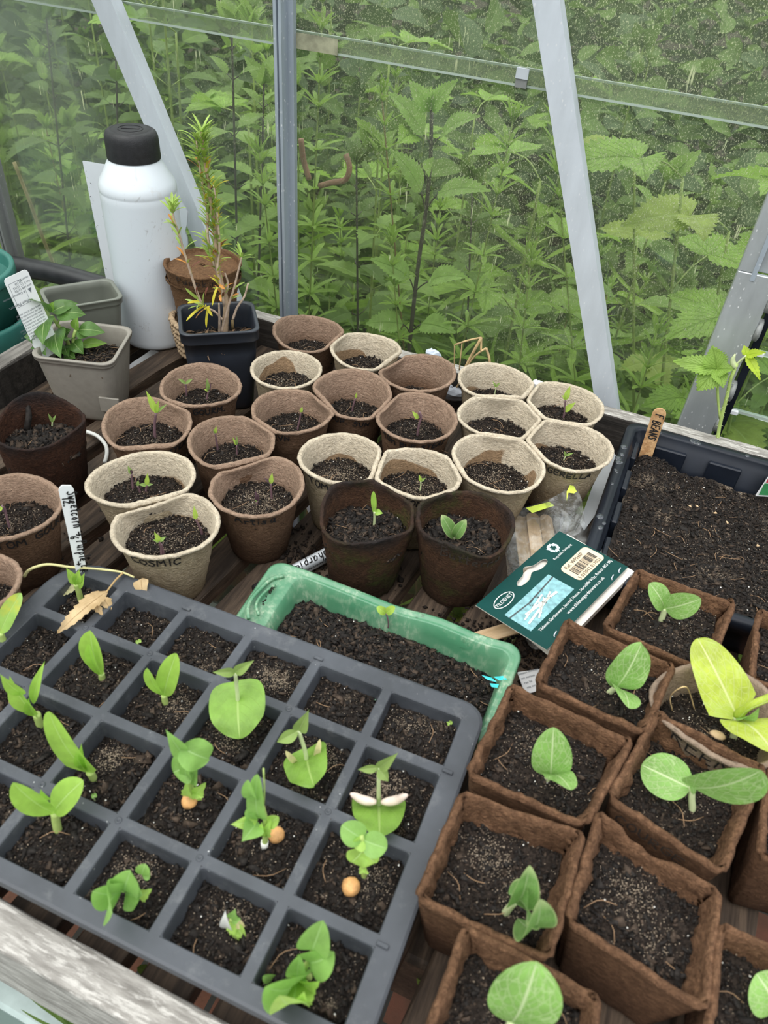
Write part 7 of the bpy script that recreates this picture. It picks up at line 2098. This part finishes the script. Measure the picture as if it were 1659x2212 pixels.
for k, (tx, ty, fx, fy, y) in enumerate([(1475, 385, 1455, 800, 1.02), (1575, 500, 1540, 800, 1.06), (1625, 700, 1600, 850, .98), (380, 70, 400, 500, 1.20)]):
    stand(raspberry, tx, ty, fx, fy, y, RL[k], seed=40 + k, size=.085 if k < 3 else .075, mt=RASP if k != 1 else WEED_YEL)
stand(raspberry, 1370, 345, 1380, 700, 1.10, 'lime-leaved raspberry cane between the right brace and louvre post', seed=47, size=.06, mt=WEED_YEL)

# the ranks further back, indistinguishable in the photograph: several of each kind, copied
rng = np.random.default_rng(11)
def copy_tree(o, loc, rz, s):
    c = o.copy(); COL.objects.link(c); c.location = loc; c.rotation_euler = (0, 0, rz); c.scale = (s, s, s)
    for ch in o.children:
        d = ch.copy(); COL.objects.link(d); d.parent = c
    ORG[c.name] = np.asarray(loc, float)
    return c
def rank(fn, many, hs, y0, y1, label, group, **kw):
    protos = []
    for i, h in enumerate(hs):
        x, y = rng.uniform(-1.9, .5), rng.uniform(y0, y1)
        protos.append(fn((x, y, 0), (x + rng.normal(0, .03), y, h), label, group=group, seed=60 + i + many, **kw))
    for i in range(many - len(hs)):
        y = y0 + (y1 - y0) * rng.random() ** 1.2
        x = rng.uniform(-.78 * y - .75, .50 * y - .02)
        copy_tree(protos[i % len(protos)], (x, y, 0), rng.uniform(0, 2 * PI), rng.uniform(.82, 1.10))
rank(nettle, 44, (.98, .86, 1.04), 1.05, 2.3, 'stinging nettle in the weeds growing a little back from the glass', 'nettles standing back from the glass', tmpl=T_NETLO, big=.075, n0=.30, lmat=NETTLE, smat=STALK_WEED)
rank(nettle, 30, (.80, .92), .98, 1.9, 'pale green nettle in the weeds growing a little back from the glass', 'pale nettles standing back from the glass', tmpl=T_NETLO, big=.070, n0=.35, lmat=NETTLE_LT, smat=STALK_WEED)
rank(cleavers, 30, (.90, .78, .66), .96, 1.7, 'cleavers stem in the tangle of weeds beyond the glass', 'cleavers in the tangle beyond the glass', n0=.35, L=.036)
rank(raspberry, 20, (.85, 1.0), 1.1, 2.2, 'raspberry cane in the weeds further back from the glass', 'raspberry canes further back', size=.08, n=6)

def mass(name, label, n, xr, yr, zf, mats, tm, sizes, cat='weeds', up=.9, seed=0):
    """leaf litter of the tangle: nobody could count these"""
    r = np.random.default_rng(seed); m = MB()
    y = yr[0] + (yr[1] - yr[0]) * r.random(n)
    x = (xr[0] * y - .8) + ((xr[1] - xr[0]) * y + .8) * r.random(n)
    z = zf(x, y, r.random(n), r)
    for k in range(len(mats)):
        for ti, tmpl in enumerate(tm):
            s = (r.integers(0, len(mats), n) == k) & (r.integers(0, len(tm), n) == ti) if len(mats) * len(tm) > 1 else np.ones(n, bool)
            q = int(s.sum())
            if q == 0: continue
            a = r.uniform(0, 2 * PI, q)
            D = np.stack([np.cos(a), np.sin(a), r.normal(-.05, .35, q)], 1)
            N = np.stack([r.normal(0, .45, q), r.normal(-.25, .45, q), np.full(q, up)], 1)
            put_leaves(m, tmpl, np.stack([x[s], y[s], z[s]], 1), D, N, r.uniform(*sizes, q), k)
    return tag(m.build(name, mats, None, False), label, cat, kind='stuff')
hum = lambda x, y: .5 + .5 * np.sin(x * 3.1 + y * 2.3) * np.cos(x * 1.7 - y * 3.7)
mass('undergrowth', 'dense mixed weeds filling the ground close behind the glass', 3800, (-.85, .62), (.95, 1.7), lambda x, y, u, r: .10 + u * (.38 + .25 * hum(x * 1.7, y * 2)), [WEED, NETTLE_LT, NETTLE_LT, NETTLE], [T_NETLO, T_OVAL], (.045, .095), seed=1)
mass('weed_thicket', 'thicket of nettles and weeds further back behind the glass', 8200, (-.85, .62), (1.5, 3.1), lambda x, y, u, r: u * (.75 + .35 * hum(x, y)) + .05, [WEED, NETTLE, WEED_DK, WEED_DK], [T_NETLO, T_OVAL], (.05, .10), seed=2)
mass('grass', 'long grass blades low against the glass', 2600, (-.85, .62), (.90, 1.5), lambda x, y, u, r: .28 + .38 * u, [CLEAVER, WEED], [T_BLADE], (.10, .22), cat='grass', up=.2, seed=3)
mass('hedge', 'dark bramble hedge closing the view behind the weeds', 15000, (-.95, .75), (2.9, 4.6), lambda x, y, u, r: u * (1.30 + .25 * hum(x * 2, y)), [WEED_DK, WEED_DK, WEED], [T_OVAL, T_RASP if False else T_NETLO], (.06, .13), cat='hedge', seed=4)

# dead twig lying in the weeds against the glass, a dry bramble stalk at the left
m = MB()
for P, r in (([(650, 300), (656, 345), (668, 388)], .0036), ([(690, 402), (715, 395), (748, 386), (755, 360), (747, 333)], .0036)):
    tube(m, curve([at_wall(x, y, .89) for x, y in P], 14), r, 7)
tag(m.build('dead_twig', plain('dead_reddish_twig', (.36, .20, .14), .8, var=.3, bump=.5)), 'dead bent twig caught against the glass beside the upright bar', 'twig')
m = MB(); tube(m, curve([at_wall(x, y, .90) for x, y in ((30, 350), (62, 430), (95, 520), (118, 575), (140, 618))], 20), .0028, 6)
tag(m.build('bramble_stalk', plain('dry_bramble_stalk', (.42, .34, .16), .7, var=.3)), 'dry tan bramble stalk slanting behind the glass at the left', 'stalk')

# raspberry shoot that has come up inside, behind the black tray
B = at_wall(1549, 955, .785)
t = thing('raspberry_shoot', 'raspberry shoot growing inside the glass behind the black tray', 'raspberry', (B[0] - .004, B[1], 0))
def R_(x, y, o=0.0): return at_up(x, y, B, o)
m = MB(); tube(m, curve([(B[0] - .004, B[1], 0), B, R_(1556, 912), R_(1572, 850), R_(1582, 806), R_(1592, 785)], 30), np.linspace(.0024, .0018, 30), 8)
st = m.build('stem', STALK_GR, t)
m = MB(); r2_ = np.random.default_rng(3)
for q in range(46):
    u = r2_.random(); p = curve([B, R_(1556, 912), R_(1572, 850), R_(1582, 806), R_(1592, 785)], 50)[int(u * 49)]
    d = r2_.normal(0, 1, 3); tube(m, [p, p + unit(d) * .0042], .00022, 4)
m.build('bristles', STALK_PALE, st)
m = MB(); tube(m, curve([R_(1556, 905), R_(1551, 860), R_(1549, 815), R_(1548, 798)], 12), .0014, 7); m.build('leaf_stalk', STALK_GR, t)
m = MB(); tube(m, curve([R_(1590, 788), R_(1603, 776), R_(1612, 768)], 8), .0012, 7); tube(m, curve([R_(1588, 795), R_(1583, 778), R_(1588, 765)], 8), [.0025, .0028, .0030, .0028, .0024, .002, .0014, .0008], 7); m.build('bud', STALK_PALE, t)
for (tip, w, of, n) in (((1453, 781), 24, -.006, (-.1, -.6, .75)), ((1538, 747), 27, .004, (.15, -.85, .5)), ((1584, 798), 20, -.004, (.3, -.6, .7)), ((1506, 844), 30, -.016, (0, -.7, .7)), ((1562, 838), 19, -.014, (.2, -.7, .7))):
    m = MB(); leaf(m, R_(1548, 798), R_(*tip, of), w * .001, n, .08, .12, 'tooth', teeth=11, nw=8, wave=.03); m.build('leaf', RASP, t, False)
for (tip, w, of, n) in (((1607, 746), 9, .004, (.1, -.8, .5)), ((1655, 762), 11, -.004, (-.1, -.6, .8)), ((1642, 822), 11, -.012, (.1, -.7, .7))):
    m = MB(); leaf(m, R_(1612, 768), R_(*tip, of), w * .001, n, .08, .2, 'tooth', teeth=8, nw=6, wave=.03); m.build('leaf', RASP_LT, t, False)

# weeds sprouting under the bench slats
for k, (px, py, z, s, lab) in enumerate(((335, 2105, .70, .010, 'small weed seedling under the slats near the front rail'), (988, 1330, .70, .016, 'weed leaf showing between the slats below the lettered coir pot'), (925, 2075, .70, .016, 'green weed under the slats right of the cell tray corner'), (1320, 2190, .70, .014, 'green weed under the slats below the bottom edge pots'))):
    c = at(px, py, z); t = thing('weed_seedling', lab, 'weed', (c[0], c[1], 0)); m = MB(); tube(m, [(c[0], c[1], 0), c], .0015, 5); m.build('stem', STALK_WEED, t)
    m = MB(); n = 8; a = np.arange(n) * 2.4; put_leaves(m, T_OVAL, np.tile(c, (n, 1)), np.stack([np.cos(a), np.sin(a), np.full(n, .3)], 1), np.tile([0, -.2, 1.0], (n, 1)), np.full(n, s) * rng.uniform(.7, 1.3, n)); m.build('leaves', NETTLE_LT, t, False)

# ------------------------------------------------------------------ below the front rail, lower left: clear lid with grass
def lid_mat():
    g = G('clear_ribbed_lid'); v = g.coord()
    return g.end(g.bsdf(color=(.17, .23, .21), rough=.45, spec=.2, alpha=.85))
LID = lid_mat()
t = thing('plastic_cover', 'clear greenish plastic cover below the front rail at the lower left', 'cover', (-.30, .0, .45))
A = at(0, 2118, .62)[1]; m = MB()
box(m, (-.62, -.22, .600), (-.02, A - .002, .604), 0, .001); m.build('cover_sheet', LID, t, False)
m = MB(); box(m, (-.62, A - .012, .602), (-.02, A + .004, .612), 0, .003); m.build('raised_edge', plain('frosted_lid_rim', (.42, .50, .48), .45, spec=.3), t, False)
m = MB()
for x in (-.6, -.04): box(m, (x - .01, A - .010, 0.0), (x + .01, A + .002, .602), 0, .002)
m.build('support', ALU_DULL, t, False)
B = at(180, 2205, .63); t = thing('grass_tuft', 'tuft of grass blades poking up beside the clear cover', 'grass', (B[0], A + .010, 0))
m = MB(); B = np.array([B[0], A + .010, .0])
Q = at(185, 2212, .625)
for (tip, w) in (((115, 2118), 9), ((150, 2150), 7), ((40, 2112), 3), ((0, 2085), 2.5), ((45, 2180), 2), ((190, 2135), 3), ((105, 2160), 2)):
    P = at(*tip, .66); o = np.array([P[0], A + .012, .45]) if False else Q - [0, 0, .0]
    leaf(m, o + [0, 0, -.02], P, w * .001, (0, -.4, .9), .12, .4, 'needle', 12, 2)
tube(m, [(Q[0], Q[1] , .0), Q - [0, 0, .02]], .002, 5)
m.build('blades', WEED, t)
